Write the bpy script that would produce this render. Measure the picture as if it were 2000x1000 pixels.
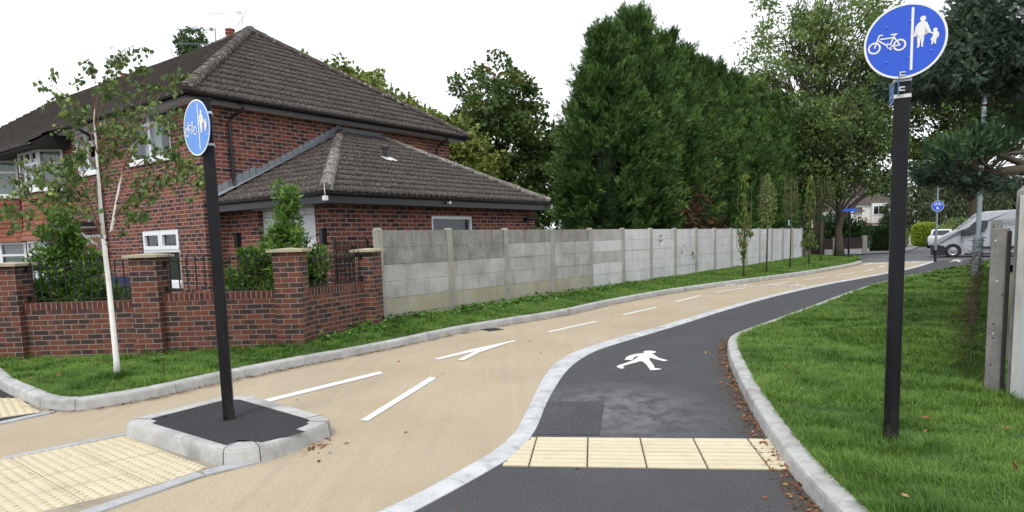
import bpy, bmesh, math, random
import numpy as np
from mathutils import Vector, Matrix
R_ = math.radians
scene = bpy.context.scene
for o in list(bpy.data.objects): bpy.data.objects.remove(o)
C = scene.collection

# ------------------------------------------------------------------ camera
F_, PX, PY, TH, PH, H = 1290.0, 1000.0, 608.0, math.atan(140/1290), math.atan(-.0290), 1.6
cam = bpy.data.cameras.new('camera'); camo = bpy.data.objects.new('camera', cam); C.objects.link(camo)
rot = Matrix.Rotation(math.pi/2-TH, 3, 'X') @ Matrix.Rotation(PH, 3, 'Z')
camo.matrix_world = Matrix.Translation((0, 0, H)) @ rot.to_4x4()
cam.sensor_width = 36; cam.lens = F_/2000*36
cam.shift_x = 0; cam.shift_y = (PY-500)/2000
cam.clip_start = .05; cam.clip_end = 3000
scene.camera = camo
CAM = Vector((0, 0, H))

# ------------------------------------------------------------------ sky, sun, exposure
SUN_EL, SUN_AZ = 52, 200          # sun behind thin cloud, behind and left of the viewer
w = bpy.data.worlds.new('World'); scene.world = w; w.use_nodes = True
nt = w.node_tree; nt.nodes.clear()
wo = nt.nodes.new('ShaderNodeOutputWorld'); bg = nt.nodes.new('ShaderNodeBackground')
sky = nt.nodes.new('ShaderNodeTexSky'); sky.sky_type = 'NISHITA'; sky.sun_disc = False
sky.sun_elevation = R_(SUN_EL); sky.sun_rotation = R_(SUN_AZ)
tc = nt.nodes.new('ShaderNodeTexCoord'); ns = nt.nodes.new('ShaderNodeTexNoise')
ns.inputs['Scale'].default_value = 1.6; ns.inputs['Detail'].default_value = 5; ns.inputs['Roughness'].default_value = .55
cr = nt.nodes.new('ShaderNodeMapRange'); cr.inputs['From Min'].default_value = .3; cr.inputs['From Max'].default_value = .62
cr.inputs['To Min'].default_value = .86; cr.inputs['To Max'].default_value = .99
mx = nt.nodes.new('ShaderNodeMix'); mx.data_type = 'RGBA'
mx.inputs['B'].default_value = (8.6, 8.9, 9.3, 1)
nt.links.new(tc.outputs['Generated'], ns.inputs['Vector']); nt.links.new(ns.outputs['Fac'], cr.inputs['Value'])
nt.links.new(cr.outputs['Result'], mx.inputs['Factor']); nt.links.new(sky.outputs['Color'], mx.inputs['A'])
nt.links.new(mx.outputs['Result'], bg.inputs['Color']); bg.inputs['Strength'].default_value = .119
nt.links.new(bg.outputs['Background'], wo.inputs['Surface'])
sl = bpy.data.lights.new('sun', 'SUN'); slo = bpy.data.objects.new('sun', sl); C.objects.link(slo)
sl.energy = 1.35; sl.angle = R_(14); sl.color = (1, .96, .9)
az = R_(SUN_AZ)
sd = Vector((math.sin(az)*math.cos(R_(SUN_EL)), math.cos(az)*math.cos(R_(SUN_EL)), math.sin(R_(SUN_EL))))
slo.rotation_euler = sd.to_track_quat('Z', 'Y').to_euler(); slo.location = (0, -5, 20)
vs = scene.view_settings; vs.view_transform = 'Standard'; vs.look = 'None'; vs.gamma = 1; vs.exposure = .38
try:
    scene.cycles.max_bounces = 8; scene.cycles.transparent_max_bounces = 8
except Exception: pass

# ------------------------------------------------------------------ surveying helpers (photo point -> point in the place)
def ray(px, py): return rot @ Vector(((px-PX)/F_, -(py-PY)/F_, -1))
def G(px, py, z=0.0):
    d = ray(px, py); t = (z-H)/d.z; return CAM+d*t
def D(px, py, Y):
    d = ray(px, py); return CAM+d*(Y/d.y)

# ------------------------------------------------------------------ node helpers
class N:
    def __init__(s, name):
        s.m = bpy.data.materials.new(name); s.m.use_nodes = True; s.t = s.m.node_tree; s.t.nodes.clear()
        s.out = s.t.nodes.new('ShaderNodeOutputMaterial')
    def n(s, typ, **kw):
        x = s.t.nodes.new(typ)
        for k, v in kw.items(): setattr(x, k, v)
        return x
    def l(s, a, b): s.t.links.new(a, b)
    def put(s, v, sock):
        if hasattr(v, 'is_linked') or isinstance(v, bpy.types.NodeSocket): s.l(v, sock)
        else: sock.default_value = v
    def ma(s, op, a, b=0.0, c=None, clamp=False):
        x = s.n('ShaderNodeMath', operation=op); x.use_clamp = clamp
        s.put(a, x.inputs[0]); s.put(b, x.inputs[1])
        if c is not None: s.put(c, x.inputs[2])
        return x.outputs[0]
    def noise(s, scale, detail=4, rough=.6, vec=None, dist=0.0):
        x = s.n('ShaderNodeTexNoise'); x.inputs['Scale'].default_value = scale
        x.inputs['Detail'].default_value = detail; x.inputs['Roughness'].default_value = rough; x.inputs['Distortion'].default_value = dist
        if vec is None: vec = s.obj()
        s.l(vec, x.inputs['Vector']); return x.outputs['Fac']
    def voro(s, scale, vec=None, out='Distance', rand=1.0):
        x = s.n('ShaderNodeTexVoronoi'); x.inputs['Scale'].default_value = scale; x.inputs['Randomness'].default_value = rand
        s.l(vec or s.obj(), x.inputs['Vector']); return x.outputs[out]
    def obj(s):
        if not hasattr(s, '_o'):
            g = s.n('ShaderNodeNewGeometry'); s._o = g.outputs['Position']
        return s._o
    def uv(s):
        if not hasattr(s, '_u'): s._u = s.n('ShaderNodeUVMap').outputs[0]
        return s._u
    def scalev(s, vec, sc):
        x = s.n('ShaderNodeVectorMath', operation='MULTIPLY'); s.l(vec, x.inputs[0]); x.inputs[1].default_value = sc; return x.outputs[0]
    def ramp(s, fac, stops, interp='LINEAR'):
        x = s.n('ShaderNodeValToRGB'); e = x.color_ramp.elements; x.color_ramp.interpolation = interp
        while len(e) < len(stops): e.new(.5)
        for i, (p, c) in enumerate(stops):
            e[i].position = p; e[i].color = (c[0], c[1], c[2], 1)
        s.put(fac, x.inputs[0]); return x.outputs[0]
    def mr(s, v, a, b, c=0.0, d=1.0):
        x = s.n('ShaderNodeMapRange'); s.put(v, x.inputs[0])
        for i, q in enumerate((a, b, c, d)): s.put(q, x.inputs[1+i])
        return x.outputs[0]
    def mix(s, f, a, b, mode='MIX'):
        x = s.n('ShaderNodeMix', data_type='RGBA', blend_type=mode)
        def c4(v): return (v[0], v[1], v[2], 1) if isinstance(v, (tuple, list)) else v
        s.put(f, x.inputs['Factor']); s.put(c4(a), x.inputs['A']); s.put(c4(b), x.inputs['B']); return x.outputs['Result']
    def bsdf(s, col, rough=.8, bump=None, bd=.01, bs=1.0, spec=.5, metal=0.0, **kw):
        b = s.n('ShaderNodeBsdfPrincipled')
        if isinstance(col, (tuple, list)): col = (col[0], col[1], col[2], 1)
        s.put(col, b.inputs['Base Color']); s.put(rough, b.inputs['Roughness']); s.put(metal, b.inputs['Metallic'])
        b.inputs['Specular IOR Level'].default_value = spec
        for k, v in kw.items(): s.put(v, b.inputs[k])
        if bump is not None:
            bn = s.n('ShaderNodeBump'); bn.inputs['Distance'].default_value = bd; bn.inputs['Strength'].default_value = bs
            s.l(bump, bn.inputs['Height']); s.l(bn.outputs[0], b.inputs['Normal'])
        s.l(b.outputs[0], s.out.inputs[0]); s.b = b; return s.m
def plain(name, col, rough=.5, nv=.15, sc=9.0, spec=.5, metal=0.0, bd=0.0):
    n = N(name); f = n.noise(sc, 5)
    c = n.mix(f, tuple(max(0, x*(1-nv)) for x in col), tuple(min(1, x*(1+nv)) for x in col))
    return n.bsdf(c, rough, spec=spec, metal=metal, bump=f if bd else None, bd=bd)

def brick_mat(name, reds, darks, mortar, W=.225, Hh=.075, off=.5, gap=.011, dark=.45, vary=.1):
    n = N(name); sp = n.n('ShaderNodeSeparateXYZ'); n.l(n.uv(), sp.inputs[0]); X, Y = sp.outputs[0], sp.outputs[1]
    ry = n.ma('DIVIDE', Y, Hh); row = n.ma('FLOOR', ry); fy = n.ma('FRACT', ry)
    sh = n.ma('MULTIPLY', n.ma('MODULO', n.ma('ABSOLUTE', row), 2), off)
    rx = n.ma('ADD', n.ma('DIVIDE', X, W), sh); col = n.ma('FLOOR', rx); fx = n.ma('FRACT', rx)
    dx = n.ma('MULTIPLY', n.ma('MINIMUM', fx, n.ma('SUBTRACT', 1, fx)), W)
    dy = n.ma('MULTIPLY', n.ma('MINIMUM', fy, n.ma('SUBTRACT', 1, fy)), Hh)
    wob = n.ma('MULTIPLY', n.ma('SUBTRACT', n.noise(40, 3), .5), .006)
    d = n.ma('ADD', n.ma('MINIMUM', dx, dy), wob)
    mask = n.mr(d, gap/2-.001, gap/2+.002)
    cb = n.n('ShaderNodeCombineXYZ'); n.l(col, cb.inputs[0]); n.l(row, cb.inputs[1])
    wn = n.n('ShaderNodeTexWhiteNoise', noise_dimensions='3D'); n.l(cb.outputs[0], wn.inputs[0])
    cb2 = n.n('ShaderNodeCombineXYZ'); n.l(row, cb2.inputs[0]); n.l(col, cb2.inputs[1]); cb2.inputs[2].default_value = 7.3
    wn2 = n.n('ShaderNodeTexWhiteNoise', noise_dimensions='3D'); n.l(cb2.outputs[0], wn2.inputs[0])
    v, v2 = wn.outputs[0], wn2.outputs[0]
    red = n.ramp(v, [(0, reds[0]), (.5, reds[1]), (1, reds[2])]); drk = n.ramp(v2, [(0, darks[0]), (1, darks[1])])
    # burnt end of a brick: side and extent differ brick by brick
    side = n.ma('GREATER_THAN', v2, .5); fxx = n.ma('ABSOLUTE', n.ma('SUBTRACT', side, fx))
    ext = n.mr(v, 1-dark*1.6, 1, -.15, 1.25)
    burnt = n.mr(n.ma('ADD', n.ma('SUBTRACT', ext, fxx), n.ma('MULTIPLY', n.ma('SUBTRACT', n.noise(14, 3), .5), .5)), -.12, .12)
    c = n.mix(burnt, red, drk)
    c = n.mix(n.mr(n.noise(1.1, 5), .3, .75, 0, .5), c, n.mix(1.0, c, (.7, .72, .76), 'MULTIPLY'))
    c = n.mix(n.mr(n.noise(60, 3), .35, .8, 0, .35), c, n.mix(1.0, c, (.55, .55, .6), 'MULTIPLY'))
    mc = n.mix(n.noise(6, 4), tuple(x*.75 for x in mortar), tuple(min(1, x*1.15) for x in mortar))
    c = n.mix(mask, mc, c)
    # pale salts and weather blooms
    c = n.mix(n.mr(n.noise(3.3, 6, .7), .62, .8, 0, .3), c, (.42, .38, .34))
    hgt = n.ma('ADD', n.ma('MULTIPLY', mask, .7), n.ma('MULTIPLY', n.noise(90, 3), .3))
    return n.bsdf(c, .88, bump=hgt, bd=.008, spec=.25)

M = {}
M['house_brick'] = brick_mat('house brick', [(.27, .084, .052), (.19, .06, .041), (.33, .112, .068)], [(.06, .032, .031), (.105, .05, .044)], (.44, .385, .345), W=.254, Hh=.0847, dark=.46)
M['wall_brick'] = brick_mat('garden wall brick', [(.195, .070, .046), (.15, .056, .040), (.24, .088, .057)], [(.05, .035, .036), (.09, .05, .043)], (.29, .24, .195), dark=.52)
M['coping_brick'] = brick_mat('brick on edge coping', [(.17, .05, .034), (.12, .04, .03), (.21, .062, .04)], [(.045, .03, .03), (.08, .04, .035)], (.30, .25, .2), W=.075, Hh=.9, off=0, dark=.35)
M['far_brick'] = brick_mat('far house brick', [(.2, .075, .055), (.16, .06, .045), (.24, .09, .06)], [(.1, .045, .04), (.12, .05, .045)], (.3, .26, .22), dark=.3)
def tilehang():
    n = N('hung clay tile'); sp = n.n('ShaderNodeSeparateXYZ'); n.l(n.uv(), sp.inputs[0]); X, Y = sp.outputs[0], sp.outputs[1]
    row = n.ma('FLOOR', n.ma('DIVIDE', Y, .115)); fy = n.ma('FRACT', n.ma('DIVIDE', Y, .115))
    rx = n.ma('ADD', n.ma('DIVIDE', X, .165), n.ma('MULTIPLY', n.ma('MODULO', n.ma('ABSOLUTE', row), 2), .5)); col = n.ma('FLOOR', rx); fx = n.ma('FRACT', rx)
    cb = n.n('ShaderNodeCombineXYZ'); n.l(col, cb.inputs[0]); n.l(row, cb.inputs[1]); wn = n.n('ShaderNodeTexWhiteNoise', noise_dimensions='3D'); n.l(cb.outputs[0], wn.inputs[0])
    c = n.ramp(wn.outputs[0], [(0, (.27, .085, .05)), (.5, (.36, .13, .075)), (.85, (.29, .11, .075)), (1, (.17, .08, .065))])
    c = n.mix(n.mr(n.noise(5, 5), .45, .75, 0, .6), c, (.16, .1, .08))
    gapm = n.ma('MULTIPLY', n.mr(fx, .0, .05), n.mr(fy, .0, .12)); c = n.mix(gapm, (.05, .03, .025), c)
    return n.bsdf(c, .85, bump=n.ma('MULTIPLY', n.ma('SUBTRACT', 1, fy), gapm), bd=.02)
M['hung_tile'] = tilehang()
def rooftile(name, base, lich, amt, sc=22):
    n = N(name); big = n.noise(1.7, 5); f = n.noise(sc, 6, .75)
    c = n.mix(n.mr(big, .35, .7), tuple(x*.7 for x in base), tuple(x*1.25 for x in base))
    c = n.mix(n.mr(n.noise(9, 5), .4, .7, 0, .8), c, tuple(x*.55 for x in base))
    c = n.mix(n.mr(f, .64-amt, .68-amt, 0, 1), c, lich)
    c = n.mix(n.mr(n.noise(4.5, 5, .6), .62, .74, 0, .5), c, (.085, .08, .035))
    return n.bsdf(c, .9, bump=f, bd=.006, spec=.2)
M['roof_tile'] = rooftile('concrete roof tile', (.070, .057, .050), (.31, .29, .27), .08, 34)
M['roof_tile_dark'] = rooftile('dark concrete roof tile', (.058, .047, .042), (.2, .19, .17), .0)
M['ridge_tile'] = rooftile('lichened ridge tile', (.095, .078, .068), (.52, .5, .47), .06, 13)
M['ridge_mortar'] = rooftile('mortared ridge tile', (.16, .145, .13), (.4, .38, .35), .1, 16)
M['clay_roof'] = plain('red clay roof', (.27, .075, .05), .85, .3, 5)
M['lead'] = plain('lead flashing', (.24, .26, .29), .55, .25, 6)
M['black_plastic'] = plain('black gutter plastic', (.012, .013, .016), .35, .2, 5)
M['black_paint'] = plain('black painted steel', (.0065, .0065, .009), .38, .35, 12, bd=.0006, spec=.2)
def blackpaint():
    n = N('scuffed black painted steel'); v = n.scalev(n.obj(), (1, 1, .22)); f = n.noise(9, 5, .7, v); sc_ = n.noise(60, 4, .8, n.scalev(n.obj(), (1.6, 1.6, .12)))
    c = n.mix(n.mr(f, .4, .75), (.006, .006, .008), (.014, .014, .018)); c = n.mix(n.mr(sc_, .72, .78, 0, .35), c, (.12, .12, .125))
    sp = n.n('ShaderNodeSeparateXYZ'); n.l(n.obj(), sp.inputs[0]); c = n.mix(n.ma('MULTIPLY', n.mr(sp.outputs[2], .12, .42, .6, 0), n.mr(n.noise(22, 5, .7), .4, .65)), c, (.07, .06, .045))
    return n.bsdf(c, n.mr(f, .3, .7, .28, .5), bump=f, bd=.0008, spec=.25)
M['black_paint'] = blackpaint()
M['black_iron'] = plain('black railing iron', (.01, .01, .011), .5, .3, 20)
M['grey_steel'] = plain('grey painted steel', (.19, .235, .26), .5, .12, 5)
M['galv'] = plain('galvanised clip', (.68, .69, .69), .4, .1, 20, metal=.3)
M['upvc'] = plain('white window plastic', (.80, .81, .83), .32, .03, 2)
M['white_render'] = plain('white render', (.68, .67, .63), .85, .1, 4)
M['door_white'] = plain('white door paint', (.74, .75, .78), .4, .04, 2)
M['wood_door'] = plain('light timber door', (.42, .22, .10), .5, .25, 6)
M['timber_black'] = plain('dark stained timber', (.018, .015, .014), .7, .3, 6)
M['curtain'] = plain('pale curtain', (.50, .53, .50), .9, .15, 5)
M['blind'] = plain('dark blind', (.05, .055, .045), .8, .2, 6)
M['interior'] = plain('dark room', (.02, .022, .022), .9, .2, 2)  # darkness of the unlit rooms put into the colour
def glass():
    n = N('window glass'); n.bsdf((.9, .93, .95), .03, spec=.6); n.b.inputs['Transmission Weight'].default_value = .0
    g = n.n('ShaderNodeBsdfGlossy'); g.inputs['Roughness'].default_value = .02; g.inputs['Color'].default_value = (.9, .95, 1, 1)
    t = n.n('ShaderNodeBsdfTransparent'); t.inputs['Color'].default_value = (.75, .8, .8, 1)
    ge = n.n('ShaderNodeNewGeometry'); dt = n.n('ShaderNodeVectorMath', operation='DOT_PRODUCT'); n.l(ge.outputs['Incoming'], dt.inputs[0]); n.l(ge.outputs['Normal'], dt.inputs[1]); fr = n.ma('ADD', .06, n.ma('MULTIPLY', .94, n.ma('POWER', n.ma('SUBTRACT', 1, n.ma('ABSOLUTE', dt.outputs['Value'])), 4.5)))
    m = n.n('ShaderNodeMixShader'); n.l(fr, m.inputs[0]); n.l(t.outputs[0], m.inputs[1]); n.l(g.outputs[0], m.inputs[2]); n.l(m.outputs[0], n.out.inputs[0]); return n.m
M['glass'] = glass()
M['car_glass'] = plain('dark car glass', (.015, .02, .022), .08, .1, 2, spec=.5)
M['rubber'] = plain('tyre rubber', (.014, .014, .015), .85, .2, 20)
M['alloy'] = plain('wheel rim', (.3, .31, .33), .4, .1, 10, metal=.6)
M['trim'] = plain('dark bumper plastic', (.02, .021, .023), .6, .15, 12)
M['van_paint'] = plain('silver van paint', (.41, .435, .47), .35, .05, 2, spec=.5, metal=.2)
M['blue_paint'] = plain('dark blue car paint', (.012, .04, .10), .2, .1, 2, spec=.8)
M['white_paint_car'] = plain('white car paint', (.62, .64, .67), .25, .05, 2)
M['lamp_red'] = plain('red lamp lens', (.5, .02, .02), .2, .1, 8)
M['lamp_clear'] = plain('clear lamp lens', (.5, .52, .54), .12, .1, 8, metal=.4)
M['sign_blue'] = plain('blue reflective sheeting', (.012, .085, .60), .32, .06, 3)
M['sign_blue_pale'] = plain('paler blue reflective sheeting', (.085, .26, .74), .34, .08, 4)
M['plate_blue'] = plain('mid blue plate', (.035, .15, .45), .4, .08, 6)
M['sign_white'] = plain('white reflective sheeting', (.78, .78, .77), .4, .04, 4)
M['tag_blue'] = plain('blue and white plant label', (.45, .62, .85), .5, .2, 30)
def paint():
    n = N('white road paint'); f = n.noise(55, 5, .7); c = n.mix(n.mr(f, .3, .7), (.60, .60, .57), (.80, .80, .78))
    c = n.mix(n.mr(n.noise(5, 6, .75), .60, .78, 0, .5), c, (.38, .36, .32)); return n.bsdf(c, .75, bump=f, bd=.002)
M['paint'] = paint()
def cyc():
    n = N('buff cycle path surfacing'); g = n.noise(230, 2, .7); g2 = n.voro(160, out='Distance'); b = n.noise(.55, 5, .6); b2 = n.noise(2.6, 5, .65)
    c = n.mix(n.mr(b, .35, .68), (.42, .345, .24), (.52, .435, .315))
    c = n.mix(n.mr(b2, .45, .72, 0, .7), c, (.46, .395, .30)); c = n.mix(n.mr(n.noise(11, 6, .75), .55, .75, 0, .5), c, (.36, .29, .2))
    c = n.mix(n.mr(n.noise(.9, 4, .5, n.scalev(n.obj(), (1, .25, 1))), .52, .7, 0, .4), c, (.44, .385, .315))
    c = n.mix(n.mr(n.noise(70, 3, .85), .36, .5, .75, 0), c, (.26, .2, .135)); c = n.mix(n.mr(n.noise(62, 3, .85), .56, .68, 0, .5), c, (.68, .59, .45)); c = n.mix(n.mr(g, .32, .48, .85, 0), c, (.22, .17, .11)); c = n.mix(n.mr(g, .58, .72, 0, .6), c, (.74, .62, .47))
    c = n.mix(n.mr(n.noise(7, 7, .8), .66, .74, 0, .5), c, (.22, .17, .12))
    c = n.mix(n.mr(n.noise(38, 2, .5), .735, .76, 0, .8), c, (.1, .08, .06))
    # tyre tracks and rain marks drawn out along the path
    mp = n.n('ShaderNodeMapping'); n.l(n.obj(), mp.inputs[0]); mp.inputs['Rotation'].default_value = (0, 0, R_(38)); mp.inputs['Scale'].default_value = (7, .35, 1)
    c = n.mix(n.mr(n.noise(1.0, 5, .6, mp.outputs[0]), .52, .72, 0, .42), c, (.33, .285, .23)); c = n.mix(n.mr(n.noise(.8, 4, .6, mp.outputs[0]), .25, .42, .35, 0), c, (.60, .53, .42))
    return n.bsdf(c, .92, bump=g, bd=.003, spec=.2)
def dirt():
    n = N('kerb channel grime'); at = n.n('ShaderNodeAttribute', attribute_name='r'); k = n.ma('MULTIPLY', at.outputs['Fac'], n.mr(n.noise(4.5, 6, .75), .38, .66))
    b = n.n('ShaderNodeBsdfDiffuse'); n.l(n.mix(n.noise(60, 3), (.10, .075, .05), (.2, .16, .115)), b.inputs[0]); t = n.n('ShaderNodeBsdfTransparent'); m = n.n('ShaderNodeMixShader'); n.l(k, m.inputs[0]); n.l(t.outputs[0], m.inputs[1]); n.l(b.outputs[0], m.inputs[2]); n.l(m.outputs[0], n.out.inputs[0]); return n.m
M['dirt'] = dirt()
M['cycle'] = cyc()
def tarmac(name, lo, hi, pale=.0, mpt=0):
    n = N(name); g = n.noise(210, 2, .75); b = n.noise(1.3, 6, .62)
    c = n.mix(n.mr(b, .3, .72), lo, hi)
    g3 = n.noise(75, 3, .85); c = n.mix(n.mr(g3, .34, .5, .85, 0), c, tuple(x*.42 for x in lo)); c = n.mix(n.mr(g3, .55, .68, 0, .8), c, tuple(x*2.0 for x in hi)); c = n.mix(n.mr(g, .3, .5, .65, 0), c, tuple(x*.35 for x in lo)); c = n.mix(n.mr(g, .6, .75, 0, .5), c, tuple(x*2.3 for x in hi))
    c = n.mix(n.mr(n.noise(48, 2), .73, .76, 0, .8), c, (.33, .33, .32))
    if pale:
        # dried cement slurry left round the laid slabs
        sp = n.n('ShaderNodeSeparateXYZ'); n.l(n.obj(), sp.inputs[0])
        dx = n.ma('SUBTRACT', sp.outputs[0], .95); dy = n.ma('SUBTRACT', sp.outputs[1], 6.0)
        r = n.ma('SQRT', n.ma('ADD', n.ma('MULTIPLY', n.ma('MULTIPLY', dx, dx), 1.6), n.ma('MULTIPLY', dy, dy)))
        k = n.ma('MULTIPLY', n.mr(r, .35, 1.35, 1, 0), n.mr(n.noise(4.2, 7, .8), .41, .58))
        c = n.mix(n.ma('MULTIPLY', k, .68), c, (.21, .215, .22))
    return n.bsdf(c, .9, bump=g, bd=.004, spec=.25)
M['footpath'] = tarmac('dark footpath tarmac', (.066, .066, .071), (.093, .093, .10), 1)
M['patch'] = tarmac('fresh tarmac patch', (.05, .05, .054), (.10, .10, .105))
M['infill'] = tarmac('black island tarmac', (.034, .034, .037), (.05, .05, .055))
M['road'] = tarmac('worn road tarmac', (.12, .12, .13), (.18, .18, .19))
M['pavement'] = tarmac('pale far pavement', (.2, .2, .2), (.28, .275, .27))
def conc(name, lo, hi, stain=(.12, .115, .1), sc=3.0, st=.45, vert=False, speck=.5, agg=120):
    n = N(name); b = n.noise(sc, 6, .65); g = n.noise(agg, 3, .75)
    c = n.mix(n.mr(b, .3, .7), lo, hi)
    v = n.scalev(n.obj(), (5, 5, .9)) if vert else n.scalev(n.obj(), (2.2, 2.2, 2.2))
    c = n.mix(n.mr(n.noise(1.6, 6, .7, v), .5, .74, 0, st), c, stain)
    c = n.mix(n.mr(g, .3, .48, speck, 0), c, tuple(x*.45 for x in lo)); c = n.mix(n.mr(g, .6, .75, 0, speck*.6), c, tuple(min(1, x*1.5) for x in hi))
    return n.bsdf(c, .9, bump=g, bd=.004, spec=.2)
M['kerb'] = conc('pale kerb concrete', (.36, .36, .35), (.53, .53, .52), (.17, .165, .15), st=.75, speck=.3, sc=4)
M['kerb_white'] = conc('pale chamfered kerb concrete', (.44, .45, .46), (.62, .63, .64), (.2, .2, .185), sc=3, st=.85, speck=.25)
M['slab_grey'] = conc('grey edging concrete', (.36, .37, .385), (.48, .49, .5), speck=.2)
M['slurry'] = conc('buff mortar haunch', (.30, .26, .2), (.40, .35, .28), speck=.4)
M['slab_dome'] = conc('worn raised buff', (.50, .43, .285), (.59, .515, .355), speck=.1)
M['slab_buff'] = conc('buff paving slab', (.56, .495, .355), (.66, .59, .435), (.40, .34, .23), sc=2.2, st=.3, speck=.12)
M['cap'] = conc('buff pillar cap', (.34, .30, .215), (.48, .43, .32), (.22, .2, .12), speck=.3)
M['fence_dark'] = conc('dark weathered fence panel', (.19, .18, .165), (.37, .36, .335), (.12, .115, .105), sc=2.4, st=.75, vert=True, speck=.8, agg=75)
M['fence_mid'] = conc('weathered fence panel', (.32, .31, .29), (.54, .53, .505), (.2, .19, .17), sc=2, st=.6, vert=True, speck=.6, agg=75)
M['fence_yellow'] = conc('algae stained fence panel', (.34, .31, .2), (.45, .43, .36), (.26, .25, .2), sc=1.6, st=.5, vert=True, speck=.5, agg=75)
M['fence_pale'] = conc('pale fence panel', (.50, .50, .50), (.68, .68, .68), (.33, .33, .32), sc=1.6, st=.5, vert=True, speck=.25, agg=75)
M['fence_post'] = conc('fence post concrete', (.27, .26, .235), (.42, .41, .37), (.2, .19, .16), sc=3, st=.5, vert=True, speck=.4)
M['post_near'] = conc('pitted grey post concrete', (.17, .165, .16), (.30, .29, .28), (.1, .095, .09), sc=5, st=.6, vert=True, speck=.35, agg=60)
M['white_post'] = conc('chipped white painted post', (.50, .48, .46), (.62, .61, .59), (.12, .1, .09), sc=6, st=.35, vert=True, speck=.15)
M['white_panel'] = conc('white painted panel', (.66, .69, .73), (.76, .79, .82), (.45, .3, .24), sc=3, st=.25, vert=True, speck=.08)
M['brown_panel'] = plain('brown slatted panel', (.05, .032, .03), .8, .25, 6)
M['soil'] = plain('verge thatch', (.035, .075, .012), .95, .6, 14)
M['ground'] = plain('rough ground', (.09, .10, .05), .95, .4, 1.5)
M['garden'] = plain('garden paving', (.22, .2, .18), .9, .3, 3)
def blade(name, stops, trans=.25, rough=.55, big=.0):
    n = N(name); at = n.n('ShaderNodeAttribute', attribute_name='r'); f = at.outputs['Fac']
    if big: f = n.ma('ADD', n.ma('MULTIPLY', f, 1-big), n.ma('MULTIPLY', n.mr(n.noise(1.1, 4, .6), .3, .7), big))
    c = n.ramp(f, stops); n.bsdf(c, rough, spec=.3)
    t = n.n('ShaderNodeBsdfTranslucent'); n.l(c, t.inputs[0]); m = n.n('ShaderNodeMixShader'); m.inputs[0].default_value = trans
    n.l(n.b.outputs[0], m.inputs[1]); n.l(t.outputs[0], m.inputs[2]); n.l(m.outputs[0], n.out.inputs[0]); return n.m
M['grass'] = blade('grass blade', [(0, (.03, .085, .010)), (.4, (.11, .215, .032)), (.75, (.20, .325, .055)), (.93, (.26, .40, .09)), (1, (.42, .36, .16))], big=.35)
M['leaf_birch'] = blade('birch leaf', [(0, (.05, .095, .035)), (.5, (.115, .18, .055)), (.82, (.24, .30, .08)), (1, (.36, .38, .11))])
M['leaf_laurel'] = blade('glossy laurel leaf', [(0, (.04, .10, .018)), (.6, (.10, .20, .03)), (1, (.22, .34, .07))], .25, .35)
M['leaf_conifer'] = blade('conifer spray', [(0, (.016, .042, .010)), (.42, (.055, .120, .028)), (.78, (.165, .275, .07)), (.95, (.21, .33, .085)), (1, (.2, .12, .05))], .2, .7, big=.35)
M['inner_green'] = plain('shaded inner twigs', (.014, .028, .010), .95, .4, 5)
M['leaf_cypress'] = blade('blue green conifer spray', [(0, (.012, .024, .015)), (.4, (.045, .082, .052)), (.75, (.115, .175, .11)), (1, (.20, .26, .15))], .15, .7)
M['leaf_cypress_green'] = blade('green conifer spray', [(0, (.02, .05, .022)), (.5, (.05, .11, .05)), (1, (.12, .20, .08))], .15, .7)
M['leaf_dead'] = blade('dead conifer spray', [(0, (.05, .03, .02)), (.6, (.11, .065, .04)), (1, (.22, .11, .05))], .1, .8)
M['leaf_autumn'] = blade('turning maple leaf', [(0, (.045, .09, .022)), (.6, (.10, .17, .04)), (.86, (.17, .18, .045)), (1, (.30, .14, .045))], .3)
M['leaf_lime'] = blade('yellow green leaf', [(0, (.10, .15, .025)), (.6, (.19, .24, .045)), (1, (.34, .36, .1))], .3)
M['leaf_ash'] = blade('light green leaf', [(0, (.10, .17, .05)), (.6, (.21, .30, .09)), (1, (.36, .42, .15))], .4, .3)
M['leaf_mid'] = blade('mid green leaf', [(0, (.04, .075, .022)), (.55, (.10, .165, .045)), (1, (.24, .30, .09))], .35)
M['leaf_dark'] = blade('dark green leaf', [(0, (.016, .035, .012)), (.6, (.035, .07, .02)), (1, (.10, .13, .03))], .2)
M['leaf_willow'] = blade('willow leaf', [(0, (.04, .055, .025)), (.6, (.085, .11, .05)), (1, (.15, .18, .08))], .25)
M['leaf_poplar'] = blade('poplar leaf', [(0, (.05, .095, .04)), (.6, (.09, .15, .06)), (1, (.17, .24, .10))], .25)
M['leaf_hedge'] = blade('hedge leaf', [(0, (.02, .045, .012)), (.6, (.04, .095, .022)), (1, (.09, .16, .04))], .2)
M['leaf_gold'] = blade('golden hedge leaf', [(0, (.14, .22, .02)), (.6, (.28, .38, .03)), (1, (.45, .5, .08))], .3)
M['leaf_cherry'] = blade('drooping cherry leaf', [(0, (.05, .10, .02)), (.6, (.10, .18, .03)), (.92, (.2, .24, .05)), (1, (.42, .14, .04))], .3)
M['leaf_red'] = blade('red hanging flower', [(0, (.05, .03, .02)), (.5, (.11, .02, .03)), (.8, (.3, .02, .05)), (1, (.6, .06, .12))], .2)
M['leaf_litter'] = blade('dry fallen leaf', [(0, (.09, .045, .025)), (.6, (.24, .09, .045)), (.9, (.36, .15, .07)), (1, (.42, .3, .1))], .1, .9)
M['weed'] = blade('bramble and ivy leaf', [(0, (.04, .10, .015)), (.6, (.09, .2, .03)), (1, (.18, .32, .07))], .25)
M['dry_stem'] = blade('dead climber', [(0, (.08, .05, .03)), (.6, (.18, .12, .07)), (1, (.3, .22, .13))], .1)
M['bark'] = plain('brown bark', (.075, .06, .045), .95, .4, 14, bd=.02)
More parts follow.
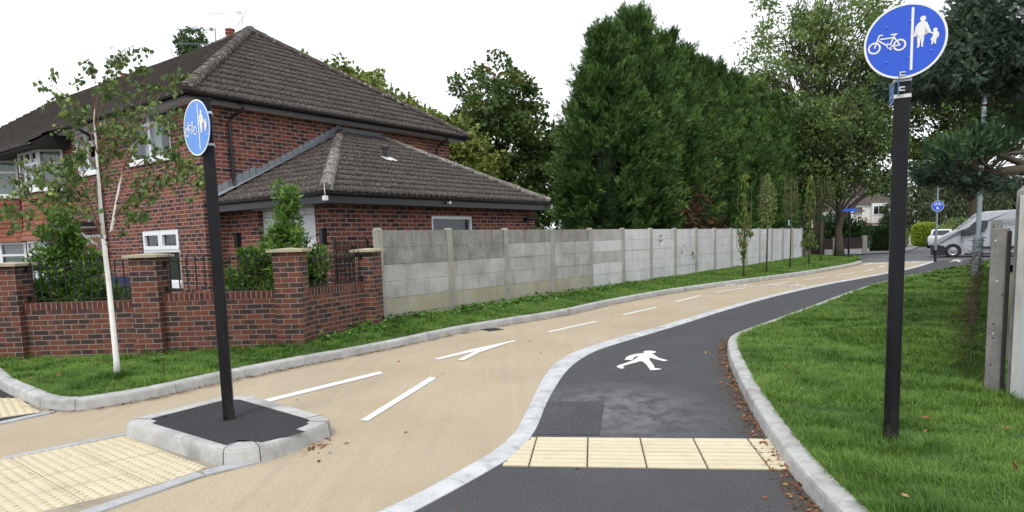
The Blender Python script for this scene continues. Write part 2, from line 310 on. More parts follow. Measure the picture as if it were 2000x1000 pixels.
M['bark_pale'] = plain('greenish bark', (.14, .12, .075), .95, .3, 14, bd=.01)
M['bark_red'] = plain('reddish twig bark', (.20, .115, .07), .9, .3, 20)
def birchbark():
    n = N('white birch bark'); v = n.scalev(n.obj(), (3, 3, 14)); f = n.noise(2.2, 5, .7, v)
    c = n.mix(n.mr(n.noise(7, 5), .35, .7), (.80, .78, .74), (.88, .87, .85)); c = n.mix(n.mr(f, .66, .70, 0, .9), c, (.07, .05, .04))
    return n.bsdf(c, .7, bump=f, bd=.003)
M['birch_bark'] = birchbark()

# ------------------------------------------------------------------ mesh helpers
def mat(m): return M[m] if isinstance(m, str) else m
class MB:
    def __init__(s): s.v = []; s.f = []; s.mi = []; s.k = 0
    def add(s, vs, fs):
        b = len(s.v); s.v += [tuple(map(float, v)) for v in vs]
        for f in fs: s.f.append([i+b for i in f]); s.mi.append(s.k)
        return s
    def box(s, a, b, ux=(1, 0), o=(0, 0)):
        """box from a to b (local x,y,z); x axis along ux, origin o in plan"""
        x0, y0, z0 = [min(p, q) for p, q in zip(a, b)]; x1, y1, z1 = [max(p, q) for p, q in zip(a, b)]
        uy = (-ux[1], ux[0])
        P = [(o[0]+x*ux[0]+y*uy[0], o[1]+x*ux[1]+y*uy[1], z) for z in (z0, z1) for x, y in ((x0, y0), (x1, y0), (x1, y1), (x0, y1))]
        return s.add(P, [(0, 3, 2, 1), (4, 5, 6, 7), (0, 1, 5, 4), (1, 2, 6, 5), (2, 3, 7, 6), (3, 0, 4, 7)])
    def obox(s, c, ax, hs):
        """oriented box: centre, 3 axis vectors, half sizes"""
        c = Vector(c); A = [Vector(a).normalized()*h for a, h in zip(ax, hs)]
        P = [c+A[0]*i+A[1]*j+A[2]*k for k in (-1, 1) for i, j in ((-1, -1), (1, -1), (1, 1), (-1, 1))]
        return s.add(P, [(0, 3, 2, 1), (4, 5, 6, 7), (0, 1, 5, 4), (1, 2, 6, 5), (2, 3, 7, 6), (3, 0, 4, 7)])
    def prism(s, poly, z0, z1, inset=0.0):
        n = len(poly); cx = sum(p[0] for p in poly)/n; cy = sum(p[1] for p in poly)/n
        top = [(p[0]+(cx-p[0])*inset, p[1]+(cy-p[1])*inset, z1) for p in poly]
        return s.add([(p[0], p[1], z0) for p in poly]+top, [tuple(range(n))[::-1], tuple(range(n, 2*n))]+[(i, (i+1) % n, (i+1) % n+n, i+n) for i in range(n)])
    def sheet(s, poly): return s.add(poly, [tuple(range(len(poly)))])
    def tube(s, pts, r, n=8, cap=True, close=False):
        pts = [Vector(p) for p in pts]; r = r if isinstance(r, (list, tuple)) else [r]*len(pts); V = []; Fc = []
        for i, p in enumerate(pts):
            t = (pts[min(i+1, len(pts)-1)]-pts[max(i-1, 0)]).normalized()
            a = Vector((0, 0, 1)) if abs(t.z) < .9 else Vector((1, 0, 0))
            x = t.cross(a).normalized(); y = t.cross(x)
            V += [p+(x*math.cos(2*math.pi*k/n)+y*math.sin(2*math.pi*k/n))*r[i] for k in range(n)]
        for i in range(len(pts)-1):
            for k in range(n): Fc.append((i*n+k, i*n+(k+1) % n, (i+1)*n+(k+1) % n, (i+1)*n+k))
        if cap: Fc += [tuple(range(n)), tuple(range((len(pts)-1)*n, len(pts)*n))[::-1]]
        return s.add(V, Fc)
    def lathe(s, prof, c=(0, 0, 0), n=16):
        V = [(c[0]+r*math.cos(2*math.pi*k/n), c[1]+r*math.sin(2*math.pi*k/n), c[2]+z) for r, z in prof for k in range(n)]
        Fc = [(i*n+k, i*n+(k+1) % n, (i+1)*n+(k+1) % n, (i+1)*n+k) for i in range(len(prof)-1) for k in range(n)]
        Fc += [tuple(range(n))[::-1], tuple(range((len(prof)-1)*n, len(prof)*n))]
        return s.add(V, Fc)
    def build(s, name, m, parent=None, smooth=False, fix=True, bev=0):
        me = bpy.data.meshes.new(name); me.from_pydata(s.v, [], s.f); me.validate()
        ms = m if isinstance(m, (list, tuple)) else [m]
        for q in ms: me.materials.append(mat(q))
        if len(ms) > 1 and len(me.polygons) == len(s.mi): me.polygons.foreach_set('material_index', s.mi)
        if fix or bev:
            bm = bmesh.new(); bm.from_mesh(me)
            if fix: bmesh.ops.recalc_face_normals(bm, faces=bm.faces)
            if bev:
                bmesh.ops.remove_doubles(bm, verts=bm.verts, dist=1e-5)
                eds = [e for e in bm.edges if e.is_manifold and e.calc_face_angle(0) > .5]
                bmesh.ops.bevel(bm, geom=eds, offset=bev, segments=2, affect='EDGES', profile=.6)
            bm.to_mesh(me); bm.free()
        return finish(name, me, parent, smooth)
def finish(name, me, parent=None, smooth=False):
    nP = len(me.polygons)
    if nP:
        nl = len(me.loops); co = np.empty(len(me.vertices)*3, 'f'); me.vertices.foreach_get('co', co); co = co.reshape(-1, 3)
        li = np.empty(nl, 'i'); me.loops.foreach_get('vertex_index', li)
        nr = np.empty(nP*3, 'f'); me.polygons.foreach_get('normal', nr); nr = nr.reshape(-1, 3)
        lt = np.empty(nP, 'i'); me.polygons.foreach_get('loop_total', lt); ln = np.repeat(nr, lt, 0)
        tx = np.stack([-ln[:, 1], ln[:, 0]], 1); L = np.linalg.norm(tx, axis=1); flat = L < .3; tx[flat] = (1, 0); L[flat] = 1; tx /= L[:, None]
        p = co[li]; uv = np.empty((nl, 2), 'f'); uv[:, 0] = p[:, 0]*tx[:, 0]+p[:, 1]*tx[:, 1]; uv[:, 1] = np.where(flat, p[:, 1], p[:, 2])
        uv += 50
        l = me.uv_layers.new(name='m'); l.data.foreach_set('uv', uv.ravel())
        if smooth: me.polygons.foreach_set('use_smooth', [True]*nP)
    o = bpy.data.objects.new(name, me); C.objects.link(o)
    if parent: o.parent = parent; o.matrix_parent_inverse = Matrix.Translation(-parent_loc(parent))
    return o
def parent_loc(p):   # a part's own frame already coincides with the world's
    return Vector((0, 0, 0)) if p.parent else p.location.copy()
def npmesh(name, V, Fa, r, m, parent=None, smooth=False):
    """big mesh from numpy: V (n,3), Fa (k,c) one polygon size, r per-face value"""
    me = bpy.data.meshes.new(name); n, c = Fa.shape
    me.vertices.add(len(V)); me.vertices.foreach_set('co', V.astype('f').ravel())
    me.loops.add(n*c); me.loops.foreach_set('vertex_index', Fa.astype('i').ravel())
    me.polygons.add(n); me.polygons.foreach_set('loop_start', np.arange(0, n*c, c, dtype='i')); me.update(calc_edges=True)
    a = me.attributes.new('r', 'FLOAT', 'FACE'); a.data.foreach_set('value', np.clip(r, 0, 1).astype('f'))
    me.materials.append(mat(m))
    o = bpy.data.objects.new(name, me); C.objects.link(o)
    if parent: o.parent = parent; o.matrix_parent_inverse = Matrix.Translation(-parent_loc(parent))
    return o
def tag(o, label=None, cat=None, group=None, kind=None):
    if label: o['label'] = label
    if cat: o['category'] = cat
    if group: o['group'] = group
    if kind: o['kind'] = kind
    return o
def thing(name, label, cat, loc=(0, 0, 0), group=None):
    o = bpy.data.objects.new(name, None); C.objects.link(o); o.location = loc; o.empty_display_size = .2
    return tag(o, label, cat, group)
def struct(o): o['kind'] = 'structure'; return o
def kids(o): return [c for c in bpy.data.objects if c.parent == o]
def copy_tree(o, dl=(0, 0, 0), rz=None, sc=None, parent=None, label=None):
    c = o.copy(); C.objects.link(c)
    if parent: c.parent = parent
    for ch in kids(o): copy_tree(ch, parent=c)
    if parent is None:
        c.location = Vector(o.location)+Vector(dl)
        if rz is not None: c.rotation_euler.z = rz
        if sc: c.scale = sc if isinstance(sc, (tuple, list)) else (sc,)*3
    if label: c['label'] = label
    return c

def catmull(P, per=.25):
    P = [Vector((p[0], p[1])) for p in P]; out = []
    for i in range(len(P)-1):
        p0 = P[max(i-1, 0)]; p1 = P[i]; p2 = P[i+1]; p3 = P[min(i+2, len(P)-1)]; n = max(1, int((p2-p1).length/per))
        for k in range(n):
            t = k/n
            out.append(.5*((2*p1)+(-p0+p2)*t+(2*p0-5*p1+4*p2-p3)*t*t+(-p0+3*p1-3*p2+p3)*t**3))
    out.append(P[-1]); return out
def resample(P, step):
    P = [Vector(p) for p in P]; L = [0]
    for a, b in zip(P, P[1:]): L.append(L[-1]+(b-a).length)
    n = max(1, round(L[-1]/step)); out = []; j = 0
    for i in range(n+1):
        d = L[-1]*i/n
        while j < len(L)-2 and L[j+1] < d: j += 1
        t = (d-L[j])/max(1e-6, L[j+1]-L[j]); out.append(P[j].lerp(P[j+1], min(1, t)))
    return out

# ------------------------------------------------------------------ ground, paths, road
KL = [(-7.9, 9.55), (-6.75, 8.38), (-6.1, 7.72), (-5.38, 7.1), (-4.82, 6.66), (-4.6, 6.58), (-4.42, 6.57), (-4.27, 6.68), (-3.92, 7.04), (-3.45, 7.84), (-2.79, 8.77), (-1.95, 9.86), (-.91, 11.43), (-.01, 12.48), (1.06, 13.63), (2.47, 15.73), (4.18, 17.87), (6.23, 20.0), (8.63, 22.25), (11.75, 25.35), (14.98, 29.1), (16.76, 31.55)]
MID_L = [(-1.6, 2.9), (-.83, 3.81), (-.48, 4.34), (-.19, 4.85), (.01, 5.44), (.18, 6.5), (.45, 8.04), (.85, 9.17), (1.5, 10.14), (2.76, 11.78), (4.33, 13.88), (6.47, 16.6), (9.18, 19.64), (12.23, 22.65), (16.0, 26.6), (20.11, 31.56)]
MID_R = [(-1.35, 2.9), (-.62, 3.79), (-.32, 4.25), (-.02, 4.75), (.17, 5.42), (.34, 6.48), (.68, 8.0), (1.12, 9.12), (1.72, 10.0), (2.95, 11.62), (4.5, 13.75), (6.62, 16.45), (9.33, 19.48), (12.37, 22.5), (16.15, 26.45), (20.26, 31.42)]
KR = [(1.45, .6), (1.68, 2.9), (1.74, 3.63), (1.82, 4.24), (1.95, 4.97), (2.18, 6.06), (2.44, 7.17), (2.76, 8.38), (3.18, 9.57), (3.86, 10.5), (5.42, 12.45), (8.13, 15.9), (10.47, 18.66), (13.55, 21.86), (17.61, 25.5), (19.5, 27.0)]
KLs, MLs, MRs, KRs = catmull(KL, .2), catmull(MID_L, .3), catmull(MID_R, .3), catmull(KR, .2)
def flat_poly(name, pts, z, m, parent=None):
    from mathutils.geometry import tessellate_polygon
    pts = [p for i, p in enumerate(pts) if (Vector(p[:2])-Vector(pts[i-1][:2])).length > 1e-4]
    bm = bmesh.new(); vs_ = [bm.verts.new((p[0], p[1], z)) for p in pts]
    for tri in tessellate_polygon([[Vector((p[0]*10, p[1]*10, 0)) for p in pts]]):
        try: bm.faces.new([vs_[i] for i in tri])
        except ValueError: pass
    bm.normal_update()
    for f in bm.faces:
        if f.normal.z < 0: f.normal_flip()
    me = bpy.data.meshes.new(name); bm.to_mesh(me); bm.free(); me.materials.append(mat(m)); return finish(name, me, parent)
g = MB(); g.sheet([(-1500, -300, -.32), (1500, -300, -.32), (1500, 2500, -.32), (-1500, 2500, -.32)]); struct(g.build('ground', 'ground'))
cyc_pts = [(-16, -2), (-1.3, -2), (-1.45, 2.9)]+[tuple(p) for p in MLs]+[(20.05, 31.7), (16.7, 31.8)]+[tuple(p) for p in reversed(KLs) if p.x > -4.62]+[(-5.0, 6.0), (-16, 1.5)]
cycle = struct(flat_poly('cycle_path', [(a+(.03 if 3 < i < 3+len(MLs) else 0), b) for i, (a, b) in enumerate(cyc_pts)], 0, 'cycle'))
fp = [(-1.45, -1), (-1.35, 2.9)]+[tuple(p) for p in MRs]+[(20.3, 31.9), (34, 32), (26, 24.5), (19.5, 26.98)]+[tuple(p) for p in reversed(KRs)]+[(1.4, -1)]
footpath = struct(flat_poly('footpath', fp, .0, 'footpath'))
road = struct(flat_poly('road', [(14.0, 31.75), (60, 31.9), (90, 60), (180, 330), (150, 330), (40, 62), (28, 47), (15, 43.5), (-30, 44), (-30, 37), (12, 37)], -.006, 'road'))
struct(flat_poly('side_footway', [(-16, 1.1), (-5.0, 5.95), (-4.70, 6.50), (-5.40, 7.12), (-6.1, 7.74), (-6.75, 8.4), (-7.95, 9.6), (-16, 16)], .002, 'infill'))
struct(flat_poly('far_footway', [(15.0, 42.6), (22.5, 42.2), (25.6, 43.2), (27.5, 45.6), (37.5, 60.5), (150, 310), (149, 312), (35.5, 61.5), (28, 50), (15.0, 44.5)], .05, 'pavement'))
struct(flat_poly('garden_ground', [(-30, 9.7), (-3.1, 9.75), (-2.25, 11.6), (14.5, 34.2), (-10, 50), (-50, 40)], -.25, 'garden'))

def kerb(name, line, w, h, m, batter=.018, step=.9, side=1, z0=-.02, cham=.02, gap=.007, inner_z=None):
    """kerb stones along line (the face); side=+1: body lies to the left of travel"""
    mb = MB(); P = resample(line, .1); L = 0; seg = [P[0]]
    runs = []; acc = 0; cur = [P[0]]
    for a, b in zip(P, P[1:]):
        cur.append(b); acc += (b-a).length
        if acc >= step: runs.append(cur); cur = [b]; acc = 0
    if len(cur) > 1: runs.append(cur)
    allp = P
    for ri, rr in enumerate(runs):
        rnd = random.Random(ri*7+3); dz = rnd.uniform(-.0015, .0015)
        idx = allp.index(rr[0]); V = []; k = 0
        rs = [rr[0]] + rr[1:-1:2] + [rr[-1]]
        for i, p in enumerate(rs):
            j = allp.index(p); t = (allp[min(j+1, len(allp)-1)]-allp[max(j-1, 0)]).normalized(); nrm = Vector((-t.y, t.x))*side
            q = p.copy()
            if i == 0: q += t*gap/2
            if i == len(rs)-1: q -= t*gap/2
            for off, z in ((0, z0), (batter*.6, h*.75), (batter, h-cham*.5), (batter+cham, h), (w, inner_z if inner_z is not None else h), (w, z0)):
                V.append((q.x+nrm.x*off, q.y+nrm.y*off, z+dz if z > 0 else z))
            k += 1
        Fc = []
        for i in range(k-1):
            for c in range(5): Fc.append((i*6+c, i*6+c+1, (i+1)*6+c+1, (i+1)*6+c))
        Fc += [tuple(range(6)), tuple(range((k-1)*6, k*6))]
        mb.add(V, Fc)
    o = mb.build(name, m); return struct(o)
KERB_H = .115
kerb('kerb_left_verge', [p for p in KLs], .145, KERB_H, 'kerb')
kerb('kerb_right_verge', [p for p in KRs], .145, KERB_H, 'kerb', side=-1)
# chamfered delineator strip between the two paths
mb = MB(); A, B = resample(MLs, .45), resample(MRs, .45); n = min(len(A), len(B)); A = resample(MLs, .45)[:n]; B = [min(MRs, key=lambda q: (q-a).length) for a in A]
A2 = MLs; sect = []
ML2 = resample(MLs, .15); cur = []
def nearest(P, a):
    best = None; bd = 1e9
    for p, q in zip(P, P[1:]):
        d = q-p; t = max(0, min(1, (a-p).dot(d)/d.length_squared)); x = p+d*t
        if (x-a).length < bd: bd = (x-a).length; best = x
    return best
i = 0
while i < len(ML2)-1:
    seg = ML2[i:i+5]
    if len(seg) < 2: break
    V = []
    for j, a in enumerate(seg):
        b = nearest(MRs, a); t = Vector((0, 0))
        if j in (0, len(seg)-1): t = (seg[1]-seg[0]).normalized()*(.004 if j == 0 else -.004)
        for f_, z in ((0, -.02), (0, .004), (.28, .022), (.72, .022), (1, .006), (1, -.02)):
            q = a.lerp(b, f_)+t; V.append((q.x, q.y, z))
    mb.add(V, [(r*6+c, r*6+c+1, (r+1)*6+c+1, (r+1)*6+c) for r in range(len(seg)-1) for c in range(5)]+[tuple(range(6)), tuple(range((len(seg)-1)*6, len(seg)*6))])
    i += 4
struct(mb.build('delineator_kerb', 'kerb_white'))

# verges (gently uneven soil sheets; blades further down)
def noise2(x, y, s=1.0, seed=0):
    x = np.asarray(x)*s; y = np.asarray(y)*s
    return (np.sin(x*1.3+seed)+np.sin(y*1.7+1.3*seed+.6*x)+np.sin((x+y)*2.3+seed*2.1)*.6+np.sin((x*.7-y)*3.9+seed*.7)*.4)/3.0
FD = (.6045, .7967); FL = 1.83; F0 = (-2.326, 11.70)
def FP(n, off=0): return (F0[0]+FD[0]*FL*n-FD[1]*off, F0[1]+FD[1]*FL*n+FD[0]*off)
KLb = [p for p in resample(KLs, .25)]
def offs(P, d):
    out = []
    for i, p in enumerate(P):
        t = (P[min(i+1, len(P)-1)]-P[max(i-1, 0)]).normalized(); out.append(p+Vector((-t.y, t.x))*d)
    return out
backL = [(-8.2, 9.75), (-5.3, 9.64), (-3.1, 9.72), (-2.95, 9.9), (-2.4, 11.3)]+[FP(n, .02) for n in range(0, 17)]+[(16.1, 35.6)]
backLs = [Vector(p) for p in backL]
vl_k = offs(KLb, .135)
def s_fraction(P):
    L = [0]
    for a, b in zip(P, P[1:]): L.append(L[-1]+(b-a).length)
    return L
pairsL = []
def tuck(pts, line, d=.06):
    out = []
    for k, b in pts:
        q = nearest(line, Vector(k)); v = (Vector(k)-q); out.append(((q.x+v.x/max(1e-6, v.length)*d, q.y+v.y/max(1e-6, v.length)*d) if v.length < .35 else k, b))
    return out
# matched pairs kerb <-> back line
mk = [((-7.9, 9.65), (-8.1, 9.66)), ((-5.97, 7.88), (-7.0, 9.62)), ((-5.25, 7.23), (-6.2, 9.6)), ((-4.62, 6.80), (-5.5, 9.58)), ((-4.36, 6.80), (-4.9, 9.6)), ((-4.03, 7.12), (-4.3, 9.6)), ((-3.57, 7.92), (-3.6, 9.62)), ((-2.9, 8.85), (-3.04, 9.78)), ((-2.07, 9.93), (-2.62, 10.8)), ((-1.03, 11.5), (-2.33, 11.7)), ((-.1, 12.58), FP(1)), ((.97, 13.73), FP(2.1)), ((2.36, 15.8), FP(3.8)), ((4.09, 17.97), FP(5.6)), ((6.14, 20.1), FP(7.5)), ((8.54, 22.35), FP(9.6)), ((11.66, 25.45), FP(12.2)), ((14.88, 29.2), FP(15)), ((16.66, 31.6), FP(16.5)), ((17.2, 33.2), (16.4, 36.2)), ((19.6, 36.6), (17.0, 37.6))]
def strip(name, mk, zk, zb, m, seed, nx=10, sub=12, amp=.015):
    """returns callable pos(u in 0..len-1, v 0..1) and builds the sheet"""
    a = np.array([k for k, b in mk], float); b = np.array([b for k, b in mk], float)
    def pos(u_, v_):
        u_ = np.asarray(u_, float); i = np.clip(u_.astype(int), 0, len(a)-2); t = (u_-i)[..., None]; v_ = np.asarray(v_, float)[..., None]
        p = (a[i]*(1-t)+a[i+1]*t)*(1-v_)+(b[i]*(1-t)+b[i+1]*t)*v_
        zb_ = np.interp(p[..., 0], [-8, -5, -3.3, -2.3], [.03, .08, .15, .24]) if zb > .2 else zb
        z = (zk*(1-v_[..., 0])+zb_*v_[..., 0])+amp*noise2(p[..., 0], p[..., 1], 2.2, seed)*np.clip(v_[..., 0]*6, 0, 1)
        return np.concatenate([p, z[..., None]], -1)
    U, Vv = np.meshgrid(np.linspace(0, len(a)-1, (len(a)-1)*sub+1), np.linspace(0, 1, nx+1)); P = pos(U, Vv); h, w_ = U.shape
    ids = np.arange(h*w_).reshape(h, w_); Fa = np.stack([ids[:-1, :-1], ids[:-1, 1:], ids[1:, 1:], ids[1:, :-1]], -1).reshape(-1, 4)
    o = npmesh(name, P.reshape(-1, 3), Fa, np.zeros(len(Fa)), m); struct(o); return pos, a, b
mk = tuck(mk, KLs); mkd = []
for (k0, b0_), (k1, b1_) in zip(mk, mk[1:]):
    for i in range(5): f_ = i/5; mkd.append((tuple(Vector(k0).lerp(Vector(k1), f_)), tuple(Vector(b0_).lerp(Vector(b1_), f_))))
mkd.append(mk[-1]); mk = tuck(mkd, KLs)
posL, aL, bL = strip('verge_left', mk, KERB_H-.01, .24, 'soil', 1, nx=8, sub=4)
mkR = [((1.62, .5), (5.5, .5)), ((1.85, 2.9), (5.4, 2.6)), ((1.88, 3.6), (5.2, 3.6)), ((1.96, 4.22), (5.1, 4.5)), ((2.09, 4.94), (5.0, 5.3)), ((2.32, 6.02), (5.0, 6.2)), ((2.58, 7.13), (5.6, 7.6)), ((2.9, 8.33), (6.6, 8.95)), ((3.31, 9.5), (7.5, 10.2)), ((3.97, 10.41), (8.4, 11.4)), ((5.53, 12.37), (9.9, 13.5)), ((8.24, 15.82), (12.1, 16.5)), ((10.58, 18.58), (14.1, 19.3)), ((13.66, 21.78), (16.1, 22.1)), ((17.7, 25.4), (18.4, 25.4)), ((19.6, 26.9), (19.8, 26.8))]
mkR = tuck(mkR, KRs); mkd = []
for (k0, b0_), (k1, b1_) in zip(mkR, mkR[1:]):
    for i in range(5): f_ = i/5; mkd.append((tuple(Vector(k0).lerp(Vector(k1), f_)), tuple(Vector(b0_).lerp(Vector(b1_), f_))))
mkd.append(mkR[-1]); mkR = tuck(mkd, KRs)
posR, aR, bR = strip('verge_right', mkR, KERB_H-.005, .14, 'soil', 4, nx=14, sub=4, amp=.022)

def grass(name, pos, a, b, n, seed, lmin, lmax, label, line):
    rng = np.random.default_rng(seed); K = len(a)-1
    w0 = np.linalg.norm(b-a, axis=1); ln = np.linalg.norm(((a+b)/2)[1:]-((a+b)/2)[:-1], axis=1); area = (w0[1:]+w0[:-1])/2*ln
    mid = ((a+b)/2)[1:]*.5+((a+b)/2)[:-1]*.5; dist = np.maximum(4.2, np.linalg.norm(mid, axis=1)); wt = area/dist**1.95; wt /= wt.sum()
    seg = rng.choice(K, n, p=wt); t = rng.random(n); u_ = seg+t; v_ = .0+rng.random(n)
    # tufts: pull part of the blades together
    P = pos(u_, v_); cl = noise2(P[:, 0], P[:, 1], 5.5, seed)+.6*noise2(P[:, 0], P[:, 1], 13, seed+3); keep = rng.random(n) < np.clip(.8+.3*cl, .45, 1)
    P = P[keep]; cl = cl[keep]; v_ = v_[keep]; md = np.full(len(P), 9.0); near = np.nonzero(v_ < .4)[0]; L_ = np.array([tuple(p) for p in line])
    for p, q in zip(L_, L_[1:]):
        dd = q-p; t_ = np.clip(((P[near, :2]-p)@dd)/(dd@dd), 0, 1); e_ = np.linalg.norm(P[near, :2]-(p+t_[:, None]*dd), axis=1); md[near] = np.minimum(md[near], e_)
    ok = md > .125+.02*rng.random(len(P)); P = P[ok]; cl = cl[ok]; n = len(P); d = np.linalg.norm(P[:, :2], axis=1)
    Lh = (lmin+(lmax-lmin)*rng.random(n)**1.6)*(1+.42*cl)*np.clip(.9+.35*noise2(P[:, 0], P[:, 1], 1.1, seed+9), .6, 1.5)
    Wd = np.clip(.0011*d/1.6, .0028, .03)*rng.uniform(.7, 1.3, n)
    ang = rng.uniform(0, 2*np.pi, n)*.75+noise2(P[:, 0], P[:, 1], 1.7, seed+5)*2.0; lean = rng.uniform(.25, 1.5, n); dx = np.cos(ang); dy = np.sin(ang)
    sx = -dy; sy = dx; Z = np.zeros(n)
    def pt(f, wf, curl): # along the blade
        lx = Lh*lean*curl; z = Lh*f*(1-.3*lean*f)
        return (P[:, 0]+dx*lx+sx*Wd*wf, P[:, 1]+dy*lx+sy*Wd*wf, P[:, 2]-.01+z)
    V = np.stack([np.stack(q, 1) for q in (pt(0, -.5, 0), pt(0, .5, 0), pt(.5, .42, .28), pt(.5, -.42, .28), pt(1, .05, .95), pt(1, -.05, .95))], 1).reshape(-1, 3)
    base = np.arange(n)[:, None]*6
    Fa = np.concatenate([base+np.array([[0, 1, 2, 3]]), base+np.array([[3, 2, 4, 5]])]); r = rng.random(n)*.66+.13*noise2(P[:, 0], P[:, 1], 1.3, seed+2)-.17*noise2(P[:, 0], P[:, 1], 6.5, seed+4)+.12
    r = np.where(rng.random(n) > .985, .97, np.minimum(r, .92)); r = np.concatenate([r, r])
    o = npmesh(name, V, Fa, r, 'grass'); tag(o, label, 'grass', kind='stuff'); return o
grass('grass', posR, aR, bR, 560000, 11, .04, .10, 'lush mown grass of the right hand verge', KRs)
grass('grass', posL, aL, bL, 240000, 12, .03, .085, 'grass strip between the buff cycle path and the garden walls', KLs)

def grime(name, line, side, w_=.16, z=.0035, f0=0, f1=1):
    P = resample(line, .2); P = P[int(f0*len(P)):max(2, int(f1*len(P)))]; V = []; Fa = []; r = []; K = 4
    for i, p in enumerate(P):
        t = (P[min(i+1, len(P)-1)]-P[max(i-1, 0)]).normalized(); n_ = Vector((-t.y, t.x))*side
        for k in range(K): q = p+n_*(w_*k/(K-1)-.01); V.append((q.x, q.y, z))
    for i in range(len(P)-1):
        for k in range(K-1): b = i*K+k; Fa.append((b, b+1, b+K+1, b+K)); r.append((.85, .45, .15)[k])
    struct(npmesh(name, np.array(V), np.array(Fa), np.array(r), 'dirt'))
grime('kerb_grime', KLs, -1, .2); grime('kerb_grime', KRs, 1, .22)
# ------------------------------------------------------------------ painted markings (parts of the paths)
def paint_poly(name, pts, parent, z=.006):
    return flat_poly(name, pts, z, 'paint', parent)
def dash(p, q, w=.09, parent=None, name='dash_marking', z=.006):
    a, b = Vector(p[:2]), Vector(q[:2]); t = (b-a).normalized(); n_ = Vector((-t.y, t.x))*w/2
    return paint_poly(name, [a-n_, b-n_, b+n_, a+n_], parent or cycle, z)
def gp(*q): return [tuple(G(x, y)[:2]) for x, y in q]
paint_poly('line_marking', gp((489, 788), (505, 791), (749, 730), (741, 726)), cycle)
paint_poly('line_marking', gp((703, 822), (719, 823), (853, 739), (840, 737)), cycle)
paint_poly('line_marking', gp((846, 702), (856, 703.2), (927, 686.7), (1006, 667.2), (1007, 664.6), (926, 681.6)), cycle)
paint_poly('line_marking', gp((893.5, 704), (905.5, 705), (936, 689.5), (990, 671.5), (955, 678), (925, 688)), cycle, .008)
for p, q in (((1071, 649), (1165, 628)), ((1217, 615), (1283, 600.5)), ((1319, 590), (1368, 577.5)), ((1396, 571), (1457, 562.5)), ((1489, 558.5), (1541, 550)), ((1571, 546.5), (1613, 541)), ((1634, 538), (1670, 532.5)), ((1689, 530), (1707, 525.5)), ((1714, 522.5), (1729, 518.5))):
    a, b = G(*p), G(*q); dash(a, b, .095)

# ------------------------------------------------------------------ pictograms
def arc(c, r, a0=0, a1=360, n=28): return [(c[0]+r*math.cos(R_(a0+(a1-a0)*i/n)), c[1]+r*math.sin(R_(a0+(a1-a0)*i/n))) for i in range(n+1)]
def S_ring(c, ro, ri, n=28): return ('ring', c, ro, ri, n)
def S_line(p, q, w): return ('line', p, q, w)
def S_poly(P): return ('poly', P)
def symbol_mesh(shapes, o, ux, uy, nz, name, m, parent, step=.0004):
    o, ux, uy, nz = Vector(o), Vector(ux), Vector(uy), Vector(nz).normalized(); bm = bmesh.new()
    def W(p, k): return o+ux*p[0]+uy*p[1]+nz*(step*k)
    for k, s in enumerate(shapes):
        if s[0] == 'ring':
            _, c, ro, ri, n = s; A = [bm.verts.new(W(p, k)) for p in arc(c, ro, n=n)[:-1]]; B = [bm.verts.new(W(p, k)) for p in arc(c, ri, n=n)[:-1]]
            for i in range(n): bm.faces.new((A[i], A[(i+1) % n], B[(i+1) % n], B[i]))
        elif s[0] == 'line':
            _, p, q, w_ = s; p, q = Vector(p), Vector(q); t = (q-p).normalized(); n_ = Vector((-t.y, t.x))*w_/2
            bm.faces.new([bm.verts.new(W(x, k)) for x in (p-n_, q-n_, q+n_, p+n_)])
        else:
            f = bm.faces.new([bm.verts.new(W(x, k)) for x in s[1]]); bmesh.ops.triangulate(bm, faces=[f])
    me = bpy.data.meshes.new(name); bm.to_mesh(me); bm.free(); me.materials.append(mat(m)); return finish(name, me, parent)
def bk(x, y): return ((x-515)/565.0, ((437-54*(x-293)/445)-y)/565.0+.02)   # measured on the sign, set upright, unit width ~1.2
_f, _r, _c = bk(293, 437), bk(738, 383), bk(557, 405)
BIKE = [S_ring(_f, .205, .148), S_ring(_r, .205, .148), S_ring(_c, .08, .052, 18), S_line(bk(372, 200), bk(295, 440), .045), S_line(bk(362, 196), bk(440, 182), .045), S_line(bk(385, 268), bk(625, 240), .048),
        S_line(bk(362, 292), bk(525, 398), .048), S_line(bk(650, 190), bk(572, 380), .045), S_line(bk(575, 185), bk(692, 172), .045), S_line(bk(630, 225), bk(745, 390), .045), S_line(bk(600, 408), bk(748, 390), .042),
        S_line(bk(520, 345), bk(545, 370), .035), S_line(bk(572, 440), bk(585, 470), .035), S_line(bk(565, 475), bk(612, 465), .03)]
def pp(x, y): return ((x-598)/210.0, (240-y)/210.0)
PEOPLE = [S_poly(arc(pp(575, 130), .088, n=18)[:-1]), S_poly([pp(*q) for q in ((566, 146), (545, 158), (532, 180), (520, 245), (530, 248), (545, 195), (543, 240), (547, 318), (543, 330), (558, 323), (565, 262), (570, 322), (584, 328), (579, 316), (588, 240), (590, 192), (612, 235), (632, 240), (606, 172), (600, 158), (584, 148))]),
          S_poly(arc(pp(652, 220), .062, n=16)[:-1]), S_poly([pp(*q) for q in ((645, 230), (630, 236), (628, 243), (638, 246), (637, 262), (624, 282), (632, 290), (632, 312), (628, 320), (640, 315), (646, 291), (649, 315), (660, 318), (657, 308), (661, 286), (668, 255), (665, 276), (672, 277), (676, 250), (668, 234), (660, 230))])]
def tr(shapes, s, dx, dy, mirror=1):
    out = []
    f = lambda p: (p[0]*s*mirror+dx, p[1]*s+dy)
    for q in shapes:
        if q[0] == 'ring': out.append(('ring', f(q[1]), q[2]*s, q[3]*s, q[4]))
        elif q[0] == 'line': out.append(('line', f(q[1]), f(q[2]), q[3]*s))
        else: out.append(('poly', [f(p) for p in q[1]]))
    return out
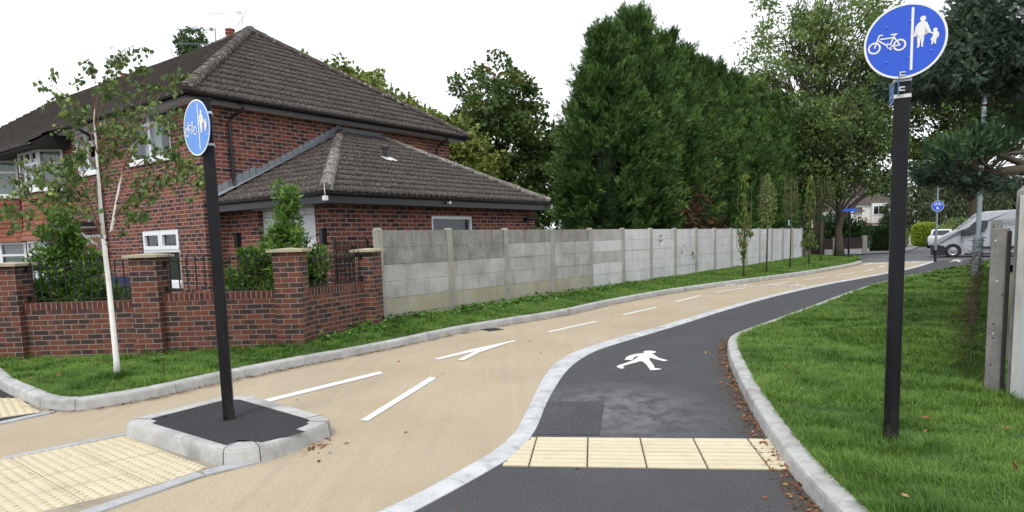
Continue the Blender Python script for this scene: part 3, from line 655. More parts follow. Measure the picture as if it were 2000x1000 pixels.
man = [(1000, 378), (800, 395), (640, 430), (540, 480), (498, 545), (690, 548), (710, 505), (780, 460), (850, 438), (800, 490), (720, 545), (560, 610), (400, 660), (300, 700), (350, 745), (430, 762), (505, 745), (455, 720), (480, 690), (620, 650), (780, 610), (890, 572), (960, 600), (1030, 660), (1080, 730), (1130, 797), (1250, 795), (1395, 775), (1385, 760), (1230, 745), (1215, 690), (1160, 610), (1110, 550), (1105, 505), (1120, 490), (1250, 530), (1450, 578), (1550, 565), (1540, 552), (1340, 500), (1250, 440), (1180, 390)]
paint_poly('pedestrian_symbol', [tuple(G(1180+x/12.5, 660+y/12.5)[:2]) for x, y in man], footpath)
paint_poly('pedestrian_symbol_head', [tuple(G(1180+x/12.5, 660+y/12.5)[:2]) for x, y in [(1110+160*math.cos(a*.314), 356-33*math.sin(a*.314)) for a in range(20)]], footpath, .0075)
paint_poly('pedestrian_symbol', [tuple(G(1855+(x-300)*.0215, 506.5+(y-330)*.0125)[:2]) for x, y in man], footpath)
for c, s_, t in ((G(1431, 559), .95, (.64, .77)), (G(1531, 558.7), .95, (.68, .73))):
    symbol_mesh(BIKE, (c.x, c.y, .006), (t[1]*s_, -t[0]*s_, 0), (t[0]*1.7, t[1]*1.7, 0), (0, 0, 1), 'bicycle_symbol', 'paint', cycle, .0006)
for a, b in (((1690, 517), (1693, 515.5)), ((1697, 515.8), (1704, 513.5)), ((1707, 515.4), (1716, 514.3)), ((1721, 515), (1726, 513.6)), ((1735, 515.8), (1741, 513.6)), ((1770, 513), (1775, 512)), ((1781, 512.8), (1789, 510.8)), ((1793, 512), (1797, 511.2))):
    dash(G(*a), G(*b), .16)
dash(G(1690, 508), G(1746, 506.8), .1, road, z=.002)
dash(G(1548, 551.5), G(1572, 553), .03, footpath)
dash(G(1836, 526), G(1880, 523), .05, footpath)
flat_poly('tarmac_patch', gp((1068, 785), (1181, 783), (1171, 851), (1020, 849)), .004, 'patch', footpath)
# grey mastic edge where the cycle path meets the road: row of setts
flat_poly('sett_row', [(16.8, 31.75), (20.1, 31.72), (20.2, 31.95), (16.9, 32.0)], .003, 'slab_grey', cycle)

# ------------------------------------------------------------------ tactile paving, edgings
def slabs(name, o, u_, v_, nu, nv, su, sv, kind, m, clip=None, z=.008):
    """grid of tactile slabs: blister domes or ribs, real relief"""
    mb = MB(); o = Vector(o); u_ = Vector(u_).normalized(); v_ = Vector(v_).normalized()
    def inside(p):
        if not clip: return True
        s = False; j = len(clip)-1
        for i in range(len(clip)):
            a, b = clip[i], clip[j]
            if (a[1] > p[1]) != (b[1] > p[1]) and p[0] < (b[0]-a[0])*(p[1]-a[1])/(b[1]-a[1])+a[0]: s = not s
            j = i
        return s
    def cut(poly):
        if not clip: return poly
        for i in range(len(clip)):   # clip is convex, counter-clockwise
            a, b = Vector(clip[i]), Vector(clip[(i+1) % len(clip)]); e = b-a; out = []
            for k in range(len(poly)):
                p, q = poly[k], poly[(k+1) % len(poly)]
                dp = e.x*(p.y-a.y)-e.y*(p.x-a.x); dq = e.x*(q.y-a.y)-e.y*(q.x-a.x)
                if dp >= 0: out.append(p)
                if dp*dq < 0: out.append(p.lerp(q, dp/(dp-dq)))
            poly = out
            if len(poly) < 3: return []
        return poly
    for i in range(nu):
        for j in range(nv):
            rnd = random.Random(i*91+j); dz = rnd.uniform(-.0015, .0015); g_ = .005
            P = [o+u_*(i*su+a)+v_*(j*sv+b) for a, b in ((g_, g_), (su-g_, g_), (su-g_, sv-g_), (g_, sv-g_))]
            Q = cut([Vector((p.x, p.y)) for p in P])
            if not Q: continue
            n = len(Q); mb.k = 1 if kind == 'rib' else 0; mb.add([(p.x, p.y, -.03) for p in Q]+[(p.x, p.y, z+dz) for p in Q], [tuple(range(n, 2*n))]+[(a, (a+1) % n, (a+1) % n+n, a+n) for a in range(n)]); mb.k = 0
            if kind == 'blister':
                k = round(su/.0667)
                for a in range(k):
                    for b in range(k):
                        c = o+u_*(i*su+(a+.5)*su/k)+v_*(j*sv+(b+.5)*sv/k)
                        if not inside(c): continue
                        V = []
                        for r, h in ((.0175, 0), (.0135, .0065), (.006, .0075)): V += [(c.x+r*math.cos(t*math.pi/4), c.y+r*math.sin(t*math.pi/4), z+dz+h) for t in range(8)]
                        mb.k = 1; mb.add(V, [(r*8+t, r*8+(t+1) % 8, (r+1)*8+(t+1) % 8, (r+1)*8+t) for r in range(2) for t in range(8)]+[tuple(range(16, 24))]); mb.k = 0
            else:
                k = 4
                for a in range(k):
                    y = (a+.5)*sv/k
                    R4 = [o+u_*(i*su+p)+v_*(j*sv+y+q) for p, q in ((g_*2, -.028), (su-g_*2, -.028), (su-g_*2, .028), (g_*2, .028))]
                    R5 = [o+u_*(i*su+p)+v_*(j*sv+y+q) for p, q in ((g_*2, -.018), (su-g_*2, -.018), (su-g_*2, .018), (g_*2, .018))]
                    q1 = cut([Vector((p.x, p.y)) for p in R4]); q2 = cut([Vector((p.x, p.y)) for p in R5])
                    if len(q1) == len(q2) and len(q1) > 2:
                        n = len(q1); mb.add([(p.x, p.y, z+dz) for p in q1]+[(p.x, p.y, z+dz+.007) for p in q2], [tuple(range(n, 2*n))]+[(a_, (a_+1) % n, (a_+1) % n+n, a_+n) for a_ in range(n)])
    return struct(mb.build(name, [m, 'slab_dome']))
def ccw(P):
    a = sum(P[i][0]*P[(i+1) % len(P)][1]-P[(i+1) % len(P)][0]*P[i][1] for i in range(len(P))); return [tuple(p[:2]) for p in (P if a > 0 else P[::-1])]
flat_poly('joint_bed', [(-7.4, 1.9), (-3.6, 2.35), (-2.62, 3.86), (-2.2, 4.5), (-1.9, 4.78), (-3.32, 5.72), (-4.05, 5.04), (-5.85, 3.78)], .003, 'slurry', cycle)
E1 = (Vector((-.4, .917, 0)))  # across the crossing
pa, pb, pc, pd = Vector((-3.40, 5.60)), Vector((-2.26, 4.69)), Vector((-2.72, 3.90)), Vector((-3.98, 4.95))
vdir = (pa-pb).normalized(); udir = Vector((-vdir.y, vdir.x)); udir = udir if udir.x < 0 else -udir
adir = Vector((-.72, -.69)).normalized()
# slab grid follows the island edge; the crossing runs away to the left
clipA = ccw([pa, pb, Vector((-3.6, 2.4)), Vector((-7.5, 1.9)), Vector((-5.8, 3.75))])
slabs('tactile_paving', (pb-vdir*.1), (-.86, -.76), vdir, 12, 5, .4, .4, 'blister', 'slab_buff', clipA)
slabs('ribbed_paving', (-.32, 4.57), (1.0, -.125), (.125, 1.0), 6, 2, .41, .345, 'rib', 'slab_buff', ccw([(-.10, 4.55), (1.87, 4.30), (1.95, 4.93), (1.94, 5.02), (.17, 5.29)]), .008)
slabs('tactile_paving_verge', (-4.75, 6.56), (-.82, -.57), (-.66, .75), 4, 3, .4, .4, 'blister', 'slab_buff', ccw([(-4.78, 6.52), (-5.5, 7.2), (-6.6, 7.3), (-7.2, 6.0), (-4.98, 6.08)]), .008)
def edging(name, pts, w_, m='slab_grey', z=.014, step=.9, side=1):
    P = [Vector(p) for p in pts]; mb = MB()
    for a, b in zip(P, P[1:]):
        L = (b-a).length; k = max(1, round(L/step)); t = (b-a)/L; n_ = Vector((-t.y, t.x))*w_*side
        for i in range(k):
            p = a+t*(L*i/k+.004); q = a+t*(L*(i+1)/k-.004)
            mb.prism([tuple(p), tuple(q), tuple(q+n_), tuple(p+n_)], -.03, z)
    return struct(mb.build(name, m))
edging('flush_edging', [(-1.86, 4.80), (-2.2, 4.52), (-2.62, 3.82), (-3.6, 2.3)], .115, side=-1)
edging('flush_edging', [(-3.33, 5.76), (-4.05, 5.06), (-5.85, 3.8), (-7.5, 1.95)], .085)
edging('flush_edging', [(-4.62, 6.5), (-4.9, 6.02), (-5.6, 5.0), (-7, 3.4)], .1, side=-1)
flat_poly('mortar_haunch', [(-4.66, 6.56), (-5.35, 7.06), (-5.62, 7.22), (-5.5, 7.24), (-4.76, 6.5), (-4.64, 6.5)], .006, 'slurry', cycle)

# ------------------------------------------------------------------ traffic island
isl = thing('traffic_island', 'low kerbed traffic island with black tarmac infill around the left sign post', 'traffic island', (-2.45, 5.5, 0))
bot = [(-3.36, 5.56), (-3.38, 5.68), (-3.32, 5.80), (-2.98, 6.38), (-2.90, 6.46), (-2.78, 6.49), (-2.6, 6.47), (-1.66, 5.64), (-1.57, 5.52), (-1.55, 5.40), (-1.60, 5.28), (-1.82, 4.86), (-1.90, 4.77), (-2.02, 4.72), (-2.16, 4.72), (-2.28, 4.78)]
def inset_poly(P, d):
    n = len(P); out = []; P = [Vector(p) for p in ccw(P)]
    for i in range(n):
        a, b, c = P[i-1], P[i], P[(i+1) % n]; t1 = (b-a).normalized(); t2 = (c-b).normalized(); n1 = Vector((-t1.y, t1.x)); n2 = Vector((-t2.y, t2.x)); m_ = (n1+n2); m_.normalize()
        out.append(b+m_*(d/max(.4, m_.dot(n1))))
    return out
b0 = [Vector(p) for p in ccw(bot)]; rings = [(b0, -.02), (b0, .0), (inset_poly(bot, .012), .10), (inset_poly(bot, .022), .125), (inset_poly(bot, .04), .132), (inset_poly(bot, .17), .132), (inset_poly(bot, .17), .02)]
mb = MB(); n = len(b0); V = [(p.x, p.y, z) for ring, z in rings for p in ring]
mb.add(V, [(r*n+i, r*n+(i+1) % n, (r+1)*n+(i+1) % n, (r+1)*n+i) for r in range(len(rings)-1) for i in range(n)])
mb.build('kerb', 'kerb', isl)
inn = inset_poly(bot, .15)
mb = MB(); mb.sheet([(p.x, p.y, .128) for p in inn]); mb.build('tarmac_base', 'infill', isl)
notch = [G(x, y, .14) for x, y in ((398, 793), (474, 793), (486, 800), (604, 826), (577, 837), (598, 842), (511, 862), (468, 858), (442, 868), (297, 825), (326, 813), (315, 811))]
flat_poly('tarmac_infill', notch, .1365, 'infill', isl)
# joints between the island kerb stones
nb_ = len(b0)
for i in (1, 3, 6, 8, 11, 14):
    pts = [(rings[k][0][i].x, rings[k][0][i].y, rings[k][1]) for k in (1, 2, 3, 4, 5)]
    MB().tube(pts, .0035, 4).build('joint', 'trim', isl)
# ------------------------------------------------------------------ sign posts
def disc(name, c, nrm, rad, parent, blue='sign_blue', bike=True, stacked=False):
    """round segregated path sign: plate (> rim, bar, pictograms)"""
    c = Vector(c); nz = Vector(nrm).normalized(); uy = Vector((0, 0, 1)); ux = uy.cross(nz).normalized()   # ux = viewer's right
    def W(x, y, z): return c+ux*x+uy*y+nz*z
    mb = MB(); n = 48; V = [W(rad*math.cos(2*math.pi*i/n), rad*math.sin(2*math.pi*i/n), z) for z in (-.003, 0) for i in range(n)]
    mb.add(V, [tuple(range(n))[::-1], tuple(range(n, 2*n))]+[(i, (i+1) % n, (i+1) % n+n, i+n) for i in range(n)])
    pl = mb.build(name, [blue], parent, fix=True)
    symbol_mesh([S_ring((0, 0), rad*1.0, rad*.945, 48)], W(0, 0, .0012), ux, uy, nz, 'rim', 'sign_white', pl)
    if stacked:
        symbol_mesh(tr(BIKE, rad*1.0, 0, rad*.28), W(0, 0, .002), ux, uy, nz, 'bicycle_symbol', 'sign_white', pl)
        symbol_mesh(tr(PEOPLE, rad*.62, 0, -rad*.42), W(0, 0, .002), ux, uy, nz, 'people_symbol', 'sign_white', pl)
    else:
        symbol_mesh(tr(BIKE, rad*.78, -rad*.43, -rad*.10), W(0, 0, .002), ux, uy, nz, 'bicycle_symbol', 'sign_white', pl)
        symbol_mesh(tr(PEOPLE, rad*.80, rad*.50, rad*.10), W(0, 0, .002), ux, uy, nz, 'people_symbol', 'sign_white', pl)
        symbol_mesh([S_line((rad*.17, -rad*.80), (rad*.17, rad*.86), rad*.062)], W(0, 0, .0012), ux, uy, nz, 'divider_bar', 'sign_white', pl)
    for dx, dy in ((-.45, .42), (.1, .5), (-.42, -.52), (.1, -.48), (.62, -.36)) if rad > .2 and not stacked else ():
        mb2 = MB(); q = W(dx*rad, dy*rad, 0); V = []
        for r_, h in ((.011, 0), (.008, .0018), (.003, .0026)): V += [q+ux*r_*math.cos(t*math.pi/5)+uy*r_*math.sin(t*math.pi/5)+nz*h for t in range(10)]
        mb2.add(V, [(r*10+t, r*10+(t+1) % 10, (r+1)*10+(t+1) % 10, (r+1)*10+t) for r in range(2) for t in range(10)]+[tuple(range(20, 30))]); mb2.build('rivet_dimple', blue, pl, smooth=True)
    return pl
def sqpost(name, x, y, z0, z1, s, ang, m, parent, bev=.006):
    ux = (math.cos(R_(ang)), math.sin(R_(ang))); mb = MB(); mb.box((-s/2, -s/2, z0), (s/2, s/2, z1), ux, (x, y)); return mb.build(name, m, parent, bev=bev)
# left post on the island
px, py = -2.46, 5.56
p1 = thing('path_sign_post', 'square black post on the kerbed island with a blue cycle and pedestrian sign turned side-on', 'signpost', (px, py, .13), 'square black posts with round cycle and pedestrian signs')
sqpost('post', px, py, .10, 2.80, .088, 18, 'black_paint', p1)
mb = MB(); mb.box((-.05, -.05, 2.80), (.05, .05, 2.815), (math.cos(R_(18)), math.sin(R_(18))), (px, py)); mb.build('post_cap', 'black_paint', p1)
nL = Vector((-.636, -.772, 0)).normalized(); cL = Vector((px, py, 2.575))+nL*.085
disc('sign_disc', cL, nL, .222, p1, 'sign_blue_pale')
for z in (2.70, 2.445):
    mb = MB(); mb.obox(Vector((px, py, z))+nL*.066, (nL, Vector((0, 0, 1)).cross(nL), (0, 0, 1)), (.013, .075, .014)); mb.obox(Vector((px, py, z)), ((math.cos(R_(18)), math.sin(R_(18)), 0), (-math.sin(R_(18)), math.cos(R_(18)), 0), (0, 0, 1)), (.049, .049, .009)); mb.build('clip', 'galv', p1)
# right post in the grass
px, py = 2.645, 4.53
p2 = thing('path_sign_post', 'square black post in the right hand grass with a large round blue sign seen face-on', 'signpost', (px, py, .12), 'square black posts with round cycle and pedestrian signs')
sqpost('post', px, py, .08, 2.86, .092, -27, 'black_paint', p2)
nR = Vector((-.50, -.86, 0)).normalized(); cR = Vector((px+.005, py, 2.812))+nR*.082
disc('sign_disc', cR, nR, .236, p2)
uR = Vector((0, 0, 1)).cross(nR)
for z in (2.575, 2.47, 2.80, 2.93):
    mb = MB(); mb.obox(Vector((px, py, z)), ((math.cos(R_(-27)), math.sin(R_(-27)), 0), (math.sin(R_(27)), math.cos(R_(27)), 0), (0, 0, 1)), (.050, .050, .0115)); mb.build('clip', 'galv', p2)
# small name plate, edge-on to the camera
a = Vector((2.585, 4.47, 0)); b = Vector((2.80, 4.95, 0)); t = (b-a).normalized(); nP = Vector((-t.y, t.x, 0)); z0, z1 = 2.475, 2.625
mb = MB(); mb.obox((a+b)/2+Vector((0, 0, (z0+z1)/2)), (t, nP, (0, 0, 1)), ((b-a).length/2, .0025, (z1-z0)/2)); pl = mb.build('name_plate', 'plate_blue', p2)
o_ = (a+b)/2+Vector((0, 0, (z0+z1)/2))+nP*.0035; L2 = (b-a).length/2; rv = random.Random(5)
sh = [S_line((-L2, y), (L2, y), .008) for y in (-(z1-z0)/2+.005, (z1-z0)/2-.005)]+[S_line((x, -.07), (x, .07), .007) for x in (-L2+.004, L2-.004)]
symbol_mesh(sh, o_, -t, (0, 0, 1), nP, 'border', 'sign_white', pl, .0002)
sh = []
for row, (xa, xb) in enumerate(((-.17, .17), (-.19, .20))):
    x = xa
    while x < xb:      # worn lettering too small to read
        w_ = rv.uniform(.012, .022); y = .025-row*.05
        sh += [S_line((x, y-.015), (x, y+.015), .005), S_line((x, y+rv.choice((-.013, 0, .013))), (x+w_, y+rv.choice((-.013, 0, .013))), .005)]
        if rv.random() < .6: sh.append(S_line((x+w_, y-.015), (x+w_, y+.015), .004))
        x += w_+.011+(.02 if rv.random() < .12 else 0)
symbol_mesh(sh, o_, -t, (0, 0, 1), nP, 'lettering', 'sign_white', pl, .00005)
for z in (2.605, 2.51): mb = MB(); mb.obox(a+Vector((0, 0, z+.01))-nP*.02+t*.01, (nP, t, (0, 0, 1)), (.016, .02, .003)); mb.obox(a+Vector((0, 0, z-.01))-nP*.02+t*.01, (nP, t, (0, 0, 1)), (.016, .02, .003)); mb.obox(a+Vector((0, 0, z))-nP*.006+t*.01, (nP, t, (0, 0, 1)), (.003, .019, .0095)); mb.build('channel_rail', 'galv', p2)
# far grey post with the stacked sign
x, y = 19.75, 30.75
p3 = thing('path_sign_post', 'slim grey far post with black foot and small round blue sign at the path end', 'signpost', (x, y, 0))
MB().tube([(x, y, .55), (x, y, 3.55)], .038, 12).build('post', 'grey_steel', p3); MB().tube([(x, y, -.01), (x, y, .55)], .057, 12).build('post_foot', 'black_paint', p3)
MB().tube([(x, y, .5), (x, y, 1.75)], .05, 12).build('sleeve', 'grey_steel', p3)
disc('sign_disc', (x-.02, y-.07, 2.57), (-.35, -.94, 0), .25, p3, stacked=True)
# black post with blue street plate
q = G(1657, 503, .12)
p4 = thing('street_name_post', 'thin black far post with a small blue street plate beside the dark tree', 'signpost', (q.x, q.y, .1))
MB().tube([(q.x, q.y, .08), (q.x, q.y, 2.95)], .05, 10).build('post', 'black_paint', p4)
mb = MB(); mb.box((q.x-.38, q.y-.08, 2.56), (q.x+.33, q.y-.055, 2.72)); pl = mb.build('street_plate', 'sign_blue', p4)
sh = []; xx = -.27; rv = random.Random(9)
while xx < .24: sh += [S_line((xx, -.03), (xx, .03), .016), S_line((xx, rv.choice((-.02, .02))), (xx+.03, rv.choice((-.02, .02))), .014)]; xx += .052
symbol_mesh(sh, (q.x-.02, q.y-.083, 2.64), (1, 0, 0), (0, 0, 1), (0, -1, 0), 'lettering', 'plate_blue', pl, .0001)
# lamp column
x, y = 13.55, 19.2
lp = thing('street_lamp', 'grey tubular steel street lamp column rising behind the right fence', 'lamp post', (x, y, .1))
MB().lathe([(.14, 0), (.14, .06), (.115, .09), (.125, 1.0), (.125, 1.14), (.12, 1.18), (.062, 1.30), (.06, 2.5), (.045, 9.6)], (x, y, .08), 18).build('column', 'grey_steel', lp, True)
MB().tube([(x, y, 9.6), (x-.05, y+.02, 9.85), (x-.3, y+.1, 9.98), (x-.9, y+.3, 10.02)], [.045, .04, .035, .035], 8).build('arm', 'grey_steel', lp)
mb = MB(); mb.obox((x-1.15, y+.38, 10.02), ((-.95, .3, 0), (.3, .95, 0), (0, 0, 1)), (.3, .12, .05)); mb.build('lantern', 'grey_steel', lp, bev=.02)
MB().box((-.04, -.127, .35), (.04, -.12, .8), (1, 0), (x, y)).build('inspection_door', 'grey_steel', lp)

# ------------------------------------------------------------------ concrete fence on the left
fen = thing('concrete_fence', 'long weathered concrete panel fence receding behind the left verge', 'fence', (F0[0], F0[1], .1))
ux = FD
for n in range(17):
    x, y = FP(n); top = 1.87-.006*n; mb = MB(); P = []
    mb.box((-.055, -.065, .0), (.055, .065, top-.03), ux, (x, y)); mb.add([(x+ux[0]*a-ux[1]*b, y+ux[1]*a+ux[0]*b, z) for a, b, z in ((-.055, -.065, top-.03), (.055, -.065, top-.03), (.055, .065, top-.03), (-.055, .065, top-.03), (-.035, -.045, top), (.035, -.045, top), (.035, .045, top), (-.035, .045, top))], [(4, 5, 6, 7), (0, 1, 5, 4), (1, 2, 6, 5), (2, 3, 7, 6), (3, 0, 4, 7)])
    mb.build('post', 'fence_post', fen, bev=0)
    if n == 16: break
    tp = 1.83-.006*n
    pn = None
    for k in range(6):
        z1 = tp-.305*k; z0 = z1-.300 if k < 5 else .0
        rnd = random.Random(n*10+k); dy = rnd.uniform(-.006, .006)
        pal = (['fence_dark', 'fence_dark', 'fence_mid', 'fence_mid', 'fence_yellow', 'fence_yellow'] if n < 2 else ['fence_dark', 'fence_mid', 'fence_mid', 'fence_mid', 'fence_yellow', 'fence_yellow'] if n < 4 else ['fence_mid', 'fence_pale', 'fence_mid', 'fence_pale', 'fence_pale', 'fence_yellow'] if n < 5 else ['fence_pale']*5+['fence_yellow'])
        mb = MB(); mb.box((.05, -.025+dy, z0), (FL-.05, .022+dy, z1), ux, (x, y))
        if k == 0: pn = mb.build('panel', pal[k], fen)
        else: mb.build('panel_board', pal[k], pn)

# ------------------------------------------------------------------ right hand fence at the edge of the picture
rfn = thing('boundary_fence', 'concrete boundary fence with a pitted grey post at the right edge of the grass', 'fence', (4.25, 5.85, .1))
mb = MB(); u36 = (.588, .809)
ur = Vector((.809, -.588)); cx_, cy_ = 4.265, 5.765
mb.box((-.066, -.05, .02), (.066, .05, 1.575), tuple(ur), (cx_, cy_)); po = mb.build('post', 'post_near', rfn, bev=.008)
for i, (zz, xx) in enumerate(((1.47, -.035), (1.12, -.01), (1.0, .03), (.74, -.02), (.66, -.018), (.62, -.02), (.38, -.025))):
    mb = MB(); c = Vector((cx_+ur.x*xx, cy_+ur.y*xx, zz))+Vector((-.588, -.809, 0))*.0505; mb.obox(c, ((ur.x, ur.y, 0), (.588, .809, 0), (0, 0, 1)), (.0065, .002, .0065)); mb.build('bolt_hole', 'timber_black' if i in (2, 3, 5, 6) else 'galv', po, bev=.002)
for k in range(14):
    a = Vector((4.36, 5.93))+Vector(u36)*(k*1.5+.1); b = a+Vector(u36)*1.42
    for j in range(5):
        mb = MB(); t = Vector(u36); mb.obox(((a.x+b.x)/2, (a.y+b.y)/2, .13+.3*j+.15), ((t.x, t.y, 0), (-t.y, t.x, 0), (0, 0, 1)), (.71, .025, .147)); mb.build('panel', 'post_near', rfn) if j == 0 else mb.build('board', 'post_near', rfn)
    if k: mb = MB(); q = a-Vector(u36)*.04; mb.box((-.05, -.05, 0), (.05, .05, 1.66), u36, (q.x, q.y)); mb.build('post', 'post_near', rfn)
wfn = thing('white_fence', 'white painted concrete post and panel cut off by the right edge of the photo', 'fence', (4.33, 5.6, .1))
ux_ = (.809, -.588); q_ = (4.262, 5.515)
mb = MB(); mb.box((-.028, -.04, .02), (.028, .04, 1.84), ux_, q_); wp = mb.build('post', 'white_post', wfn, bev=.004)
mb = MB(); mb.box((-.05, .04, .02), (.05, .12, 1.88), ux_, q_); mb.add([(q_[0]+ux_[0]*a-ux_[1]*b, q_[1]+ux_[1]*a+ux_[0]*b, z) for a, b, z in ((-.05, .04, 1.88), (.05, .04, 1.88), (.05, .12, 1.88), (-.05, .12, 1.88), (0, .08, 1.93))], [(0, 1, 4), (1, 2, 4), (2, 3, 4), (3, 0, 4)]); mb.build('rear_post', 'post_near', wfn)
mb = MB(); mb.obox((4.36, 5.79, .8), ((.588, .809, 0), (-.809, .588, 0), (0, 0, 1)), (.16, .015, .75)); mb.build('gap_shade_board', 'timber_black', wfn)  # dark board added to stand in for the shade in the gap between the posts
a = Vector((4.29, 5.50)); b = Vector((4.02, 4.75)); t = (b-a).normalized(); L = (b-a).length
mb = MB(); mb.box((.01, -.02, .05), (L, .02, 1.60), tuple(t), a); mb.build('panel', 'white_panel', wfn)
mb = MB(); mb.box((.01, -.025, 1.605), (L, .025, 1.86), tuple(t), a); mb.build('top_board', 'post_near', wfn)

# ------------------------------------------------------------------ garden wall with pillars and railings
gw = thing('garden_wall', 'low brick garden wall with capped pillars and black iron railings between them', 'wall', (-4.3, 9.6, .1))
def wall_run(a, b, y0, y1, zc, back=.215):
    a, b = Vector(a), Vector(b); t = (b-a).normalized(); L = (b-a).length
    mb = MB(); mb.box((0, 0, -.1), (L, back, zc-.105), t, a); mb.build('wall_section', 'wall_brick', gw)
    mb = MB(); mb.box((0, -.003, zc-.104), (L, back+.003, zc), t, a); return mb.build('coping', 'coping_brick', gw)
wall_run((-9.5, 9.62), (-7.13, 9.62), 0, 0, .86); wall_run((-7.13, 9.62), (-5.48, 9.62), 0, 0, .872); wall_run((-5.10, 9.62), (-3.40, 9.62), 0, 0, .955)
wall_run((-3.05, 9.80), (-2.47, 11.15), 0, 0, .955)
def pillar(c, w_, d_, zc, ux=(1, 0), wc=.06, base=-.1):
    mb = MB(); mb.box((-w_/2, -d_/2, base), (w_/2, d_/2, zc-.055), ux, c); p = mb.build('pillar', 'wall_brick', gw)
    mb = MB(); A = w_/2+wc; B = d_/2+wc; vy = (-ux[1], ux[0]); V = []
    for a, b, z in ((A, B, zc-.055), (A, B, zc-.018), (.0, .0, zc+.008)):
        V += [(c[0]+x*ux[0]+y*vy[0], c[1]+x*ux[1]+y*vy[1], z) for x, y in ((-a, -b), (a, -b), (a, b), (-a, b))]
    mb.add(V, [(0, 3, 2, 1)]+[(i, (i+1) % 4, (i+1) % 4+4, i+4) for i in range(4)]+[(i+4, (i+1) % 4+4, (i+1) % 4+8, i+8) for i in range(4)]); mb.build('cap', 'cap', p); return p
pillar((-7.31, 9.70), .36, .36, 1.48); pillar((-5.285, 9.70), .385, .385, 1.55); pillar((-3.225, 9.70), .385, .385, 1.57); pillar((-2.43, 11.28), .34, .36, 1.52, (.98, -.2))
def railing(a, b, z0, z1, n, collars=(3, 7), h=.10, name='railing'):
    a, b = Vector(a), Vector(b); mb = MB(); L = (b-a).length; t = (b-a)/L
    for z in (z0, z1): mb.obox(((a.x+b.x)/2, (a.y+b.y)/2, z), ((t.x, t.y, 0), (-t.y, t.x, 0), (0, 0, 1)), (L/2, .014, .006))
    for e in (a, b):
        for z in (z0+.02, z1-.02): mb.obox((e.x, e.y, z), ((t.x, t.y, 0), (-t.y, t.x, 0), (0, 0, 1)), (.03, .018, .035))
    for i in range(n):
        p = a.lerp(b, (i+.6)/(n+.2)); mb.tube([(p.x, p.y, z0-.01), (p.x, p.y, z1+.02)], .009, 6)
        mb.lathe([(.009, 0), (.018, .008), (.018, .018), (.008, .026), (.019, .045), (.009, .075), (.001, h)], (p.x, p.y, z1+.01), 6)
        if i % 4 in (2,): mb.lathe([(.01, 0), (.022, .012), (.014, .02), (.022, .03), (.022, .04), (.014, .05), (.022, .058), (.01, .07)], (p.x, p.y, (z0+z1)/2-.02), 8)
    return mb.build(name, 'black_iron', gw)
railing((-7.12, 9.73), (-5.49, 9.73), .92, 1.39, 13); railing((-5.08, 9.73), (-3.42, 9.73), 1.00, 1.42, 13); railing((-2.98, 9.95), (-2.50, 11.12), 1.00, 1.40, 10)
railing((-9.4, 9.73), (-7.5, 9.73), .92, 1.39, 14)
gate = thing('metal_gate', 'black iron gate leaf of taller spiked bars behind the last brick pillar', 'gate', (-2.9, 11.65, -.2))
mb = MB(); a, b = Vector((-3.06, 11.62)), Vector((-2.62, 12.2)); t = (b-a).normalized()
for e in (a, b): mb.box((-.02, -.02, -.2), (.02, .02, 1.70), t, e)
for z in (0, 1.5, 1.35): mb.obox(((a.x+b.x)/2, (a.y+b.y)/2, z), ((t.x, t.y, 0), (-t.y, t.x, 0), (0, 0, 1)), ((b-a).length/2, .012, .01))
mb.build('gate_frame', 'black_iron', gate); mb = MB()
for i in range(7):
    p = a.lerp(b, (i+1)/8); mb.tube([(p.x, p.y, 0), (p.x, p.y, 1.58)], .009, 6); mb.lathe([(.009, 0), (.02, .01), (.009, .02), (.018, .04), (.001, .1)], (p.x, p.y, 1.57), 6)
mb.build('gate_bars', 'black_iron', gate)

# ------------------------------------------------------------------ the house
HA = R_(36); HU = (math.sin(HA), math.cos(HA)); HV = (-math.cos(HA), math.sin(HA)); HO = (-5.57, 12.2)
HK = 1.13   # survey scale of the house about the measuring point
def zz(z): return 1.6+(z-1.6)*HK
def L3(s, t, z): return ((HO[0]+s*HU[0]+t*HV[0])*HK, (HO[1]+s*HU[1]+t*HV[1])*HK, zz(z))
class HB(MB):
    """mesh builder in house coordinates: s into the house, t along the front, z up"""
    def b(s, a, b):
        (s0, t0, z0), (s1, t1, z1) = [[f(p, q) for p, q in zip(a, b)] for f in (min, max)]
        P = [L3(x, y, z) for z in (z0, z1) for x, y in ((s0, t0), (s1, t0), (s1, t1), (s0, t1))]
        return s.add(P, [(0, 3, 2, 1), (4, 5, 6, 7), (0, 1, 5, 4), (1, 2, 6, 5), (2, 3, 7, 6), (3, 0, 4, 7)])
    def q(s, pts): return s.add([L3(*p) for p in pts], [tuple(range(len(pts)))])
    def tb(s, pts, r, n=8): return s.tube([L3(*p) for p in pts], r, n)
house = thing('brick_house', 'red brick semi-detached house with hipped tiled roof, white windows and side garage', 'house', (HO[0]*HK, HO[1]*HK, -.4))
Z0 = -.3
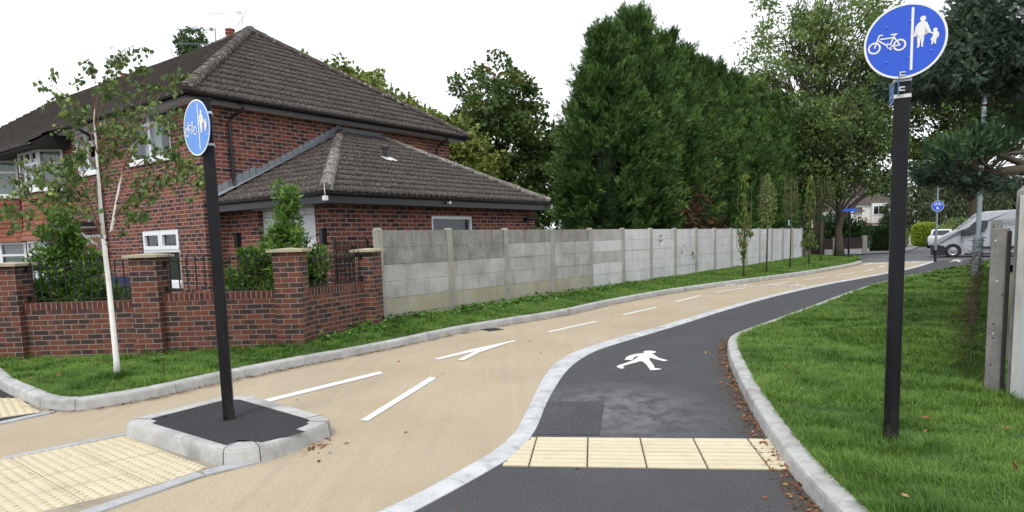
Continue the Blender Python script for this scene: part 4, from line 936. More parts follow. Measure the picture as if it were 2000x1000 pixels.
def wall_with_holes(name, axis, c, a0, a1, z0, z1, holes, thick, m, parent):
    """wall in plane axis=c from a0..a1; holes = list of (a0,a1,z0,z1)"""
    hb = HB(); A = sorted({a0, a1}|{h[i] for h in holes for i in (0, 1)}); Zs = sorted({z0, z1}|{h[i] for h in holes for i in (2, 3)})
    def P(a, z, d): return (c+d, a, z) if axis == 's' else (a, c+d, z)
    for i in range(len(A)-1):
        for j in range(len(Zs)-1):
            am, zm = (A[i]+A[i+1])/2, (Zs[j]+Zs[j+1])/2
            if any(h[0] < am < h[1] and h[2] < zm < h[3] for h in holes): continue
            hb.q([P(A[i], Zs[j], 0), P(A[i+1], Zs[j], 0), P(A[i+1], Zs[j+1], 0), P(A[i], Zs[j+1], 0)])
    for h in holes:   # reveals
        for (p, q) in (((h[0], h[2]), (h[1], h[2])), ((h[1], h[2]), (h[1], h[3])), ((h[1], h[3]), (h[0], h[3])), ((h[0], h[3]), (h[0], h[2]))):
            hb.q([P(p[0], p[1], 0), P(q[0], q[1], 0), P(q[0], q[1], thick), P(p[0], p[1], thick)])
    return hb.build(name, m, parent)
EA = 4.30
up1 = (.98, 2.58, 3.36, 4.26); lo1 = (.97, 2.42, .95, 1.99); up2 = (4.05, 5.15, 3.34, 4.22); door = (4.02, 5.02, -.25, 1.98)
bayU = (5.85, 7.62, 3.08, 4.02); bayL = (5.85, 7.62, .9, 1.9); bayU2 = (8.7, 10.6, 3.08, 4.02); bayL2 = (8.7, 10.6, .9, 1.9)
wall_with_holes('wall', 's', 0, 0, 14.5, Z0, EA+.05, [up1, lo1, up2, door, bayU, bayL, bayU2, bayL2], .11, 'house_brick', house)
gdoor = (-2.58, -.98, -.25, 2.24)
wall_with_holes('wall', 't', 0, 0, 6.88, Z0, EA+.05, [], -.1, 'house_brick', house)
hb = HB(); hb.q([(6.88, 0, Z0), (6.88, 14.5, Z0), (6.88, 14.5, EA), (6.88, 0, EA)]); hb.q([(0, 14.5, Z0), (6.88, 14.5, Z0), (6.88, 14.5, EA), (0, 14.5, EA)]); hb.build('wall', 'house_brick', house)
# garage extension walls
wall_with_holes('wall', 's', .45, -2.95, 0, Z0, 2.38, [gdoor], .13, 'house_brick', house)
gwin = (2.88, 4.12, 1.3, 2.10)
wall_with_holes('wall', 't', -2.95, .45, 6.42, Z0, 2.38, [gwin], .1, 'house_brick', house)
hb = HB(); hb.q([(6.42, -2.95, Z0), (6.42, 0, Z0), (6.42, 0, 2.38), (6.42, -2.95, 2.38)]); hb.build('wall', 'house_brick', house)
hb = HB(); hb.b((.35, .12, Z0+.02), (.40, 5.6, 4.2)); hb.b((.9, -2.9, Z0+.02), (.95, -.1, 2.3)); hb.b((2.6, -2.80, 1.1), (4.4, -2.76, 2.3)); hb.build('dark_room_sheet', 'interior', house)  # near-black sheets added behind the openings, standing in for unlit rooms
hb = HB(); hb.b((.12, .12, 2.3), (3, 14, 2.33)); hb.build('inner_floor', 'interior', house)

def window(axis, c, h, cols, rows, out=-1, fw=.055, sill=True, bars=True, blind=None, name='window', zt=None, sillh=.07):
    """upvc window in opening h=(a0,a1,z0,z1); cols: fractions of mullions; rows: list of (frac, [cols]) transoms"""
    a0, a1, z0, z1 = h; d0 = c-out*.02; d1 = c-out*.075
    def Bx(mb, p0, p1, q0, q1, e0, e1): mb.b((min(e0, e1), p0, q0), (max(e0, e1), p1, q1)) if axis == 's' else mb.b((p0, min(e0, e1), q0), (p1, max(e0, e1), q1))
    mb = HB()
    Bx(mb, a0, a0+fw, z0, z1, d0, d1); Bx(mb, a1-fw, a1, z0, z1, d0, d1); Bx(mb, a0+fw, a1-fw, z0, z0+fw, d0, d1); Bx(mb, a0+fw, a1-fw, z1-fw, z1, d0, d1)
    for f_ in cols: x = a0+(a1-a0)*f_; Bx(mb, x-fw*.55, x+fw*.55, z0+fw, z1-fw, d0+out*.002, d1)
    for f_ in rows: z = z0+(z1-z0)*f_; Bx(mb, a0+fw, a1-fw, z-fw*.55, z+fw*.55, d0-out*.002, d1)
    fr = mb.build(name, 'upvc', house, bev=0)
    mb = HB(); e = c-out*.05
    pts = [(a0+fw, z0+fw), (a1-fw, z0+fw), (a1-fw, z1-fw), (a0+fw, z1-fw)]
    mb.q([(e, a, z) if axis == 's' else (a, e, z) for a, z in pts]); mb.build('pane', 'glass', fr, fix=False)
    if sill:
        mb = HB(); Bx(mb, a0-.03, a1+.03, z0-sillh, z0, c+out*.05, d1); mb.build('sill', 'upvc', fr)
    if blind:
        mb = HB(); e2 = c-out*.13
        for (x0, x1) in blind[1]:
            k = 26; xa, xb = a0+(a1-a0)*x0, a0+(a1-a0)*x1; P = [(xa+(xb-xa)*i/k, e2+.018*math.sin(i*1.9)) for i in range(k+1)]
            mb.add([L3(*((q, a, z) if axis == 's' else (a, q, z))) for z in (z0+.02, z1-.02) for a, q in P], [(i, i+1, i+k+2, i+k+1) for i in range(k)])
        mb.build('curtain', blind[0], fr, smooth=True)
    return fr
w1 = window('s', 0, up1, [.52], [], blind=('curtain', [(0, .12), (.35, .75)]))
mb = HB(); mb.b((.012, up1[0]+.055, 4.02), (.08, up1[1]-.055, 4.07)); mb.build('transom', 'upvc', w1)
# casement sashes of the lower window: two top lights over one pane
lw = window('s', 0, lo1, [], [.60], blind=None, fw=.05, sillh=.10)
for a0, a1 in ((lo1[0]+.03, (lo1[0]+lo1[1])/2-.005), ((lo1[0]+lo1[1])/2+.005, lo1[1]-.03)):
    mb = HB(); z0, z1 = 1.60, 1.965
    for (p, q) in (((a0, z0), (a0+.075, z1)), ((a1-.075, z0), (a1, z1)), ((a0+.075, z0), (a1-.075, z0+.075)), ((a0+.075, z1-.075), (a1-.075, z1))): mb.b((.005, p[0], p[1]), (.055, q[0], q[1]))
    mb.build('sash', 'upvc', lw)
mb = HB()
for i in range(17): mb.b((.11, lo1[0]+.04, 1.02+i*.033), (.125, lo1[1]-.04, 1.03+i*.033))
mb.build('blind', 'blind', lw)
w2 = window('s', 0, up2, [.5], [.66], blind=('curtain', [(0, .3), (.72, 1)]))
for a0, a1 in ((up2[0]+.04, 4.59), (4.61, up2[1]-.04)):
    mb = HB(); z0, z1 = 3.95, 4.19
    for (p, q) in (((a0, z0), (a0+.05, z1)), ((a1-.05, z0), (a1, z1)), ((a0+.05, z0), (a1-.05, z0+.05)), ((a0+.05, z1-.05), (a1-.05, z1))): mb.b((-.01, p[0], p[1]), (.05, q[0], q[1]))
    mb.build('sash', 'upvc', w2)
gwn = window('t', -2.95, gwin, [], [], out=-1, fw=.06, sill=True)
# front door, porch canopy
mb = HB(); mb.b((.03, door[0]+.06, -.2), (.08, door[1]-.06, 1.92)); fd = mb.build('front_door', 'wood_door', house)
mb = HB(); mb.b((.0, door[0], -.25), (.09, door[0]+.06, 1.98)); mb.b((.0, door[1]-.06, -.25), (.09, door[1], 1.98)); mb.b((.0, door[0]+.06, 1.92), (.09, door[1]-.06, 1.98)); mb.build('door_frame', 'upvc', fd)
mb = HB(); mb.b((.02, door[0]+.12, 1.25), (.028, door[0]+.42, 1.8)); mb.build('door_glass', 'car_glass', fd)
mb = HB(); mb.b((-.66, 4.10, 2.15), (.0, 5.35, 2.24)); por = mb.build('porch_canopy', 'timber_black', house)
mb = HB(); mb.b((-.62, 4.13, 2.125), (-.02, 5.3, 2.148)); mb.build('soffit', 'upvc', por)
for t_ in (4.16, 5.2): mb = HB(); mb.tb([(-.55, t_, 2.13), (-.28, t_, 1.86), (-.01, t_, 1.62)], .028, 6); mb.build('brace', 'upvc', por)

# ---- roofs made of real tile courses
def tile_slope(name, E0, E1, T0, T1, parent, m='roof_tile', course=.31, pitch=.16, out=.02):
    E0, E1, T0, T1 = [Vector(L3(*p)) for p in (E0, E1, T0, T1)]; ex = (E1-E0).normalized(); up = (T0-E0)-ex*(T0-E0).dot(ex); Ls = up.length; up.normalize()
    nz = ex.cross(up); nz = nz if nz.z > 0 else -nz; w_ = (E1-E0).length; l1 = (T0-E0).dot(ex); r1 = (T1-E0).dot(ex)
    k = max(1, round(Ls/course)); st = Ls/k; cols = int(w_/.04)+1; xs = np.linspace(min(0, l1), max(w_, r1), cols+1); V = []; Fa = []
    rng = np.random.default_rng(int(w_*100)); E0n, exn, upn, nzn = [np.array(q) for q in (E0, ex, up, nz)]
    ph = (xs/pitch) % 1; prof = .023*np.clip(np.sin(ph*np.pi*2)*1.2, -.2, 1)+.012*np.clip(np.sin(ph*np.pi*4+1), 0, 1)
    b = 0; r = []
    for i in range(k):
        d0, d1 = i*st-(.03 if i == 0 else .012), (i+1)*st+.02; tl = np.repeat(rng.uniform(-.004, .005, cols//8+2), 8)[:cols+1]
        def lim(d): f = max(0, min(1, d/Ls)); return l1*f, w_+(r1-w_)*f
        rows = []
        for d, off in ((d0, 0.0), (d0, out+.012), (d1, .0)):
            a, c = lim(d); x = np.clip(xs, a, c)
            o_ = (prof+out+.012+tl) if off > 0 else ((prof*.6-.002) if d == d1 else prof-.012)
            rows.append(E0n+np.outer(x, exn)+upn*d+np.outer(o_, nzn))
        V += rows; n = cols+1
        for ra, rb in ((0, 1), (1, 2)):
            i0 = b+ra*n; i1 = b+rb*n; j = np.arange(cols); Fa.append(np.stack([i0+j, i0+j+1, i1+j+1, i1+j], 1)); r.append(np.zeros(cols))
        b += 3*n
    V = np.concatenate(V); Fa = np.concatenate(Fa); return npmesh(name, V, Fa, np.zeros(len(Fa)), m, parent)
rf = HB(); AP = (3.44, 3.37, 6.90); rt = lambda s, t: 6.90-.040*max(0, t-3.4)
e = -.34
RS0 = (e, e, EA+.03); RS1 = (7.22, e, EA+.03); FAR = 15.5
core = HB()
core.q([(e, e, EA), (e, FAR, EA), (3.44, FAR, rt(0, FAR)-.05), (3.44, 3.37, 6.85)]); core.q([(7.22, e, EA), (e, e, EA), (3.44, 3.37, 6.85)])
core.q([(7.22, FAR, EA), (7.22, e, EA), (3.44, 3.37, 6.85), (3.44, FAR, rt(0, FAR)-.05)]); core.q([(e, FAR, EA), (7.22, FAR, EA), (3.44, FAR, rt(0, FAR)-.05)])
roof = core.build('roof', 'roof_tile_dark', house)
tile_slope('roof_tiles', RS1, RS0, AP, AP, roof, 'roof_tile')
tile_slope('roof_tiles', RS0, (e, FAR, EA+.03), AP, (3.44, FAR, rt(0, FAR)), roof, 'roof_tile_dark')
tile_slope('roof_tiles', (7.22, FAR, EA+.03), RS1, (3.44, FAR, rt(0, FAR)), AP, roof, 'roof_tile_dark')
# lowered eaves over the bays
sl_ = (6.90-EA)/(3.44-e)
tile_slope('bay_roof_tiles', (-.78, 5.35, EA+.03-sl_*.44), (-.78, FAR, EA+.03-sl_*.44), (e+.03, 5.35, EA+.045), (e+.03, FAR, EA+.045), roof, 'roof_tile_dark')
hb = HB(); hb.q([(-.76, 5.37, 4.02), (-.76, FAR, 4.02), (e, FAR, 4.28), (e, 5.37, 4.28)]); hb.q([(-.76, 5.37, 4.02), (e, 5.37, 4.28), (0, 5.37, 4.28), (0, 5.37, 3.98), (-.76, 5.37, 3.98)]); hb.b((-.74, 5.38, 3.97), (0, FAR, 4.0)); hb.build('bay_soffit', 'timber_black', house)
def ridge(name, A, B, r, m, parent, step=.42, lift=.02, n=9):
    A, B = Vector(L3(*A)), Vector(L3(*B)); t = (B-A).normalized(); L = (B-A).length; k = round(L/step); mb = MB()
    x = t.cross(Vector((0, 0, 1))).normalized(); y = x.cross(t)
    for i in range(k):
        p = A+t*(L*i/k-.02); q = A+t*(L*(i+1)/k+.02); rnd = random.Random(i); jz = rnd.uniform(-.006, .006); V = []
        for c, rr in ((p, r*1.04), (q, r*.94)):
            for j in range(n): a = math.pi*(j/(n-1)*1.16-.08); V.append(c+x*math.cos(a)*rr+y*(math.sin(a)*rr*.85+lift-.03+jz))
        for c, rr in ((p, r*.8),):
            for j in range(n): a = math.pi*(j/(n-1)*1.16-.08); V.append(c+x*math.cos(a)*rr+y*(math.sin(a)*rr*.85+lift-.03+jz))
        mb.add(V, [(j, j+1, n+j+1, n+j) for j in range(n-1)]+[(2*n+j, 2*n+j+1, j+1, j) for j in range(n-1)]+[tuple(range(2*n, 3*n))])
    return mb.build(name, m, parent, smooth=False)
ridge('hip_tiles', (e-.02, e-.02, EA+.05), (3.42, 3.35, 6.92), .135, 'ridge_tile', roof)
ridge('hip_tiles', (7.24, e-.02, EA+.05), (3.46, 3.35, 6.92), .12, 'ridge_tile', roof)
ridge('ridge_tiles', (3.44, 3.3, 6.92), (3.44, FAR, rt(0, FAR)+.02), .12, 'ridge_tile', roof)
# garage roof
GE = 2.44; g0, g1, gt = .12, 6.46, -3.32; A1, A2 = (3.26, -.01, 4.05), (4.47, -.01, 4.05)
core = HB(); core.q([(g0, 0, GE-.03), (g0, gt, GE-.03), (3.26, 0, 4.0)]); core.q([(g0, gt, GE-.03), (g1, gt, GE-.03), (4.47, 0, 4.0), (3.26, 0, 4.0)]); core.q([(g1, gt, GE-.03), (g1, 0, GE-.03), (4.47, 0, 4.0)])
gr = core.build('garage_roof', 'roof_tile_dark', house)
tile_slope('roof_tiles', (g0, gt, GE), (g0, 0, GE), A1, A1, gr, 'roof_tile', .30)
tile_slope('roof_tiles', (g1, gt, GE), (g0, gt, GE), A2, A1, gr, 'roof_tile', .30)
tile_slope('roof_tiles', (g1, 0, GE), (g1, gt, GE), A2, A2, gr, 'roof_tile', .30)
ridge('hip_tiles', (g0-.02, gt-.02, GE+.03), (2.0, -1.32, 3.40), .125, 'ridge_mortar', gr); ridge('hip_tiles', (2.0, -1.32, 3.40), A1, .12, 'ridge_tile', gr)
ridge('hip_tiles', (g1+.02, gt-.02, GE+.03), A2, .10, 'ridge_mortar', gr)
# stepped lead flashing up the side wall
hb = HB(); k = 22
for i in range(k):
    s0 = .10+(3.26-.10)*i/k; s1 = .10+(3.26-.10)*(i+1)/k; z = lambda s: GE+.02+(4.05-GE)*(s-.12)/(3.26-.12)
    zt = math.ceil((z(s1)+.11)/.075)*.075
    hb.q([(s0, -.012-.0006*i, z(s0)-.02), (s1, -.012-.0006*i, z(s1)-.02), (s1, -.012-.0006*i, zt), (s0+.02, -.012-.0006*i, zt-.03)])
hb.q([(.08, -.03, GE+.07), (3.3, -.03, 4.12), (3.3, -.2, 4.10), (.08, -.2, GE+.05)]); hb.q([(3.2, -.012, 4.0), (4.5, -.012, 4.0), (4.5, -.012, 4.16), (3.2, -.012, 4.16)]); hb.q([(3.2, -.014, 4.1), (4.5, -.014, 4.1), (4.5, -.16, 4.03), (3.2, -.16, 4.03)])
hb.build('lead_flashing', 'lead', house)
# gutters, fascias, downpipes
def gutter(name, A, B, r=.055, m='black_plastic', parent=None):
    A, B = Vector(L3(*A)), Vector(L3(*B)); t = (B-A).normalized(); x = t.cross(Vector((0, 0, 1))).normalized(); mb = MB(); n = 8; V = []
    for c in (A, B):
        for rr in (r, r-.006):
            for j in range(n): a = math.pi*(1+j/(n-1)); V.append(c+x*math.cos(a)*rr+Vector((0, 0, 1))*(math.sin(a)*rr))
    mb.add(V, [(j, j+1, 2*n+j+1, 2*n+j) for j in range(n-1)]+[(n+j, n+j+1, 3*n+j+1, 3*n+j) for j in range(n-1)]+[(0, n, 3*n, 2*n), (n-1, 2*n-1, 4*n-1, 3*n-1)])
    L = (B-A).length; k = int(L/1.0)
    for i in range(k+1):
        c = A+t*(.15+(L-.3)*i/max(1, k)); rr = r+.008; V = []
        for w_ in (-.02, .02):
            for j in range(n): a = math.pi*(1+j/(n-1)); V.append(c+t*w_+x*math.cos(a)*rr+Vector((0, 0, 1))*(math.sin(a)*rr))
        mb.add(V, [(j, j+1, n+j+1, n+j) for j in range(n-1)])
    return mb.build(name, m, house, fix=False)
gutter('gutter', (-.40, -.40, EA), (7.28, -.40, EA)); gutter('gutter', (-.40, -.40, EA), (-.40, 5.4, EA)); gutter('gutter', (-.84, 5.3, 4.0), (-.84, FAR, 4.0))
hb = HB(); hb.b((-.33, -.335, EA-.10), (7.2, -.32, EA)); hb.b((-.335, -.32, EA-.10), (-.32, 5.37, EA)); hb.b((-.775, 5.4, 3.93), (-.76, FAR, 4.02)); hb.build('fascia', 'black_plastic', house)
hb = HB(); hb.b((-.32, -.32, EA-.085), (7.2, 0, EA-.07)); hb.b((-.32, 0, EA-.085), (-.003, 5.37, EA-.07)); hb.b((6.9, 0, EA-.085), (7.2, 8, EA-.07)); hb.build('soffit', 'upvc', house)
gutter('gutter', (g0-.05, gt-.06, GE-.03), (g1+.05, gt-.06, GE-.03), .05); gutter('gutter', (g0-.06, gt-.05, GE-.03), (g0-.06, .0, GE-.03), .05)
hb = HB(); hb.b((g0-.01, gt, GE-.19), (g1, gt+.015, GE-.01)); hb.b((g0-.012, gt+.015, GE-.19), (g0+.003, -.0, GE-.01)); hb.b((g1-.01, gt+.015, GE-.19), (g1+.005, 0, GE-.01)); hb.build('fascia', 'black_plastic', house)
hb = HB(); hb.b((g0+.003, gt+.015, GE-.18), (.452, -.01, GE-.16)); hb.b((.452, gt+.015, GE-.18), (g1-.01, -2.94, GE-.16)); hb.build('soffit', 'timber_black', house)
def pipe(pts, r=.034, brackets=()):
    hb = HB(); hb.tb(pts, r, 10)
    for (s, t, z) in brackets: hb.tb([(s, t, z-.02), (s, t, z+.02)], r*1.35, 10)
    hb.build('downpipe', 'black_plastic', house)
pipe([(.70, -.39, EA-.05), (.70, -.39, EA-.14), (.66, -.30, EA-.22), (.60, -.10, EA-.30), (.60, -.055, EA-.38), (.60, -.055, 2.85), (.60, -.10, 2.76)], brackets=[(.60, -.055, 3.9), (.60, -.055, 3.35), (.60, -.055, 2.95)])
pipe([(6.38, -.39, EA-.05), (6.38, -.39, EA-.12), (6.34, -.1, EA-.26), (6.34, -.055, EA-.32), (6.34, -.055, 2.6)], brackets=[(6.34, -.055, 3.7)])
pipe([(-.40, 3.95, EA-.05), (-.40, 3.95, EA-.12), (-.10, 3.94, EA-.28), (-.055, 3.94, EA-.36), (-.055, 3.94, Z0)], brackets=[(-.055, 3.94, 3.5), (-.055, 3.94, 2.2), (-.055, 3.94, 1.0)])
# garage door and its frame, lanterns, light, vent
hb = HB(); hb.b((.55, gdoor[0], -.25), (.60, gdoor[1], 2.24)); gd = hb.build('garage_door', 'door_white', house)
hb = HB()
for z in (.25, .75, 1.25, 1.75, 2.12): hb.b((.543, gdoor[0]+.02, z-.006), (.552, gdoor[1]-.02, z+.006))
hb.build('panel_joint', 'lead', gd)
hb = HB(); hb.b((.40, -2.6, 2.245), (.448, -.9, 2.262)); hb.build('lintel', 'galv', house)
for (s, t) in ((.40, -.37), (.40, -2.82)):
    hb = HB(); hb.b((.445, t-.04, 1.60), (.35, t+.04, 1.86)); ln = hb.build('wall_lantern', 'black_plastic', house, bev=.01); hb = HB(); hb.b((.34, t-.05, 1.86), (.445, t+.05, 1.875)); hb.b((.34, t-.05, 1.585), (.445, t+.05, 1.60)); hb.build('lantern_cap', 'black_plastic', ln)
hb = HB(); hb.tb([(6.0, -2.96, 2.05), (6.0, -3.02, 2.05)], .06, 12); hb.tb([(6.0, -3.02, 2.06), (6.22, -3.2, 2.06)], [.055, .04], 10); hb.build('security_light', 'black_plastic', house)
sp = lambda s, t: GE+(4.05-GE)*(t-gt)/(-gt)
hb = HB(); hb.tb([(3.15, -1.5, sp(0, -1.5)), (3.15, -1.5, sp(0, -1.5)+.20)], .055, 10); hb.tb([(3.15, -1.5, sp(0, -1.5)+.20), (3.15, -1.5, sp(0, -1.5)+.26)], .085, 12); vt = hb.build('roof_vent', 'black_plastic', house)
hb = HB(); hb.tb([(3.15, -1.5, sp(0, -1.5)+.26), (3.15, -1.5, sp(0, -1.5)+.268)], .08, 12); hb.build('vent_cap', 'lead', vt); hb = HB(); hb.q([(3.0, -1.7, sp(0, -1.7)+.05), (3.3, -1.7, sp(0, -1.7)+.05), (3.3, -1.5, sp(0, -1.5)+.05), (3.0, -1.5, sp(0, -1.5)+.05)]); hb.build('vent_flashing', 'galv', vt)
hb = HB(); hb.tb([(g0-.06, gt-.04, GE-.10), (g0-.06, gt-.04, GE+.10)], .008, 6); hb.b((g0-.10, gt-.10, GE-.16), (g0-.05, gt-.02, GE-.09)); hb.build('gutter_clip', 'galv', house)
for (a_, b_) in (((2.9, gt-.09, GE-.14), (2.94, gt-.02, GE-.09)), ((g1, gt-.09, GE-.16), (g1+.03, gt-.05, GE-.06))): hb = HB(); hb.b(a_, b_); hb.build('gutter_clip', 'galv', house)
# bay windows, tile hanging
def bay(t0, t1, dep=.38, cant=.38):
    plan = [(0, t0), (-dep, t0+cant), (-dep, t1-cant), (0, t1)]
    for (z0, z1, nm) in ((zz(3.08), zz(3.98), 'u'), (zz(.93), zz(1.90), 'l')):
        root = None
        for i in range(3):
            (s0, a0), (s1, a1) = plan[i], plan[i+1]; p, q = Vector(L3(s0, a0, 0)), Vector(L3(s1, a1, 0)); p.z = q.z = 0; t = (q-p).normalized(); n_ = Vector((-t.y, t.x, 0)); c0 = Vector(L3(1, (t0+t1)/2, 0)); c0.z = 0; n_ = n_ if n_.dot(p-c0) > 0 else -n_; L = (q-p).length; mb = MB(); fw = .06
            def bx(a, b, za, zb, d=(-.03, .03)): c = p+t*(a+b)/2+n_*((d[0]+d[1])/2); mb.obox((c.x, c.y, (za+zb)/2), (t, n_, (0, 0, 1)), ((b-a)/2, (d[1]-d[0])/2, (zb-za)/2))
            bx(0, fw, z0, z1); bx(L-fw, L, z0, z1); bx(fw, L-fw, z0, z0+fw); bx(fw, L-fw, z1-fw, z1); zt = z0+(z1-z0)*.66; bx(fw, L-fw, zt-.03, zt+.03)
            if i == 1:
                for f_ in (1/3, 2/3): bx(L*f_-.03, L*f_+.03, z0+fw, z1-fw, (-.028, .032))
            fr = mb.build('window', 'upvc', house)
            mb = MB(); mb.sheet([tuple(p+t*fw+Vector((0, 0, z0+fw))), tuple(q-t*fw+Vector((0, 0, z0+fw))), tuple(q-t*fw+Vector((0, 0, z1-fw))), tuple(p+t*fw+Vector((0, 0, z1-fw)))]); mb.build('pane', 'glass', fr, fix=False)
            mb = MB(); c = (p+q)/2+n_*.03; mb.obox((c.x, c.y, z0-.035), (t, n_, (0, 0, 1)), (L/2+.05, .06, .033)); mb.build('sill', 'upvc', fr)
            mb = MB(); k = 20; P = [(p+t*(fw+(L-2*fw)*j/k*(.95 if i != 1 else .28))-n_*(.09+.018*math.sin(j*2.1))) for j in range(k+1)]
            mb.add([(x.x, x.y, z) for z in (z0+.02, z1-.02) for x in P], [(j, j+1, j+k+2, j+k+1) for j in range(k)]); mb.build('curtain', 'curtain', fr, smooth=True)
    # hung tiles between, flared at the foot
    hb = MB(); rows = 9; zs0, zs1 = 3.0, 1.92
    def off(k): return plan_off(plan, k)
    for k in range(rows):
        za = zs0-(zs0-zs1)*k/rows; zb = zs0-(zs0-zs1)*(k+1)/rows-.012; fl = .03+.10*max(0, (k-5)/4)**2; fl2 = .03+.10*max(0, (k-4)/4)**2
        for i in range(3):
            (s0, a0), (s1, a1) = plan[i], plan[i+1]
            def pt(s, a, o, z):
                cx = (t0+t1)/2; return L3(s-o, a+(o*.5 if a > cx else -o*.5), z)
            hb.add([pt(s0, a0, fl, za), pt(s1, a1, fl, za), pt(s1, a1, fl2+.022, zb), pt(s0, a0, fl2+.022, zb), pt(s1, a1, fl2, zb), pt(s0, a0, fl2, zb)], [(0, 1, 2, 3), (3, 2, 4, 5)])
    hb.build('tile_hanging', 'hung_tile', house)
    hb = HB(); hb.q([(plan[0][0], t0, 3.0), (-dep, t0+cant, 3.0), (-dep, t1-cant, 3.0), (0, t1, 3.0)]); hb.build('bay_floor', 'timber_black', house)
    hb = HB()
    for i in range(3): (s0, a0), (s1, a1) = plan[i], plan[i+1]; hb.q([(s0, a0, Z0), (s1, a1, Z0), (s1, a1, .86), (s0, a0, .86)])
    hb.build('wall', 'house_brick', house)
bay(5.82, 7.72); bay(8.65, 10.7, .45, .42)
# chimneys behind the ridge, with pots; aerials
for (s, t, pot) in ((4.5, 5.8, True), (4.5, 12.1, True)):
    zt = 7.25 if t < 8 else 7.1; hb = HB(); hb.b((s-.3, t-.4, 5.0), (s+.3, t+.4, zt)); ch = hb.build('chimney', 'house_brick', roof)
for (p, m_) in (((4.4, 5.72), 7.64), ((4.4, 12.02), 7.48)):
    x, y, z = L3(p[0], p[1], 0); mb = MB(); mb.lathe([(.13, -.6), (.13, 0), (.155, .01), (.155, .05), (.13, .06), (.13, .10), (.15, .11), (.15, .15), (.12, .16)], (x, y, zz(m_)-.16), 14); mb.build('chimney_pot', 'clay_roof', roof)
def aerial(s, t, z, ht, L, n, dirn, tiers=(0,)):
    x, y, _ = L3(s, t, 0); z = zz(z+ht)-ht; mb = MB(); mb.tube([(x, y, z-1.2), (x, y, z+ht)], .018, 6); d = Vector(dirn).normalized(); e_ = Vector((-d.y, d.x, 0))
    for tt in tiers:
        c = Vector((x, y, z+ht-.03-tt)); mb.tube([c, c+d*L], .009, 4)
        for i in range(n): p = c+d*(L*(i+.5)/n); w_ = .10+.08*(i % 3 == 0); mb.tube([p-Vector((0, 0, .05)), p+Vector((0, 0, .05))], .006, 4)
        mb.obox(c+d*.12, (d, e_, (0, 0, 1)), (.05, .02, .05))
    mb.build('tv_aerial', 'galv' if len(tiers) == 1 else 'grey_steel', roof)
aerial(4.4, 6.45, 7.2, .61, 1.2, 12, (-1, -.1, 0), (0, .45)); aerial(4.4, 5.1, 7.2, .78, 1.1, 12, (-1, .05, 0)); aerial(4.4, 12.6, 7.4, 1.06, 1.3, 12, (-1, .0, 0))
x, y, _ = L3(4.4, 5.1, 0); mb = MB(); mb.tube([(x-.15, y, zz(7.60)), (x+.2, y, zz(8.05))], .012, 5); mb.tube([(x+.12, y, zz(7.6)), (x-.12, y, zz(8.1))], .01, 5); mb.build('tv_aerial', 'galv', roof)
# hanging basket and plant label
q = Vector(L3(-.62, 4.25, 0)); bkx, bky = D(186, 490, 15.2).x, 15.2
hbk = thing('hanging_basket', 'hanging basket of red flowers beside the white porch brace', 'hanging basket', (bkx, bky, 1.5))
mb = MB(); mb.lathe([(.02, -.2), (.12, -.17), (.18, -.05), (.2, .0)], (bkx, bky, 1.55), 14); mb.build('basket', 'timber_black', hbk)
mb = MB(); [mb.tube([(bkx+.19*math.cos(a), bky+.19*math.sin(a), 1.55), (bkx, bky, 2.12)], .005, 4) for a in (0, 2.1, 4.2)]; mb.build('chain', 'black_iron', hbk)

# ------------------------------------------------------------------ foliage generators
def unit(v): return v/np.maximum(1e-9, np.linalg.norm(v, axis=-1, keepdims=True))
def rhombs(P, Dv, S, Ln, W):
    """leaf quads: base point, direction, side vector, length, width"""
    m_ = P+Dv*(Ln*.45)[:, None]; V = np.stack([P, m_+S*(W*.5)[:, None], P+Dv*Ln[:, None], m_-S*(W*.5)[:, None]], 1).reshape(-1, 3)
    return V, np.arange(len(P)*4).reshape(-1, 4)
def leaf_cloud(rng, cen, rad, n, size, aspect=.6, droop=.3, flat=.75, rspread=.5):
    k = len(cen); idx = np.repeat(np.arange(k), n); N_ = len(idx); g = rng.normal(size=(N_, 3)); g = unit(g)*(rng.random(N_)**.45)[:, None]
    P = cen[idx]+g*rad[idx][:, None]*np.array([1, 1, flat]); Dv = unit(rng.normal(size=(N_, 3))*.7+g*.6+np.array([0, 0, -droop])); S = unit(np.cross(Dv, rng.normal(size=(N_, 3))))
    Ln = size*rng.uniform(.65, 1.25, N_); V, Fa = rhombs(P, Dv, S, Ln, Ln*aspect)
    cr_ = rng.normal(0, .12, k)[idx]; r = np.clip(.45+cr_+rng.normal(0, rspread*.4, N_), 0, 1); return V, Fa, r
FR = []   # flat spray template: (x, y, dirx, diry, length, width)
FR.append((0, 0, 1, 0, 1.0, .055))
for i in range(7):
    x = .12+.11*i
    for sgn in (-1, 1): FR.append((x, 0, math.cos(R_(38)), sgn*math.sin(R_(38)), .36*(1-.075*i*1.1), .075))
FR = np.array(FR)
